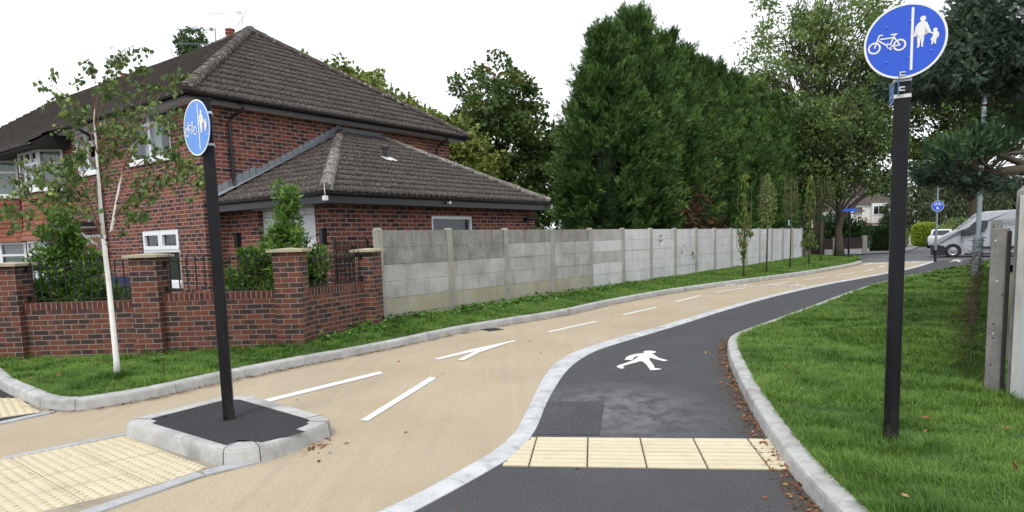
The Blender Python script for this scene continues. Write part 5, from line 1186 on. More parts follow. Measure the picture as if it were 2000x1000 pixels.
def sprays(rng, P, Dv, size, tilt=.5, rv=None):
    n = len(P); Dv = unit(Dv); S = unit(np.cross(Dv, np.array([0, 0, 1.0])+rng.normal(size=(n, 3))*tilt)); Ns = np.cross(S, Dv)
    k = len(FR); B = P[:, None, :]+(Dv[:, None, :]*FR[None, :, 0, None]+S[:, None, :]*FR[None, :, 1, None])*size[:, None, None]
    D2 = Dv[:, None, :]*FR[None, :, 2, None]+S[:, None, :]*FR[None, :, 3, None]+rng.normal(size=(n, k, 3))*.10; D2 = unit(D2)
    S2 = np.cross(Ns[:, None, :]+rng.normal(size=(n, k, 3))*.25, D2); S2 = unit(S2)
    Ln = size[:, None]*FR[None, :, 4]; W = size[:, None]*FR[None, :, 5]*1.15
    V, Fa = rhombs(B.reshape(-1, 3), D2.reshape(-1, 3), S2.reshape(-1, 3), Ln.ravel(), W.ravel())
    rv = rng.random(n) if rv is None else rv
    r = np.clip(np.repeat(rv, k)+rng.normal(0, .08, n*k), 0, 1); return V, Fa, r
def limb_pts(a, b, rng, sag=.1, k=5):
    a, b = np.array(a, float), np.array(b, float); L = np.linalg.norm(b-a); out = []
    j = rng.normal(size=3)*L*.06
    for i in range(k+1):
        t = i/k; p = a*(1-t)+b*t; p = p+j*math.sin(math.pi*t); p[2] += L*sag*math.sin(math.pi*t); out.append(tuple(p))
    return out
def tree(name, label, base, trunk_h, tr, blobs, ncl, nlf, leaf, lm, seed, cat='tree', group=None, bark='bark', crad=(.35, .8), limbs=40, aspect=.6, droop=.3, shell=.55, lean=(0, 0), topz=None, bare=0):
    rng = np.random.default_rng(seed); t = thing(name, label, cat, base, group); bx, by, bz = base
    bl = np.array(blobs, float); vol = bl[:, 3]*bl[:, 4]*bl[:, 5]; pick = rng.choice(len(bl), ncl, p=vol/vol.sum()); b = bl[pick]
    g = unit(rng.normal(size=(ncl, 3)))*(shell+(1-shell)*rng.random(ncl))[:, None]; cen = b[:, :3]+g*b[:, 3:6]+np.array([bx, by, bz])
    rad = rng.uniform(crad[0], crad[1], ncl)
    V, Fa, r = leaf_cloud(rng, cen, rad, nlf, leaf, aspect, droop); npmesh('crown', V, Fa, r, lm, t)
    top = (bx+lean[0], by+lean[1], bz+(topz or (bl[:, 2].max()))); mb = MB(); kp = [(bx, by, bz-.1)]
    K = 6
    for i in range(1, K+1): f_ = i/K; kp.append((bx+lean[0]*f_+rng.normal()*tr*.25, by+lean[1]*f_+rng.normal()*tr*.25, bz+(top[2]-bz)*f_))
    mb.tube(kp, [tr*1.25]+[tr*(1-.85*i/K) for i in range(1, K+1)], 10)
    order = rng.permutation(ncl)[:limbs]
    for q in order:
        c = cen[q]; hf = np.clip((c[2]-bz)*rng.uniform(.35, .8), trunk_h, top[2]-bz); f_ = hf/(top[2]-bz); a = (bx+lean[0]*f_, by+lean[1]*f_, bz+hf)
        L = np.linalg.norm(np.array(a)-c); r0 = min(tr*.55, .008+.014*L); mb.tube(limb_pts(a, c, rng, .08), [r0*(1-.8*i/5) for i in range(6)], 5)
        for _ in range(3):
            m_ = np.array(limb_pts(a, c, rng, .08)[3]); mb.tube([tuple(m_), tuple(m_*.4+c*.6+rng.normal(size=3)*L*.1), tuple(c+rng.normal(size=3)*min(L*.12, rad[q]*.5))], [r0*.4, r0*.25, r0*.1], 4)
    mb.build('trunk', bark, t, smooth=True); return t
def bush(name, label, base, blobs, ncl, nlf, leaf, lm, seed, cat='shrub', group=None, aspect=.35, crad=(.12, .22)):
    return tree(name, label, base, .2, .03, blobs, ncl, nlf, leaf, lm, seed, cat, group, 'bark_pale', crad, limbs=26, aspect=aspect, droop=-.5, shell=.35)
def hedge(name, label, c, sx, sy, h, ang, lm, seed, n=9000, leaf=.07, group=None, rnd_=.3, lump=.04):
    """clipped hedge: rounded box of small leaves on a twiggy core"""
    rng = np.random.default_rng(seed); t = thing(name, label, 'hedge', c, group); ca, sa = math.cos(R_(ang)), math.sin(R_(ang))
    g = rng.uniform(-1, 1, (n, 3)); ax = rng.choice(3, n, p=[.3, .35, .35]); g[np.arange(n), ax] = np.where(ax == 2, 1, np.sign(rng.normal(size=n)))
    half = np.array([sx/2, sy/2, h/2]); q = g*half; inn = half-rnd_; qc = np.clip(q, -inn, inn); dlt = q-qc; dl = np.linalg.norm(dlt, axis=1, keepdims=True); q = np.where(dl > rnd_, qc+dlt/np.maximum(dl, 1e-6)*rnd_, q)
    nrm = unit(np.where(dl > 1e-4, dlt, g)); q += nrm*(lump*noise2(q[:, 0]*3, q[:, 1]*3+q[:, 2]*2.2, 1.0, seed)-.03+rng.normal(0, .02, n))[:, None]
    P = np.stack([c[0]+q[:, 0]*ca-q[:, 1]*sa, c[1]+q[:, 0]*sa+q[:, 1]*ca, c[2]+h/2+q[:, 2]], 1); nn = np.stack([nrm[:, 0]*ca-nrm[:, 1]*sa, nrm[:, 0]*sa+nrm[:, 1]*ca, nrm[:, 2]], 1)
    Dv = unit(nn*.8+rng.normal(size=(n, 3))*.7); S = unit(np.cross(Dv, rng.normal(size=(n, 3)))); Ln = leaf*rng.uniform(.7, 1.4, n)
    V, Fa = rhombs(P, Dv, S, Ln, Ln*.7); npmesh('crown', V, Fa, rng.random(n), lm, t)
    mb = MB(); k = .8; mb.box((-sx/2*k, -sy/2*k, 0), (sx/2*k, sy/2*k, h*.9), (ca, sa), (c[0], c[1])); o = mb.build('inner_twigs', lm, t, bev=.12); o.location.z += c[2]; return t

# ------------------------------------------------------------------ conifer row behind the fence
def conifer(seed, Ht, Rm, ns, sp=.27):
    rng = np.random.default_rng(seed); t = thing('conifer_tree', 'x', 'conifer', (0, 0, 0), 'tall conifers in a row behind the concrete fence')
    def prof(h): return np.where(h < .16, .66+.30*h/.16, np.where(h < .60, .96+.04*np.sin((h-.16)/.44*3.14), .96*np.clip((1-h)/.40, 0, 1)**.78))
    npl = ns//24; h0 = rng.random(npl)**.8; t0 = rng.uniform(0, 2*np.pi, npl); dp_ = rng.random(npl)**1.6
    Ra = Rm*prof(h0)*(1+.10*np.sin(3*t0+seed+9*h0)+.07*np.sin(7*t0-13*h0+seed))*(1-.30*dp_)-.58*(1-h0*.4)
    out = np.stack([np.cos(t0), np.sin(t0), np.zeros(npl)], 1); A0 = out*np.maximum(Ra, .05)[:, None]; A0[:, 2] = h0*Ht-.25
    ax = unit(out*.9+np.array([0, 0, 1.0])*(.30+1.0*h0[:, None]**1.5)+rng.normal(size=(npl, 3))*.22); Lp = rng.uniform(.55, 1.15, npl)*(1-.25*h0)
    idx = np.repeat(np.arange(npl), 38); n = len(idx); tt = rng.random(n)**.8; axn = ax[idx]
    P = A0[idx]+axn*(Lp[idx]*tt)[:, None]+rng.normal(size=(n, 3))*(.17*(1-.75*tt))[:, None]
    Dv = axn+rng.normal(size=(n, 3))*.42+np.array([0, 0, .15]); size = sp*rng.uniform(.6, 1.35, n)*(1.05-.45*tt)
    rv = np.clip(.36+rng.normal(0, .15, npl)[idx]-.22*dp_[idx]+.24*tt+rng.normal(0, .09, n), 0, .94)  # deep plumes darker, tips lighter: crown shade and light put into the colour
    V, Fa, r = sprays(rng, P, Dv, size, .6, rv)
    # leaders at the top
    for k in range(7):
        a = rng.uniform(0, 6.28); b0_ = np.array([math.cos(a)*Rm*.5*k/6, math.sin(a)*Rm*.5*k/6, Ht*(.94-.022*k)]); m_ = 42; tt = rng.random(m_)
        P2 = b0_+np.array([0, 0, 1.0])*tt[:, None]*(.9-.12*k); V2, F2, r2 = sprays(rng, P2, np.stack([rng.normal(size=m_), rng.normal(size=m_), 1.2+rng.random(m_)], 1), .34*(1.1-tt*.7), .6)
        Fa = np.concatenate([Fa, F2+len(V)]); V = np.concatenate([V, V2]); r = np.concatenate([r, r2*.6+.2])
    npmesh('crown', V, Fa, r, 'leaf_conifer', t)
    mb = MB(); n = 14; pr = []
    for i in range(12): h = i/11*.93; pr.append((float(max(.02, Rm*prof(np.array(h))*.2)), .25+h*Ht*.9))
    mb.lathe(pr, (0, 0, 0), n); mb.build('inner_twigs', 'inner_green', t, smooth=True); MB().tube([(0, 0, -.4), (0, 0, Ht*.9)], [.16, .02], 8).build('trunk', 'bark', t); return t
protos = [conifer(21, 8.6, 1.72, 21000), conifer(22, 8.3, 1.65, 19000), conifer(23, 8.0, 1.7, 19000)]
cspots = []
for i, (n_, off, h_, r_) in enumerate([(6.62, 2.1, 1.0, 1.0), (8.1, 3.7, 1.03, 1.0), (7.6, 1.9, 1.02, .95), (8.0, 2.4, .97, .95), (9.0, 1.9, .93, .92), (9.3, 3.3, .99, 1.0), (10.1, 2.1, .96, .96), (11.2, 2.0, .95, .95), (12.2, 2.1, .96, .95), (13.2, 2.0, .95, .95), (14.2, 2.0, .955, .95), (15.3, 2.0, .95, .95), (16.4, 1.9, .94, .95), (17.6, 1.9, .93, .95)]):
    x, y = FP(n_, off); cspots.append((x, y, h_, r_))
lab = ['nearest and tallest dark conifer at the house end of the row behind the fence', 'conifer tip rising behind the nearest conifer of the row', 'dense conifer beside the nearest tallest one, overhanging the pale fence panels']
def toph(x, y):   # the row's skyline falls away from the house end
    px_ = 1000+1290*x/y; ys = np.interp(px_, [1100, 1170, 1215, 1250, 1300, 1340, 1400, 1460, 1540, 1590], [150, 60, 22, 18, 55, 88, 122, 152, 198, 232]); return 1.6+(468-.0285*(px_-1000)-ys)*y/1290
for i, (x, y, h_, r_) in enumerate(cspots):
    h_ = (toph(x, y)-.1)/((8.6, 8.3, 8.0)[i % 3]*1.085)
    lb = lab[i] if i < 3 else 'conifer number %s along the row from the house end, merged with its neighbours' % ['', '', '', 'four', 'five', 'six', 'seven', 'eight', 'nine', 'ten', 'eleven', 'twelve', 'thirteen', 'fourteen'][i]
    if i == len(cspots)-1: lb = 'last conifer at the road end of the row behind the fence'
    if i < 3: o = protos[i]
    else: o = copy_tree(protos[i % 3])
    o['label'] = lb; o.location = (x, y, .1); o.rotation_euler.z = i*1.37; o.scale = (r_, r_, h_)
# bare brown patches on the verge side of the row, hugging its face
rng = np.random.default_rng(5); P = []; Dv = []
for (n_, off, z, k, sx_, sz_) in ((7.9, .85, 2.6, 130, .45, .9), (8.9, .65, 2.3, 120, .45, .5), (8.4, .55, 2.0, 110, .55, .35), (9.6, .6, 3.6, 60, .15, .6), (9.8, .55, 1.9, 90, .5, .3)):
    for _ in range(k):
        x, y = FP(n_+rng.normal()*sx_/FL*1.2, off+rng.normal()*.08); P.append((x, y, z+rng.normal()*sz_)); Dv.append((FD[1]+rng.normal()*.6, -FD[0]+rng.normal()*.6, rng.normal()*.7))
V, Fa, r = sprays(rng, np.array(P), np.array(Dv), rng.uniform(.2, .42, len(P)), .8, rng.random(len(P))*.9)
npmesh('dead_sprays', V, Fa, r, 'leaf_dead', protos[2]); o = bpy.data.objects['dead_sprays']; o.matrix_parent_inverse = (Matrix.Translation(protos[2].location) @ Matrix.Rotation(protos[2].rotation_euler.z, 4, 'Z') @ Matrix.Diagonal((*protos[2].scale, 1))).inverted()

# ------------------------------------------------------------------ trees behind
tree('maple_tree', 'tall rounded tree with rust tinged crown behind the garage roof', (-.5, 29.5, -.2), 2.2, .2, [(0, 0, 6.9, 2.0, 2.2, 2.9), (.9, .3, 5.6, 2.2, 2, 2.5), (-1.3, .2, 4.4, 2.1, 2, 2.4), (1.9, .3, 3.8, 1.6, 2, 2.6), (0, 0, 2.8, 2.6, 2, 2.4)], 430, 78, .19, 'leaf_autumn', 31, crad=(.3, .68), limbs=70, aspect=.75)
tree('lime_tree', 'yellow green tree showing between the main roof and the rust tinged tree', (-4.4, 26, -.2), 2, .16, [(-.4, 0, 6.0, 1.7, 1.6, 1.6), (1.0, 0, 5.6, 1.7, 1.6, 1.6), (2.6, -.2, 4.6, 1.6, 1.4, 1.7), (-1.6, 0, 7.8, 1.2, 1.2, .9), (-2.7, 0, 7.9, .9, 1, 1.2), (-.2, 0, 6.9, 1.0, 1, .9)], 300, 85, .19, 'leaf_lime', 32, crad=(.28, .6), limbs=60, aspect=.75)
tree('poplar_tree', 'narrow upright poplar seen over the long roof', (-20.9, 46, -.2), 4, .3, [(0, 0, 12, 1.3, 1.2, 4.9), (-.9, 0, 11, .7, .6, 3.4), (1.4, 0, 11.3, .7, .7, 2.9)], 330, 70, .26, 'leaf_poplar', 33, crad=(.22, .45), limbs=40, shell=.3)
tree('ash_tree', 'large airy light green tree behind the far end of the conifer row', (19.5, 42, -.1), 4, .34, [(-2.2, 0, 12.8, 3.2, 3, 3.6), (1.6, 0, 13.6, 3.6, 3, 4), (-3.4, 0, 9.2, 2.6, 2.6, 2.6), (2.6, 0, 8.8, 3.4, 3, 3.2), (-.6, 0, 7.6, 3.0, 3, 2.6), (4.6, 0, 11, 2.4, 2.6, 3)], 560, 50, .29, 'leaf_ash', 34, crad=(.4, .9), limbs=130, aspect=.42, shell=.4)
tree('street_tree', 'dark spreading tree with forked trunk at the far grass corner', (18.05, 36.3, .1), 2.3, .25, [(-.9, 0, 3.9, 1.5, 1.5, 1.3), (.6, 0, 4.5, 1.9, 1.6, 1.2), (-1.8, 0, 5.2, 1.4, 1.4, 1.6), (2.2, 0, 4.1, 1.2, 1.1, .7), (-.4, 0, 6.3, 2.4, 2.2, 1.8), (1.9, 0, 6.2, 1.6, 1.6, 1.5), (-1.9, 0, 7.6, 1.4, 1.5, 1.3), (1.0, 0, 8.0, 1.6, 1.6, 1.4)], 310, 36, .18, 'leaf_mid', 35, crad=(.3, .75), shell=.3, limbs=60, aspect=.8, lean=(-.3, 0), topz=4.6)
mb = MB(); mb.tube([(18.0, 36.3, 1.9), (18.35, 36.3, 2.5), (18.95, 36.3, 3.15), (19.5, 36.2, 3.55), (20.1, 36.2, 4.3)], [.17, .15, .12, .08, .04], 8); mb.build('bough', 'bark', bpy.data.objects['street_tree'], smooth=True)
tree('oak_tree', 'thin brown autumn tree glimpsed through gaps under the right hand branches', (26.5, 38, -.1), 3, .3, [(0, 0, 7.6, 4.8, 3, 2.6), (-3.4, 0, 6.3, 2.4, 2.4, 1.8), (2.6, 0, 9.6, 4.2, 3, 2.8), (-1.0, 0, 10.5, 3.4, 3, 2.6)], 240, 60, .26, 'leaf_autumn', 36, crad=(.4, .9), limbs=120, shell=.3, aspect=.7)
# weeping willow
rng = np.random.default_rng(41); wt = thing('willow_tree', 'wide weeping willow beyond the parked van', 'tree', (55, 78, 0)); V_, F_a, r_a = [], [], []; nb = 0
for k in range(470):
    a = rng.uniform(0, 6.28); rr = 6.2*math.sqrt(rng.random()); x = 51.8+rr*math.cos(a); y = 78+rr*.8*math.sin(a); zt = 9.5-.14*rr*rr+rng.normal()*.8; L = rng.uniform(3.5, 7.5); m_ = 46; tt = rng.random(m_)
    P = np.stack([x+rng.normal(size=m_)*.16+.4*tt*math.cos(a), y+rng.normal(size=m_)*.16, np.maximum(1.0, zt-L*tt)], 1); Dv = unit(np.stack([rng.normal(size=m_)*.3, rng.normal(size=m_)*.3, -np.ones(m_)], 1)); S = unit(np.cross(Dv, rng.normal(size=(m_, 3)))); Ln = rng.uniform(.3, .55, m_); V, Fa = rhombs(P, Dv, S, Ln, Ln*.35)
    V_.append(V); F_a.append(Fa+nb); nb += len(V); r_a.append(np.clip(rng.normal(.45, .15)+rng.normal(0, .12, m_), 0, 1))
npmesh('crown', np.concatenate(V_), np.concatenate(F_a), np.concatenate(r_a), 'leaf_willow', wt); MB().tube([(51.8, 78, -.2), (51.8, 78, 7)], [.4, .15], 8).build('trunk', 'bark', wt)
tree('hazel_tree', 'broad dark backdrop tree between the far house and the willow', (44, 88, 0), 2, .3, [(0, 0, 6, 4, 3, 4), (3.5, 0, 5, 3.4, 3, 3.4), (-4, 0, 6, 3.4, 3, 3.6)], 260, 60, .4, 'leaf_dark', 43, crad=(.7, 1.3), limbs=20)
tree('far_tree', 'distant rounded green trees above the van roof', (88, 118, 0), 2, .3, [(0, 0, 5.5, 7, 3, 4.4), (9, 0, 5, 6, 3, 4)], 220, 60, .55, 'leaf_dark', 44, crad=(.9, 1.7), limbs=10)
tree('round_bush', 'bright green bushes below the willow', (48.5, 68, 0), .5, .1, [(-3, 0, 1.2, 2.6, 1, 1.3), (1.4, 0, 1.3, 3, 1, 1.5), (5, 0, 1.1, 2.6, 1, 1.4)], 170, 60, .22, 'leaf_ash', 45, 'bush', crad=(.35, .7), limbs=10)
# hedges and garden shrubs across the road
hedge('clipped_hedge', 'dark clipped hedge with rounded end beside the brown fence', (27.2, 48.6, 0), 2.3, 3.6, 1.78, -31, 'leaf_hedge', 51, 9000, .11, rnd_=.55)
hedge('clipped_hedge', 'bright yellow green clipped hedge near the far road', (36.3, 58.0, 0), 2.0, 4.2, 1.95, -32, 'leaf_gold', 52, 8000, .13, rnd_=.6)
hedge('clipped_hedge', 'grey green clipped hedge in front of the golden one', (32.2, 54.6, 0), .9, 2.2, 1.6, -32, 'leaf_ash', 53, 5000, .11, rnd_=.4)
hedge('clipped_hedge', 'low dark hedge behind the blue far car', (20.5, 49.5, 0), 5.0, 1.0, 1.75, 0, 'leaf_hedge', 54, 6000, .12, rnd_=.3)
bush('laurel_bush', 'large glossy laurel bush rising behind the brown panel fence', (22.4, 44.6, 0), [(-.4, 0, 1.5, 1.3, 1, 1.25), (.7, 0, 1.2, 1.0, 1, 1.1), (-.9, 0, 1.0, .9, .8, 1.0)], 130, 60, .20, 'leaf_hedge', 55, 'shrub', aspect=.5, crad=(.3, .5))
tree('cone_tree', 'small dark conical evergreen beside the far brick house', (43.5, 76, 0), .5, .12, [(0, 0, 1.6, 1.2, 1.2, 1.8), (0, 0, 3.4, .9, .9, 1.8)], 90, 60, .2, 'leaf_dark', 56, crad=(.3, .6), limbs=6)
# saplings on the verge
def sapling(label, px, py, ztop, lm, n, w_, z0, kind, seed, group='young staked street trees on the far verge'):
    q = G(px, py, .19); rng = np.random.default_rng(seed); t = thing('sapling_tree', label, 'young tree', (q.x, q.y, .15), group); mb = MB()
    mb.tube([(q.x, q.y, .1), (q.x+.02, q.y, ztop*.5), (q.x, q.y, ztop)], [.035, .028, .008], 7)
    V_, Fs, rs = [], [], []; nb = 0
    zz = z0+(ztop-z0)*rng.random(n)**.9; a = rng.uniform(0, 6.28, n); f_ = (zz-z0)/(ztop-z0)
    if kind == 'cherry': rr = w_*(.55+.45*np.sin(f_*9+seed))*(1.05-.6*f_)*np.sqrt(rng.random(n)); dr = np.stack([rng.normal(size=n)*.35, rng.normal(size=n)*.35, -np.ones(n)], 1); sz = .17
    else: rr = w_*np.sin(np.clip(f_*.85+.15, 0, 1)*math.pi)**.8*np.sqrt(rng.random(n)); dr = rng.normal(size=(n, 3))+np.array([0, 0, .5]); sz = .075
    P = np.stack([q.x+rr*np.cos(a), q.y+rr*np.sin(a), zz], 1); Dv = unit(dr); S = unit(np.cross(Dv, rng.normal(size=(n, 3)))); Ln = sz*rng.uniform(.7, 1.3, n); V, Fa = rhombs(P, Dv, S, Ln, Ln*(.36 if kind == 'cherry' else .55))
    npmesh('crown', V, Fa, rng.random(n), lm, t)
    for k in range(16 if kind != 'cherry' else 8):
        a_ = rng.uniform(0, 6.28); h0 = z0+(ztop-z0)*rng.uniform(-.02, .5); rr_ = w_*.85; mb.tube([(q.x, q.y, h0), (q.x+math.cos(a_)*rr_*.8, q.y+math.sin(a_)*rr_*.8, h0+.35), (q.x+math.cos(a_)*rr_*.75, q.y+math.sin(a_)*rr_*.75, min(ztop, h0+1.2))], [.012, .009, .004], 5)
    mb.build('trunk', 'bark_pale', t, smooth=True); return q, t
sapling('columnar cherry sapling with drooping leaves, nearest of the verge saplings', 1452, 537, 3.55, 'leaf_cherry', 560, .36, .75, 'cherry', 61)
q, t = sapling('thin sapling with grey green twiggy crown, second along the verge', 1497, 531, 3.6, 'leaf_ash', 900, .36, 1.75, 'twig', 62); MB().box((q.x-.11, q.y-.05, 1.55), (q.x-.05, q.y-.045, 1.66)).build('plant_tag', 'tag_blue', t)
q, t = sapling('thin sapling with brownish gold crown, third along the verge', 1543, 522, 3.75, 'leaf_autumn', 950, .36, 1.9, 'twig', 63); MB().box((q.x-.12, q.y-.05, 1.85), (q.x-.05, q.y-.045, 2.05)).build('plant_tag', 'tag_blue', t)
sapling('columnar cherry sapling with drooping leaves, fourth along the verge, before the last fence post', 1580, 515, 4.0, 'leaf_cherry', 700, .34, .95, 'cherry', 64)
sapling('last slender sapling with a dark crown by the far grass corner', 1603, 510, 4.0, 'leaf_dark', 2000, .6, 2.0, 'twig', 65)

# ------------------------------------------------------------------ blue green conifer leaning in from the right
ct = thing('cypress_tree', 'large blue green conifer reaching in over the right hand fence', 'conifer', (10.2, 11.2, -.1)); rng = np.random.default_rng(71)
def mass(cx, cy, rx, ry, n, dep, dd):
    a = unit(rng.normal(size=(n, 2)))*np.sqrt(rng.random(n))[:, None]; out = []
    for (u_, v_) in a: out.append(tuple(D(cx+u_*rx, cy+v_*ry, dep+rng.normal()*dd)))
    return out
def sprayset(name, pts, lm, sz=.20, k=26, rad=.30, up=.15):
    c = np.array(pts); m_ = len(c); idx = np.repeat(np.arange(m_), k); n = len(idx); g = unit(rng.normal(size=(n, 3)))*(rng.random(n)**.5)[:, None]
    P = c[idx]+g*rad*np.array([1, 1, .6]); Dv = g*.8+np.array([-.45, -.35, up])+rng.normal(size=(n, 3))*.25; rv = np.clip(.45+rng.normal(0, .13, m_)[idx]+.25*g[:, 2]+rng.normal(0, .13, n), 0, 1)  # clump tops lighter, undersides darker: light from above put into the colour value
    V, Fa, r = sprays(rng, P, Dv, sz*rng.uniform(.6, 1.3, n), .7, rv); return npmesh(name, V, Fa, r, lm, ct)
A = mass(2010, 30, 140, 80, 120, 10, .6)+mass(1930, 105, 105, 62, 110, 9.8, .5)+mass(1860, 158, 90, 28, 56, 9.6, .4)+mass(1785, 172, 60, 20, 26, 9.6, .3)+mass(2070, 130, 120, 80, 90, 10.2, .6)+mass(1915, 50, 45, 50, 40, 9.6, .4)+mass(2200, 0, 160, 200, 130, 10.5, .8)
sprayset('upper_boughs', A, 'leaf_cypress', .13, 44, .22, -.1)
B = mass(1880, 290, 50, 16, 44, 8.8, .3)+mass(1930, 272, 30, 22, 26, 8.9, .3)+mass(1845, 298, 26, 10, 12, 8.8, .3)
sprayset('lower_bough', B, 'leaf_cypress_green', .10, 44, .16, .5)
Cc = mass(1835, 342, 45, 14, 30, 8.9, .3)+mass(1900, 352, 45, 12, 18, 9, .3)+mass(1960, 364, 40, 8, 9, 9, .3)+mass(1800, 335, 16, 8, 6, 9, .3)
sprayset('hanging_bough', Cc, 'leaf_cypress', .10, 42, .15, -.1)
E_ = mass(1995, 225, 45, 30, 26, 10.5, .5)+mass(2090, 290, 70, 50, 50, 10.5, .6)
sprayset('inner_bough', E_, 'leaf_cypress_green', .14, 24, .24, -.2)
Dd = mass(1930, 332, 45, 9, 9, 9.2, .3)+mass(1900, 165, 50, 15, 5, 10.4, .3)
sprayset('dead_twigs', Dd, 'leaf_dead', .08, 12, .14, -.2)
mb = MB(); rng2 = np.random.default_rng(8)
def br(pts, r0, r1, dep=9.0):
    P = [tuple(D(x, y, dep+dd)) for x, y, dd in pts]; n = len(P); mb.tube(P, [r0+(r1-r0)*i/(n-1) for i in range(n)], 8)
mb.tube([(10.2, 11.2, -.2), (10.1, 11.1, 3), (9.9, 11.0, 6), (9.8, 11, 9)], [.32, .26, .18, .05], 10)
br([(2120, 345, .6), (2040, 336, .3), (1990, 332, 0), (1950, 336, 0), (1930, 342, 0)], .10, .045); br([(2110, 360, .5), (2030, 330, .2), (1985, 315, 0), (1952, 302, 0)], .07, .035); br([(2060, 300, .5), (2000, 297, .1), (1965, 301, 0)], .05, .02)
br([(1950, 338, 0), (1925, 322, 0), (1905, 318, -.1), (1892, 314, -.1)], .028, .008); br([(1985, 332, 0), (1940, 352, 0), (1905, 358, 0), (1880, 362, 0)], .02, .006); br([(2020, 345, 0), (1985, 352, -.1), (1960, 356, -.1), (1952, 354, -.1)], .018, .006); br([(2040, 340, 0), (1992, 362, -.1), (1965, 372, -.1)], .018, .005); br([(1945, 338, 0), (1942, 350, 0), (1935, 358, 0)], .012, .004); br([(1920, 320, -.1), (1912, 305, -.1), (1910, 292, -.1)], .014, .006)
br([(2150, 190, 1.6), (2000, 188, 1.2), (1940, 182, 1), (1880, 178, .8), (1840, 185, .6)], .09, .015); br([(2150, 120, 1.6), (2000, 195, 1), (1960, 200, .8), (1918, 206, .7)], .05, .012); br([(2100, 60, 1.4), (1980, 80, .9), (1900, 110, .7)], .06, .012); br([(2000, 230, 1.2), (1960, 215, 1), (1930, 200, .8)], .03, .01)
for k in range(70):
    x, y = rng2.uniform(1830, 2040), rng2.uniform(295, 372); a = rng2.uniform(-.6, 3.4); L = rng2.uniform(15, 45); br([(x, y, rng2.normal()*.2), (x-L*.5, y-L*.25*math.sin(a)*.7, 0), (x-L, y+L*.3*math.cos(a), 0)], .007, .002)
for k in range(50):
    x, y = rng2.uniform(1760, 2020), rng2.uniform(120, 240); L = rng2.uniform(20, 60); br([(x, y, .8+rng2.normal()*.2), (x-L*.5, y+rng2.normal()*6, .7), (x-L, y+rng2.normal()*14, .6)], .008, .002, 9.0)
mb.build('trunk', 'bark', ct, smooth=True)

# ------------------------------------------------------------------ birch on the left verge
bt = thing('birch_tree', 'young white stemmed birch on the left verge with thin arching leafy branches', 'tree', (-4.69, 7.69, .12)); YB = 7.69
mbt = MB()
def bp(x, y, dd=0): return tuple(D(x, y, YB+dd))
mbt.tube([bp(229.5, 738), bp(227, 700), bp(222, 650), bp(217, 600), bp(212, 550), bp(206, 500), bp(202, 460)], [.040, .032, .030, .028, .027, .026, .026], 10)
mbt.tube([bp(202, 460), bp(198, 420), bp(194, 370), bp(190, 320), bp(187, 270), bp(184, 235), bp(186, 200)], [.026, .022, .018, .014, .011, .008, .005], 8)
mbt.tube([bp(207, 470), bp(218, 448), bp(222, 425), bp(226, 400), bp(233, 365), bp(243, 320, .05), bp(256, 270, .1)], [.016, .017, .015, .013, .011, .008, .004], 8)
mbt.build('trunk', 'birch_bark', bt, smooth=True)
mb = MB()
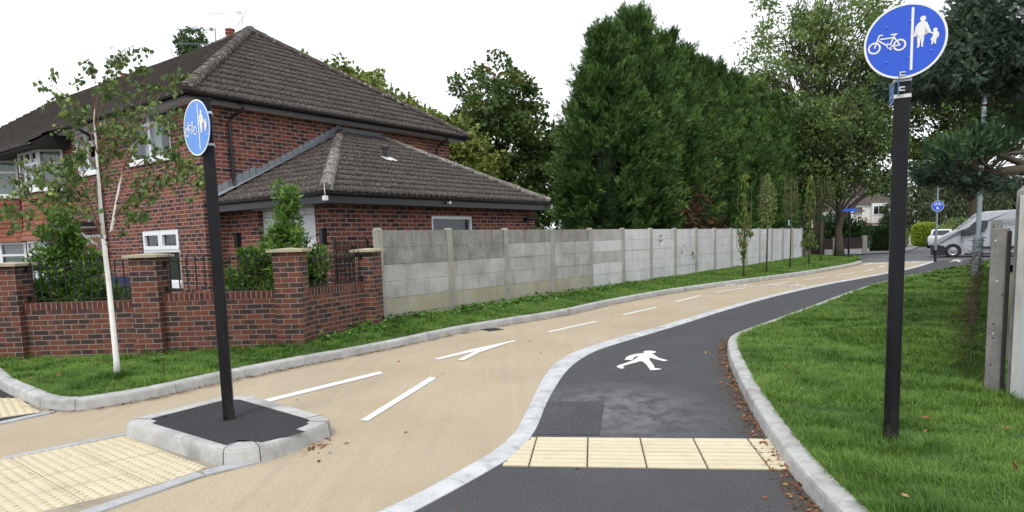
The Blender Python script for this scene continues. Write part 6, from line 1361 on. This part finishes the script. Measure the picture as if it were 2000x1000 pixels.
branches = [ # pixel polylines with depth offsets, radius, leaves, first leafy fraction
 ([(187, 270, 0), (184, 235, 0), (190, 190, 0), (205, 150, .05), (222, 118, .1), (240, 98, .1), (262, 88, .15)], .010, 46, .35),
 ([(186, 240, 0), (185, 200, 0), (187, 160, -.1), (178, 130, -.1), (160, 112, -.2)], .007, 26, .4),
 ([(190, 300, 0), (170, 240, -.1), (150, 205, -.2), (115, 175, -.3), (72, 152, -.4)], .008, 30, .45),
 ([(187, 250, 0), (200, 200, .1), (225, 160, .2), (232, 130, .3), (245, 115, .3)], .007, 34, .4),
 ([(233, 365, 0), (243, 320, .05), (256, 270, .1), (268, 225, .15), (280, 180, .2), (290, 140, .2), (268, 120, .2)], .011, 62, .3),
 ([(250, 290, .05), (275, 240, .1), (300, 205, .2), (320, 175, .3), (348, 160, .3), (352, 140, .3)], .008, 52, .3),
 ([(240, 330, 0), (275, 265, -.1), (310, 230, -.1), (345, 222, -.1), (368, 250, -.1), (372, 285, -.1)], .008, 62, .35),
 ([(222, 425, 0), (260, 375, -.1), (300, 348, -.2), (345, 322, -.2), (380, 322, -.3), (396, 365, -.3)], .009, 72, .35),
 ([(233, 365, 0), (268, 320, .1), (310, 296, .1), (345, 300, .1), (368, 330, .1)], .008, 52, .3),
 ([(200, 460, 0), (180, 410, -.1), (165, 360, -.2), (150, 330, -.2), (128, 300, -.3)], .008, 40, .3),
 ([(196, 400, 0), (168, 345, 0), (140, 325, .1), (100, 310, .1), (60, 330, .1), (18, 355, .2)], .009, 62, .35),
 ([(203, 470, 0), (180, 425, -.2), (150, 375, -.3), (110, 345, -.4), (60, 360, -.5), (20, 385, -.5), (8, 430, -.5)], .009, 64, .35),
 ([(198, 440, 0), (160, 400, -.3), (110, 395, -.5), (60, 395, -.6), (38, 430, -.6)], .008, 36, .4),
 ([(190, 330, 0), (160, 280, .1), (140, 250, .2), (135, 215, .2), (150, 205, .2)], .007, 44, .3),
 ([(194, 370, 0), (215, 320, .2), (225, 270, .3), (235, 220, .3), (262, 200, .3)], .008, 54, .25),
 ([(190, 300, 0), (205, 255, -.2), (235, 235, -.2), (275, 250, -.2), (298, 280, -.2)], .007, 50, .25),
 ([(226, 400, 0), (250, 350, -.2), (272, 340, -.2), (262, 380, -.2), (245, 420, -.2)], .007, 40, .3),
 ([(196, 410, 0), (185, 350, .2), (205, 300, .3), (240, 285, .3)], .006, 40, .2),
 ([(222, 430, 0), (245, 410, .1), (268, 380, .1), (300, 385, .1)], .006, 30, .3),
 ([(190, 330, 0), (165, 300, -.2), (145, 290, -.3), (130, 345, -.3), (125, 400, -.3)], .007, 46, .3),
 ([(200, 440, 0), (170, 430, -.3), (140, 400, -.4), (95, 370, -.4), (70, 340, -.4)], .006, 34, .3),
 ([(204, 480, 0), (235, 455, -.1), (262, 425, -.2), (285, 400, -.2)], .006, 18, .35)]
rng = np.random.default_rng(77); LP, LD, LS, LL = [], [], [], []
for pts, r0, nl, f0 in branches:
    W_ = [Vector(bp(*p)) for p in pts]; S_ = resample([tuple(v) for v in W_], .08) if False else None
    P3 = []
    for a, b in zip(W_, W_[1:]):
        for i in range(4): P3.append(a.lerp(b, i/4))
    P3.append(W_[-1])
    for _ in range(2): P3 = [P3[0]]+[(P3[i-1]+P3[i]*2+P3[i+1])/4 for i in range(1, len(P3)-1)]+[P3[-1]]
    n = len(P3); mb.tube(P3, [r0*(1-.8*i/(n-1)) for i in range(n)], 6)
    nt_ = max(4, nl//4)
    for k in range(nt_):
        f_ = f0+(1-f0)*(k+rng.random())/nt_; i = min(n-2, int(f_*(n-1))); p = P3[i].lerp(P3[i+1], f_*(n-1)-i); d = Vector((rng.normal(), rng.normal(), rng.normal()*.6-.25)).normalized(); L = rng.uniform(.08, .32)*(1.1-f_*.4); tip = p+d*L+Vector((0, 0, -.04)); mid = (p+tip)/2+Vector((0, 0, .015)); mb.tube([p, mid, tip], [.0028, .002, .001], 4)
        for _ in range(max(5, round(nl*3.0/nt_))):
            g_ = rng.uniform(.25, 1.05); b_ = (p.lerp(mid, g_*2) if g_ < .5 else mid.lerp(tip, g_*2-1)); LP.append(tuple(b_+Vector(rng.normal(size=3)*.026))); LD.append((rng.normal()*.55, rng.normal()*.55, -.75)); LL.append(rng.uniform(.040, .070))
mb.build('branches', 'bark_red', bt, smooth=True)
LP, LD, LL = np.array(LP), unit(np.array(LD)), np.array(LL); n = len(LP); S = unit(np.cross(LD, rng.normal(size=(n, 3)))); Nn = np.cross(LD, S); w_ = LL*.42
def pt(f_, sw, up): return LP+LD*(LL*f_)[:, None]+S*(w_*sw)[:, None]+Nn*(LL*up)[:, None]
V = np.stack([pt(0, 0, 0), pt(.28, 1.0, .10), pt(.62, .72, .12), pt(1, 0, 0), pt(.35, 0, -.03), pt(.28, -1.0, .10), pt(.62, -.72, .12)], 1).reshape(-1, 3); b_ = np.arange(n)[:, None]*7
Fa = np.concatenate([b_+np.array([[0, 1, 2, 4]]), b_+np.array([[4, 2, 3, 3]])[:, :4], b_+np.array([[0, 4, 6, 5]])])
Fq = np.concatenate([b_+np.array([[0, 1, 2, 4]]), b_+np.array([[0, 4, 6, 5]])]); Ft = np.concatenate([b_+np.array([[4, 2, 3]]), b_+np.array([[4, 3, 6]])])
r = np.clip(rng.normal(.45, .22, n), 0, 1)
npmesh('leaves', V, Fq, np.concatenate([r, r]), 'leaf_birch', bt); npmesh('leaf_tips', V, Ft, np.concatenate([r, r]), 'leaf_birch', bt)
mb = MB(); q = Vector(bp(177, 428, -.1)); mb.obox(q, ((.75, 0, .66), (-.66, 0, .75), (0, 1, 0)), (.042, .011, .002)); mb.build('plant_tag', 'tag_blue', bt)

# ------------------------------------------------------------------ laurel shrubs in the front garden
bush('laurel_shrub', 'upright glossy laurel shrub behind the railings below the bay windows', (-7.0, 10.45, -.25), [(0, 0, .75, .66, .42, .75), (0, 0, 1.5, .50, .4, .6), (-.02, 0, 2.15, .30, .28, .55), (.35, 0, .9, .45, .35, .5), (-.45, 0, .9, .4, .35, .55)], 300, 62, .10, 'leaf_laurel', 81, group='laurel shrubs in the front garden', crad=(.10, .18))
bush('laurel_shrub', 'pointed glossy laurel shrub in front of the white garage door', (-3.62, 10.55, -.25), [(.05, 0, 1.0, .52, .42, .8), (.08, 0, 1.8, .38, .32, .55), (.12, 0, 2.4, .20, .18, .42), (-.42, 0, 1.35, .28, .3, .6), (.45, 0, 1.4, .26, .3, .5)], 290, 62, .10, 'leaf_laurel', 82, group='laurel shrubs in the front garden', crad=(.10, .18))
bush('laurel_shrub', 'low laurel shrub tucked against the railings beside the left sign post', (-4.35, 10.5, -.25), [(0, 0, 1.1, .28, .3, .45), (.1, 0, .7, .3, .3, .6)], 80, 60, .10, 'leaf_laurel', 83, group='laurel shrubs in the front garden', crad=(.10, .17))
rng = np.random.default_rng(84); c = np.array([[bkx, bky, 1.58]])+unit(rng.normal(size=(26, 3)))*np.array([.26, .26, .17]); V, Fa, r = leaf_cloud(rng, c, np.full(26, .09), 22, .055, .4, .3); npmesh('flowers', V, Fa, r, 'leaf_red', hbk)

# ------------------------------------------------------------------ weeds, dry climber, leaf litter
rng = np.random.default_rng(91); V_, Fs, rs = [], [], []; nb = 0
for k in range(150):
    n_ = rng.uniform(-.6, 5.2)**1.0; x, y = FP(n_, -(.08+abs(rng.normal())*.16)); z = .23+rng.random()*.03; m_ = 16; P = np.array([x, y, z])+rng.normal(size=(m_, 3))*np.array([.12, .12, .035]); P[:, 2] = np.maximum(P[:, 2], .22); Dv = unit(rng.normal(size=(m_, 3))*np.array([1, 1, .35])); S = unit(np.cross(Dv, np.array([0, 0, 1.0])+rng.normal(size=(m_, 3))*.45)); Ln = rng.uniform(.05, .10, m_); V, Fa = rhombs(P, Dv, S, Ln, Ln*.8); V_.append(V); Fs.append(Fa+nb); nb += len(V); rs.append(rng.random(m_))
for k in range(60):
    x = -3.0+rng.random()*.75; y = 9.7+(x+3.0)*2.1; P = np.array([x+.15+rng.random()*.15, y, .2])+rng.normal(size=(9, 3))*np.array([.1, .1, .03]); Dv = unit(rng.normal(size=(9, 3))*np.array([1, 1, .35])); S = unit(np.cross(Dv, np.array([0, 0, 1.0])+rng.normal(size=(9, 3))*.45)); Ln = rng.uniform(.04, .08, 9); V, Fa = rhombs(P, Dv, S, Ln, Ln*.8); V_.append(V); Fs.append(Fa+nb); nb += len(V); rs.append(rng.random(9))
tag(npmesh('weeds', np.concatenate(V_), np.concatenate(Fs), np.concatenate(rs), 'weed'), 'broad leaved weeds and ivy creeping along the foot of the concrete fence', 'weeds', kind='stuff')
mb = MB(); rn = random.Random(4)
for k in range(420):
    s_ = rn.random()**1.3*9; zb = rn.uniform(.15, 1.35)*(1 if rn.random() < .6 else .7); p = Vector((4.22+u36[0]*s_, 5.95+u36[1]*s_, zb)); w_ = Vector((-.809, .588, 0)); pts = [p+w_*rn.uniform(.02, .05)]
    d = w_*rn.uniform(.2, 1)+Vector(u36+(0,))*rn.uniform(-1, 1)+Vector((0, 0, rn.uniform(-1, .6))); L = rn.uniform(.06, .22)
    for i in range(3): d = (d+Vector((rn.uniform(-.5, .5), rn.uniform(-.5, .5), rn.uniform(-.6, .3)))); pts.append(pts[-1]+d.normalized()*L/2)
    mb.tube(pts, [.003, .0025, .002, .001], 3, cap=False)
st = mb.build('dry_climber', 'dry_stem'); tag(st, 'dead brown climber stems hanging off the right hand fence', 'dead climber', kind='stuff')
rng = np.random.default_rng(93); P = []
def along(line, n, w_, z, dens=1, f0=0, f1=1):
    L = resample(line, .05)
    for _ in range(n):
        i = int((f0+(f1-f0)*rng.random())*(len(L)-2)); c_ = L[i]; t_ = (L[i+1]-L[i]).normalized(); o_ = abs(rng.normal())*w_; P.append((c_.x+t_.y*o_, c_.y-t_.x*o_, z+abs(rng.normal())*.008))
along(KLs, 330, .05, .008, f0=.10, f1=1); along(KLs, 120, .04, .008, f0=.13, f1=.25); along(KLs, 200, .05, .008, f0=.8, f1=1)
KRrev = [Vector((p.x, p.y)) for p in KRs][::-1]; along(KRrev, 620, .06, .008, f0=.68, f1=.98); along(KRrev, 120, .1, .008, f0=.62, f1=.97)
along([Vector(b) for b in b0]+[b0[0]], 0, .05, .006)
for _ in range(150):
    a = rng.uniform(0, 1)
    P.append((-1.6+rng.normal()*.09, 5.12+rng.normal()*.18, .008)) if a < .3 else P.append((rng.uniform(-4, 3.0), 3.5+rng.random()**1.3*14, .008))
P = np.array(P); keep = np.ones(len(P), bool); n = len(P); Dv = unit(rng.normal(size=(n, 3))*np.array([1, 1, .25])); S = unit(np.cross(Dv, np.array([0, 0, 1.0])+rng.normal(size=(n, 3))*.35)); Ln = rng.uniform(.018, .055, n); V, Fa = rhombs(P, Dv, S, Ln, Ln*.55)
tag(npmesh('leaf_litter', V, Fa, rng.random(n), 'leaf_litter'), 'dry brown fallen leaves gathered along the kerbs', 'fallen leaves', kind='stuff')
rng = np.random.default_rng(94); P = []; along(KRrev, 2600, .07, .006, f0=.66, f1=.98)
P = np.array(P[-2600:]); n = len(P); Dv = unit(rng.normal(size=(n, 3))*np.array([1, 1, .12])); S = unit(np.cross(Dv, np.array([0, 0, 1.0]))); Ln = rng.uniform(.03, .09, n); V, Fa = rhombs(P, Dv, S, Ln, np.full(n, .0022)); tag(npmesh('dry_grass_clippings', V, Fa, rng.random(n), 'dry_stem'), 'pale dry clippings lying in the right hand kerb channel', 'clippings', kind='stuff')
# long uncut tufts round the posts and along the right fence, and a few stray blown leaves on the lawn
rng = np.random.default_rng(97); cen = []
for _ in range(34): cen.append((2.66+rng.normal()*.22, 4.62+rng.normal()*.2, .10))
for _ in range(90): s_ = rng.random()**1.4*12-.6; o_ = abs(rng.normal())*.18+.05; cen.append((4.2+u36[0]*s_-.809*o_, 5.7+u36[1]*s_+.588*o_, .11))
for _ in range(330): k_ = rng.random(); p_ = posR(np.array([1+rng.random()**1.3*(len(aR)-3)]), np.array([.06+.9*rng.random()]))[0]; cen.append(tuple(p_))
for _ in range(160): p_ = posL(np.array([2+rng.random()*(len(aL)*.45)]), np.array([.1+.9*rng.random()]))[0]; cen.append(tuple(p_))
for _ in range(26): cen.append((-4.69+rng.normal()*.1, 7.69+rng.normal()*.08, .11))
cen = np.array(cen); k = 46; idx = np.repeat(np.arange(len(cen)), k); n = len(idx); sc_ = rng.uniform(.7, 1.25, len(cen))[idx]; off = rng.normal(size=(n, 2))*.032*sc_[:, None]; P = cen[idx].copy(); P[:, :2] += off; d = np.linalg.norm(P[:, :2], axis=1)
Dxy = unit(off+rng.normal(size=(n, 2))*.03); Lh = rng.uniform(.07, .15, n)*sc_; Wd = np.clip(.0010*d/1.6, .0028, .02); S = np.stack([-Dxy[:, 1], Dxy[:, 0]], 1)
def tp(f, wf, c): return np.stack([P[:, 0]+Dxy[:, 0]*Lh*c+S[:, 0]*Wd*wf, P[:, 1]+Dxy[:, 1]*Lh*c+S[:, 1]*Wd*wf, P[:, 2]-.01+Lh*f], 1)
V = np.stack([tp(0, -.5, 0), tp(0, .5, 0), tp(.55, .4, .22), tp(.55, -.4, .22), tp(.78, .05, .72), tp(.78, -.05, .72)], 1).reshape(-1, 3); b_ = np.arange(n)[:, None]*6; r = np.clip(rng.normal(.22, .12, len(cen))[idx]+rng.normal(0, .14, n), 0, .9)
tag(npmesh('grass_tufts', V, np.concatenate([b_+np.array([[0, 1, 2, 3]]), b_+np.array([[3, 2, 4, 5]])]), np.concatenate([r, r]), 'grass'), 'longer darker uncut grass tufts round the posts and fence feet', 'grass', kind='stuff')
P = np.concatenate([posR(1+rng.random(26)*9*5, .05+.9*rng.random(26)), posL(3+rng.random(22)*40, .05+.8*rng.random(22))]); P[:, 2] += .045; n = len(P); Dv = unit(rng.normal(size=(n, 3))*np.array([1, 1, .3])); S = unit(np.cross(Dv, np.array([0, 0, 1.0])+rng.normal(size=(n, 3))*.4)); Ln = rng.uniform(.04, .07, n); V, Fa = rhombs(P, Dv, S, Ln, Ln*.6); tag(npmesh('blown_leaves', V, Fa, .6+.4*rng.random(n), 'leaf_litter'), 'scattered yellow and brown leaves lying on the grass verges', 'fallen leaves', kind='stuff')
# drains
for (x, y, an, lb) in ((-.36, 11.76, 35, 'small iron gully grate against the left kerb'), (3.0, 9.0, 60, 'small iron gully grate at the bend of the right kerb')):
    mb = MB(); ux_ = (math.cos(R_(an)), math.sin(R_(an)))
    for i in range(7): mb.box((-.15+i*.045, -.12, .0), (-.15+i*.045+.025, .12, .009), ux_, (x, y))
    mb.box((-.17, -.14, .0), (.15, -.12, .01), ux_, (x, y)); mb.box((-.17, .12, .0), (.15, .14, .01), ux_, (x, y)); tag(mb.build('drain_grate', 'trim'), lb, 'drain')

# ------------------------------------------------------------------ vehicles
def wheel(parent, x, y, z, r, axis, w_=.2):
    ax = Vector(axis).normalized(); c = Vector((x, y, z)); e_ = ax.cross(Vector((0, 0, 1))); mb = MB()
    def ringv(rr, o): return [c+ax*o+e_*math.cos(a*math.pi/12)*rr+Vector((0, 0, 1))*math.sin(a*math.pi/12)*rr for a in range(24)]
    V = []; seq = [(r*.62, -w_/2), (r*.96, -w_/2), (r, -w_*.35), (r, w_*.35), (r*.96, w_/2), (r*.62, w_/2)]
    for rr, o in seq: V += ringv(rr, o)
    mb.add(V, [(i*24+k, i*24+(k+1) % 24, (i+1)*24+(k+1) % 24, (i+1)*24+k) for i in range(5) for k in range(24)]); wh = mb.build('wheel', 'rubber', parent, smooth=False)
    mb = MB(); V = ringv(r*.62, -w_*.4)+ringv(r*.5, -w_*.3)+ringv(r*.15, -w_*.42); mb.add(V, [(i*24+k, i*24+(k+1) % 24, (i+1)*24+(k+1) % 24, (i+1)*24+k) for i in range(2) for k in range(24)]+[tuple(range(48, 72))]); V = ringv(r*.62, w_*.4)+ringv(r*.5, w_*.3)+ringv(r*.15, w_*.42); mb.add(V, [(i*24+k, i*24+(k+1) % 24, (i+1)*24+(k+1) % 24, (i+1)*24+k) for i in range(2) for k in range(24)]+[tuple(range(48, 72))]); mb.build('rim', 'alloy', wh)
class VB(MB):
    def __init__(s, o, h): super().__init__(); s.o = o; s.h = h   # origin, heading unit vector (front), y to the left of travel
    def p(s, x, y, z): return (s.o[0]+x*s.h[0]-y*s.h[1], s.o[1]+x*s.h[1]+y*s.h[0], s.o[2]+z)
    def loft(s, stations):
        """stations: list of (x, [(halfwidth, z)...]) from low to high, closed across"""
        k = len(stations[0][1]); V = []
        for x, sec in stations: V += [s.p(x, -w_, z) for w_, z in sec]+[s.p(x, w_, z) for w_, z in reversed(sec)]
        n = 2*k; Fc = [(i*n+j, i*n+(j+1) % n, (i+1)*n+(j+1) % n, (i+1)*n+j) for i in range(len(stations)-1) for j in range(n)]
        Fc += [tuple(range(n)), tuple(range((len(stations)-1)*n, len(stations)*n))[::-1]]; return s.add(V, Fc)
    def quadf(s, pts): return s.add([s.p(*q) for q in pts], [tuple(range(len(pts)))])
def car(label, o, head, paint, group=None):
    t = thing('parked_car', label, 'car', o, group); h = Vector(head).normalized()
    b = VB(o, h); S_ = []
    for x, zl, zb, zt, wl, wb, wt in ((2.05, .32, .5, .62, .62, .70, .60), (1.95, .22, .5, .70, .76, .82, .70), (1.3, .2, .55, .86, .82, .87, .76), (.85, .2, .55, .93, .83, .88, .78), (-1.6, .2, .55, .96, .83, .88, .80), (-1.95, .24, .55, .92, .78, .84, .74), (-2.02, .34, .55, .8, .70, .76, .66)): S_.append((x, [(wl, zl), (wb, zb), (wb, (zb+zt)/2+.06), (wt, zt)]))
    b.loft(S_); body = b.build('body', paint, t, smooth=True, bev=0)
    c = VB(o, h); c.loft([(.82, [(.76, .90), (.74, .93), (.70, .95)]), (.25, [(.77, .90), (.66, 1.33), (.55, 1.40)]), (-.6, [(.78, .92), (.66, 1.38), (.54, 1.45)]), (-1.35, [(.77, .92), (.63, 1.32), (.52, 1.38)]), (-1.85, [(.72, .90), (.66, .96), (.6, .99)])]); c.build('cabin', paint, t, smooth=True)
    for sg in (-1, 1):
        g_ = VB(o, h); g_.quadf([(.62, sg*.775, .95), (.2, sg*.70, 1.30), (-.25, sg*.69, 1.34), (-.25, sg*.785, .96)]); g_.build('side_window', 'car_glass', t); g_ = VB(o, h); g_.quadf([(-.32, sg*.785, .96), (-.32, sg*.69, 1.34), (-1.2, sg*.68, 1.30), (-1.45, sg*.765, .97)]); g_.build('side_window', 'car_glass', t)
        g_ = VB(o, h); g_.quadf([(1.97, sg*.45, .56), (1.90, sg*.72, .58), (1.80, sg*.74, .70), (1.97, sg*.45, .68)]); g_.build('headlight', 'lamp_clear', t)
        g_ = VB(o, h); g_.quadf([(-2.03, sg*.45, .66), (-1.99, sg*.72, .66), (-1.94, sg*.72, .84), (-2.0, sg*.5, .82)]); g_.build('rear_light', 'lamp_red', t)
    g_ = VB(o, h); g_.quadf([(.83, -.66, .96), (.83, .66, .96), (.29, .56, 1.36), (.29, -.56, 1.36)]); g_.build('windscreen', 'car_glass', t)
    g_ = VB(o, h); g_.quadf([(-1.86, -.58, 1.0), (-1.86, .58, 1.0), (-1.42, .5, 1.35), (-1.42, -.5, 1.35)]); g_.build('rear_window', 'car_glass', t)
    for x in (1.25, -1.25):
        for sg in (-1, 1): q = b.p(x, sg*.80, .30); wheel(t, q[0], q[1], q[2], .30, (-h.y, h.x, 0))
    return t
car('dark blue car parked on the drive behind the garden railings', (-7.45, 11.75, -.27), (.97, -.24), 'blue_paint')
car('blue car parked behind the far brown fence', (20.6, 45.6, .22), (-.9, -.43), 'blue_paint')
car('white car seen from behind beyond the nose of the van', (34.0, 52.3, 0), (.55, .84), 'white_paint_car')
# silver panel van, nose to the left
van = thing('panel_van', 'silver panel van parked nose left across the end of the footpath', 'van', (22.42, 35.06, -.02)); X0 = 22.42; SC = .0271
def vx(px): return X0+(px-1827)*.0248
prof = [(1829, 498), (1827.5, 490), (1828, 480), (1832, 470), (1840, 463.5), (1868, 451.5), (1886, 437), (1906, 420), (1916, 416.8), (1960, 415.5), (2040, 415), (2046, 419), (2049, 460), (2049, 497)]
pz = lambda y: (502-y)*SC
Pf = [(vx(x), pz(y)) for x, y in prof]
def hwz(z): return .99 if z < 1.25 else .99-.10*((z-1.25)/1.1)**1.6
YV = 36.05; mb = MB(); n = len(Pf); ins = lambda x, z: (min(0, 1) or 0)
def vsec(k, dz=0): return 0
noseW = lambda x: 1 if x > vx(1868) else .80+.20*math.sin(max(0, (x-vx(1827.5))/(vx(1868)-vx(1827.5)))*math.pi/2)
V = []; levels = [0, .5, 1]
# side shell built as strips so that the nose narrows and the roof rounds off
for sg in (-1, 1): V += [(x, YV+sg*hwz(z)*noseW(x), z) for x, z in Pf]
for sg in (-1, 1): V += [(x+(.02 if i < 5 else 0)*0, YV+sg*(hwz(z)*noseW(x)-.10), z+(.035 if 5 <= i <= 10 else 0)) for i, (x, z) in enumerate(Pf)]
Fc = [tuple(range(n)), tuple(range(n, 2*n))[::-1]]
for i in range(n-1): Fc += [(i, i+1, 2*n+i+1, 2*n+i), (n+i, n+i+1, 3*n+i+1, 3*n+i), (2*n+i, 2*n+i+1, 3*n+i+1, 3*n+i)]
mb.add(V, Fc); bodyv = mb.build('body', 'van_paint', van, bev=.025, smooth=False)
def side(name, pts, m, d=.004, parent=van, sgs=(-1, 1)):
    for sg in sgs: mb = MB(); mb.add([(vx(x), YV+sg*(hwz(pz(y))*noseW(vx(x))+d), pz(y)) for x, y in pts], [tuple(range(len(pts)))]); mb.build(name, m, parent)
side('side_window', [(1886.5, 461), (1884.5, 457), (1884.5, 450), (1890, 442), (1897, 435), (1905, 433.5), (1905, 456)], 'car_glass'); side('side_window', [(1907, 456), (1907, 433), (1918, 432.7), (1920.5, 436), (1919, 446), (1914, 453.5)], 'car_glass')
side('door_seam', [(1925, 420), (1925.6, 420), (1925.6, 492), (1925, 492)], 'trim'); side('door_seam', [(1876, 455), (1876.6, 455), (1876, 480), (1883, 492), (1882, 492), (1875.4, 480)], 'trim')
side('rubbing_strip', [(1896, 482.5), (1903, 481.5), (1968, 481.5), (1968, 486.5), (1901, 486.5)], 'trim', .012); side('door_handle', [(1912, 464.5), (1919, 464.5), (1919, 466), (1912, 466)], 'trim', .02)
side('door_seam', [(1928, 432.5), (1990, 432.5), (1990, 433), (1928, 433)], 'trim'); side('sill', [(1882, 493.5), (1990, 493.5), (1990, 497), (1882, 497)], 'trim', .01)
side('headlight', [(1837, 471.5), (1841, 466), (1849, 462.5), (1848.5, 466.5), (1842, 471)], 'lamp_clear', .01)
side('bumper', [(1829, 498), (1827.3, 490), (1827.8, 480), (1833, 476.5), (1846, 480), (1849, 486), (1846, 498)], 'trim', .012)
mb = MB(); mb.add([(vx(1827.5)-.02, YV+sg*.80, pz(y)) for y, sg in ((498, -1), (498, 1), (478, 1), (478, -1))], [(0, 1, 2, 3)]); mb.build('front_bumper', 'trim', van)
mb = MB(); mb.add([(vx(x)-.01, YV+sg*w_, pz(y)+.045) for x, y, sg, w_ in ((1871, 449.3, -1, .80), (1871, 449.3, 1, .80), (1886, 437, 1, .78), (1903, 422.3, 1, .74), (1903, 422.3, -1, .74), (1886, 437, -1, .78))], [(0, 1, 2, 5), (5, 2, 3, 4)]); mb.build('windscreen', 'car_glass', van)
for sg in (-1, 1): mb = MB(); mb.obox((vx(1879), YV+sg*1.08, pz(455)), ((1, 0, 0), (0, 1, 0), (0, 0, 1)), (.11, .10, .16)); mb.build('wing_mirror', 'trim', van, bev=.03)
for px_ in (1861.5, 1985):
    for sg in (-1, 1):
        if True:
            arch = [(px_+15.5*math.cos(R_(a)), 491-15*math.sin(R_(a))) for a in range(-20, 201, 20)]; side('wheel_arch', arch, 'trim', .006, sgs=(sg,))
        wheel(van, vx(px_), YV+sg*.93, .36, .36, (0, -sg, 0), .22)
van_done = True
sh = []; rv = random.Random(3)
for row, (xa, xb) in enumerate(((0, .95), (.02, .8), (0, .7))):
    xx = xa
    while xx < xb: w_ = rv.uniform(.05, .13); sh.append(S_line((xx, -row*.085), (xx+w_, -row*.085), .03)); xx += w_+.035
symbol_mesh(sh, (vx(1938), YV-hwz(1.9)-.012, pz(432.5)-.1), (1, 0, 0), (0, 0, 1), (0, -1, 0), 'lettering', 'trim', van, .00005)
van.rotation_euler.z = R_(-28)

# ------------------------------------------------------------------ across the road: fence, houses
bf = thing('panel_fence', 'low brown panel fence with concrete posts and gravel boards across the road', 'fence', (20, 42.6, 0))
fp_ = [G(1588, 501), G(1628, 500.5), G(1680, 498), G(1683, 498)]
xs = [18.9, 20.65, 22.45]; yb = 42.55
for x in (18.85, 20.75): mb = MB(); mb.box((-.06, -.06, 0), (.06, .06, 1.12), (1, 0), (x, yb)); mb.build('post', 'fence_post', bf)
mb = MB(); mb.box((-.14, -.1, 0), (.14, .1, 1.2), (1, 0), (22.72, yb)); mb.build('post', 'fence_post', bf)
for a, b in ((17.0, 18.79), (18.91, 20.69), (20.81, 22.58)):
    mb = MB(); mb.box((a, yb-.03, 0), (b, yb+.02, .38)); mb.build('gravel_board', 'fence_pale', bf); mb = MB()
    for k in range(7): mb.box((a, yb-.02-.004*(k % 2), .385+k*.1), (b, yb+.015, .48+k*.1))
    mb.build('panel', 'brown_panel', bf)
d = Vector((.55, .83)).normalized(); a = Vector((22.8, 42.7))
for k in range(3):
    q = a+d*(1.45*k); mb = MB(); mb.box((-.06, -.06, 0), (.06, .06, 1.22), tuple(d), q); mb.build('post', 'fence_post', bf)
    if k < 2:
        mb = MB(); mb.box((.06, -.03, 0), (1.39, .02, .4), tuple(d), q); mb.build('gravel_board', 'fence_pale', bf); mb = MB()
        for j in range(7): mb.box((.06, -.02-.004*(j % 2), .405+j*.1), (1.39, .015, .50+j*.1), tuple(d), q)
        mb.build('panel', 'brown_panel', bf)
pf = thing('picket_fence', 'pale low boarded fence beyond the golden hedge', 'fence', (38, 60, 0)); a, b = Vector((37.7, 62.5)), Vector((42.5, 67)); n = 26; mb = MB()
for i in range(n): q = a.lerp(b, i/(n-1)); mb.box((-.09, -.02, 0), (.09, .02, .98+.03*(i % 2)), tuple((b-a).normalized()), q)
mb.build('boards', 'fence_pale', pf)
def far_house(label, o, ang, W, Dp, eave, ridge_, m_up='white_render', seed=0, bays=True):
    t = thing('far_house', label, 'house', o); c_, s_ = math.cos(R_(ang)), math.sin(R_(ang)); P3 = lambda x, y, z: (o[0]+x*c_-y*s_, o[1]+x*s_+y*c_, o[2]+z)
    def bx(name, a, b, m, par=t):
        mb = MB(); mb.box(a, b, (c_, s_), (o[0], o[1])); ob = mb.build(name, m, par); return ob
    bx('wall', (0, 0, 0), (W, Dp, eave*.52), 'far_brick'); bx('upper_wall', (0, 0, eave*.52), (W, Dp, eave), m_up)
    e_ = .35; mb = MB(); mb.add([P3(-e_, -e_, eave-.05), P3(W+e_, -e_, eave-.05), P3(W+e_, Dp+e_, eave-.05), P3(-e_, Dp+e_, eave-.05), P3(Dp/2, Dp/2, ridge_), P3(W-Dp/2, Dp/2, ridge_)], [(0, 1, 5, 4), (1, 2, 5), (2, 3, 4, 5), (3, 0, 4), (3, 2, 1, 0)]); rf_ = mb.build('roof', 'roof_tile', t)
    bx('chimney', (W*.5-.4, Dp*.5-.3, ridge_-.6), (W*.5+.4, Dp*.5+.3, ridge_+.9), 'far_brick', rf_)
    for (x0, x1) in ((.9, 2.9), (W-2.9, W-.9)):
        bx('bay', (x0, -.6, 0), (x1, 0, eave*.50), 'far_brick'); bx('bay', (x0, -.6, eave*.5), (x1, 0, eave), m_up)
        for z0, z1 in ((.9, 2.1), (eave-1.35, eave-.25)):
            w_ = bx('window', (x0+.12, -.66, z0), (x1-.12, -.602, z1), 'upvc')
            for k in range(3): bx('pane', (x0+.2+k*(x1-x0-.4)/3, -.672, z0+.1), (x0+.14+(k+1)*(x1-x0-.4)/3, -.662, z1-.1), 'car_glass', w_)
    for x0 in (W/2-1.2, W/2+.4): w_ = bx('window', (x0, -.06, eave-1.3), (x0+.9, -.004, eave-.3), 'upvc'); bx('pane', (x0+.08, -.068, eave-1.22), (x0+.82, -.062, eave-.38), 'car_glass', w_)
    for k in range(9): x = .2+k*(W-.4)/8; bx('timber_stud', (x-.06, -.012, eave*.55), (x+.06, -.003, eave-.1), 'timber_black') if seed and not any(a-.3 < x < b+.3 for a, b in ((.9, 2.9), (W-2.9, W-.9), (W/2-1.2, W/2+1.3))) else None
    return t
far_house('half timbered brick semi across the road behind the laurel bush', (35.6, 80, 0), -12, 10.0, 7, 4.6, 7.2, seed=1)
far_house('white rendered house with red tiled bay seen left of the dark tree trunk', (29.6, 66, 0), -6, 5.0, 5, 3.4, 5.4, seed=0)
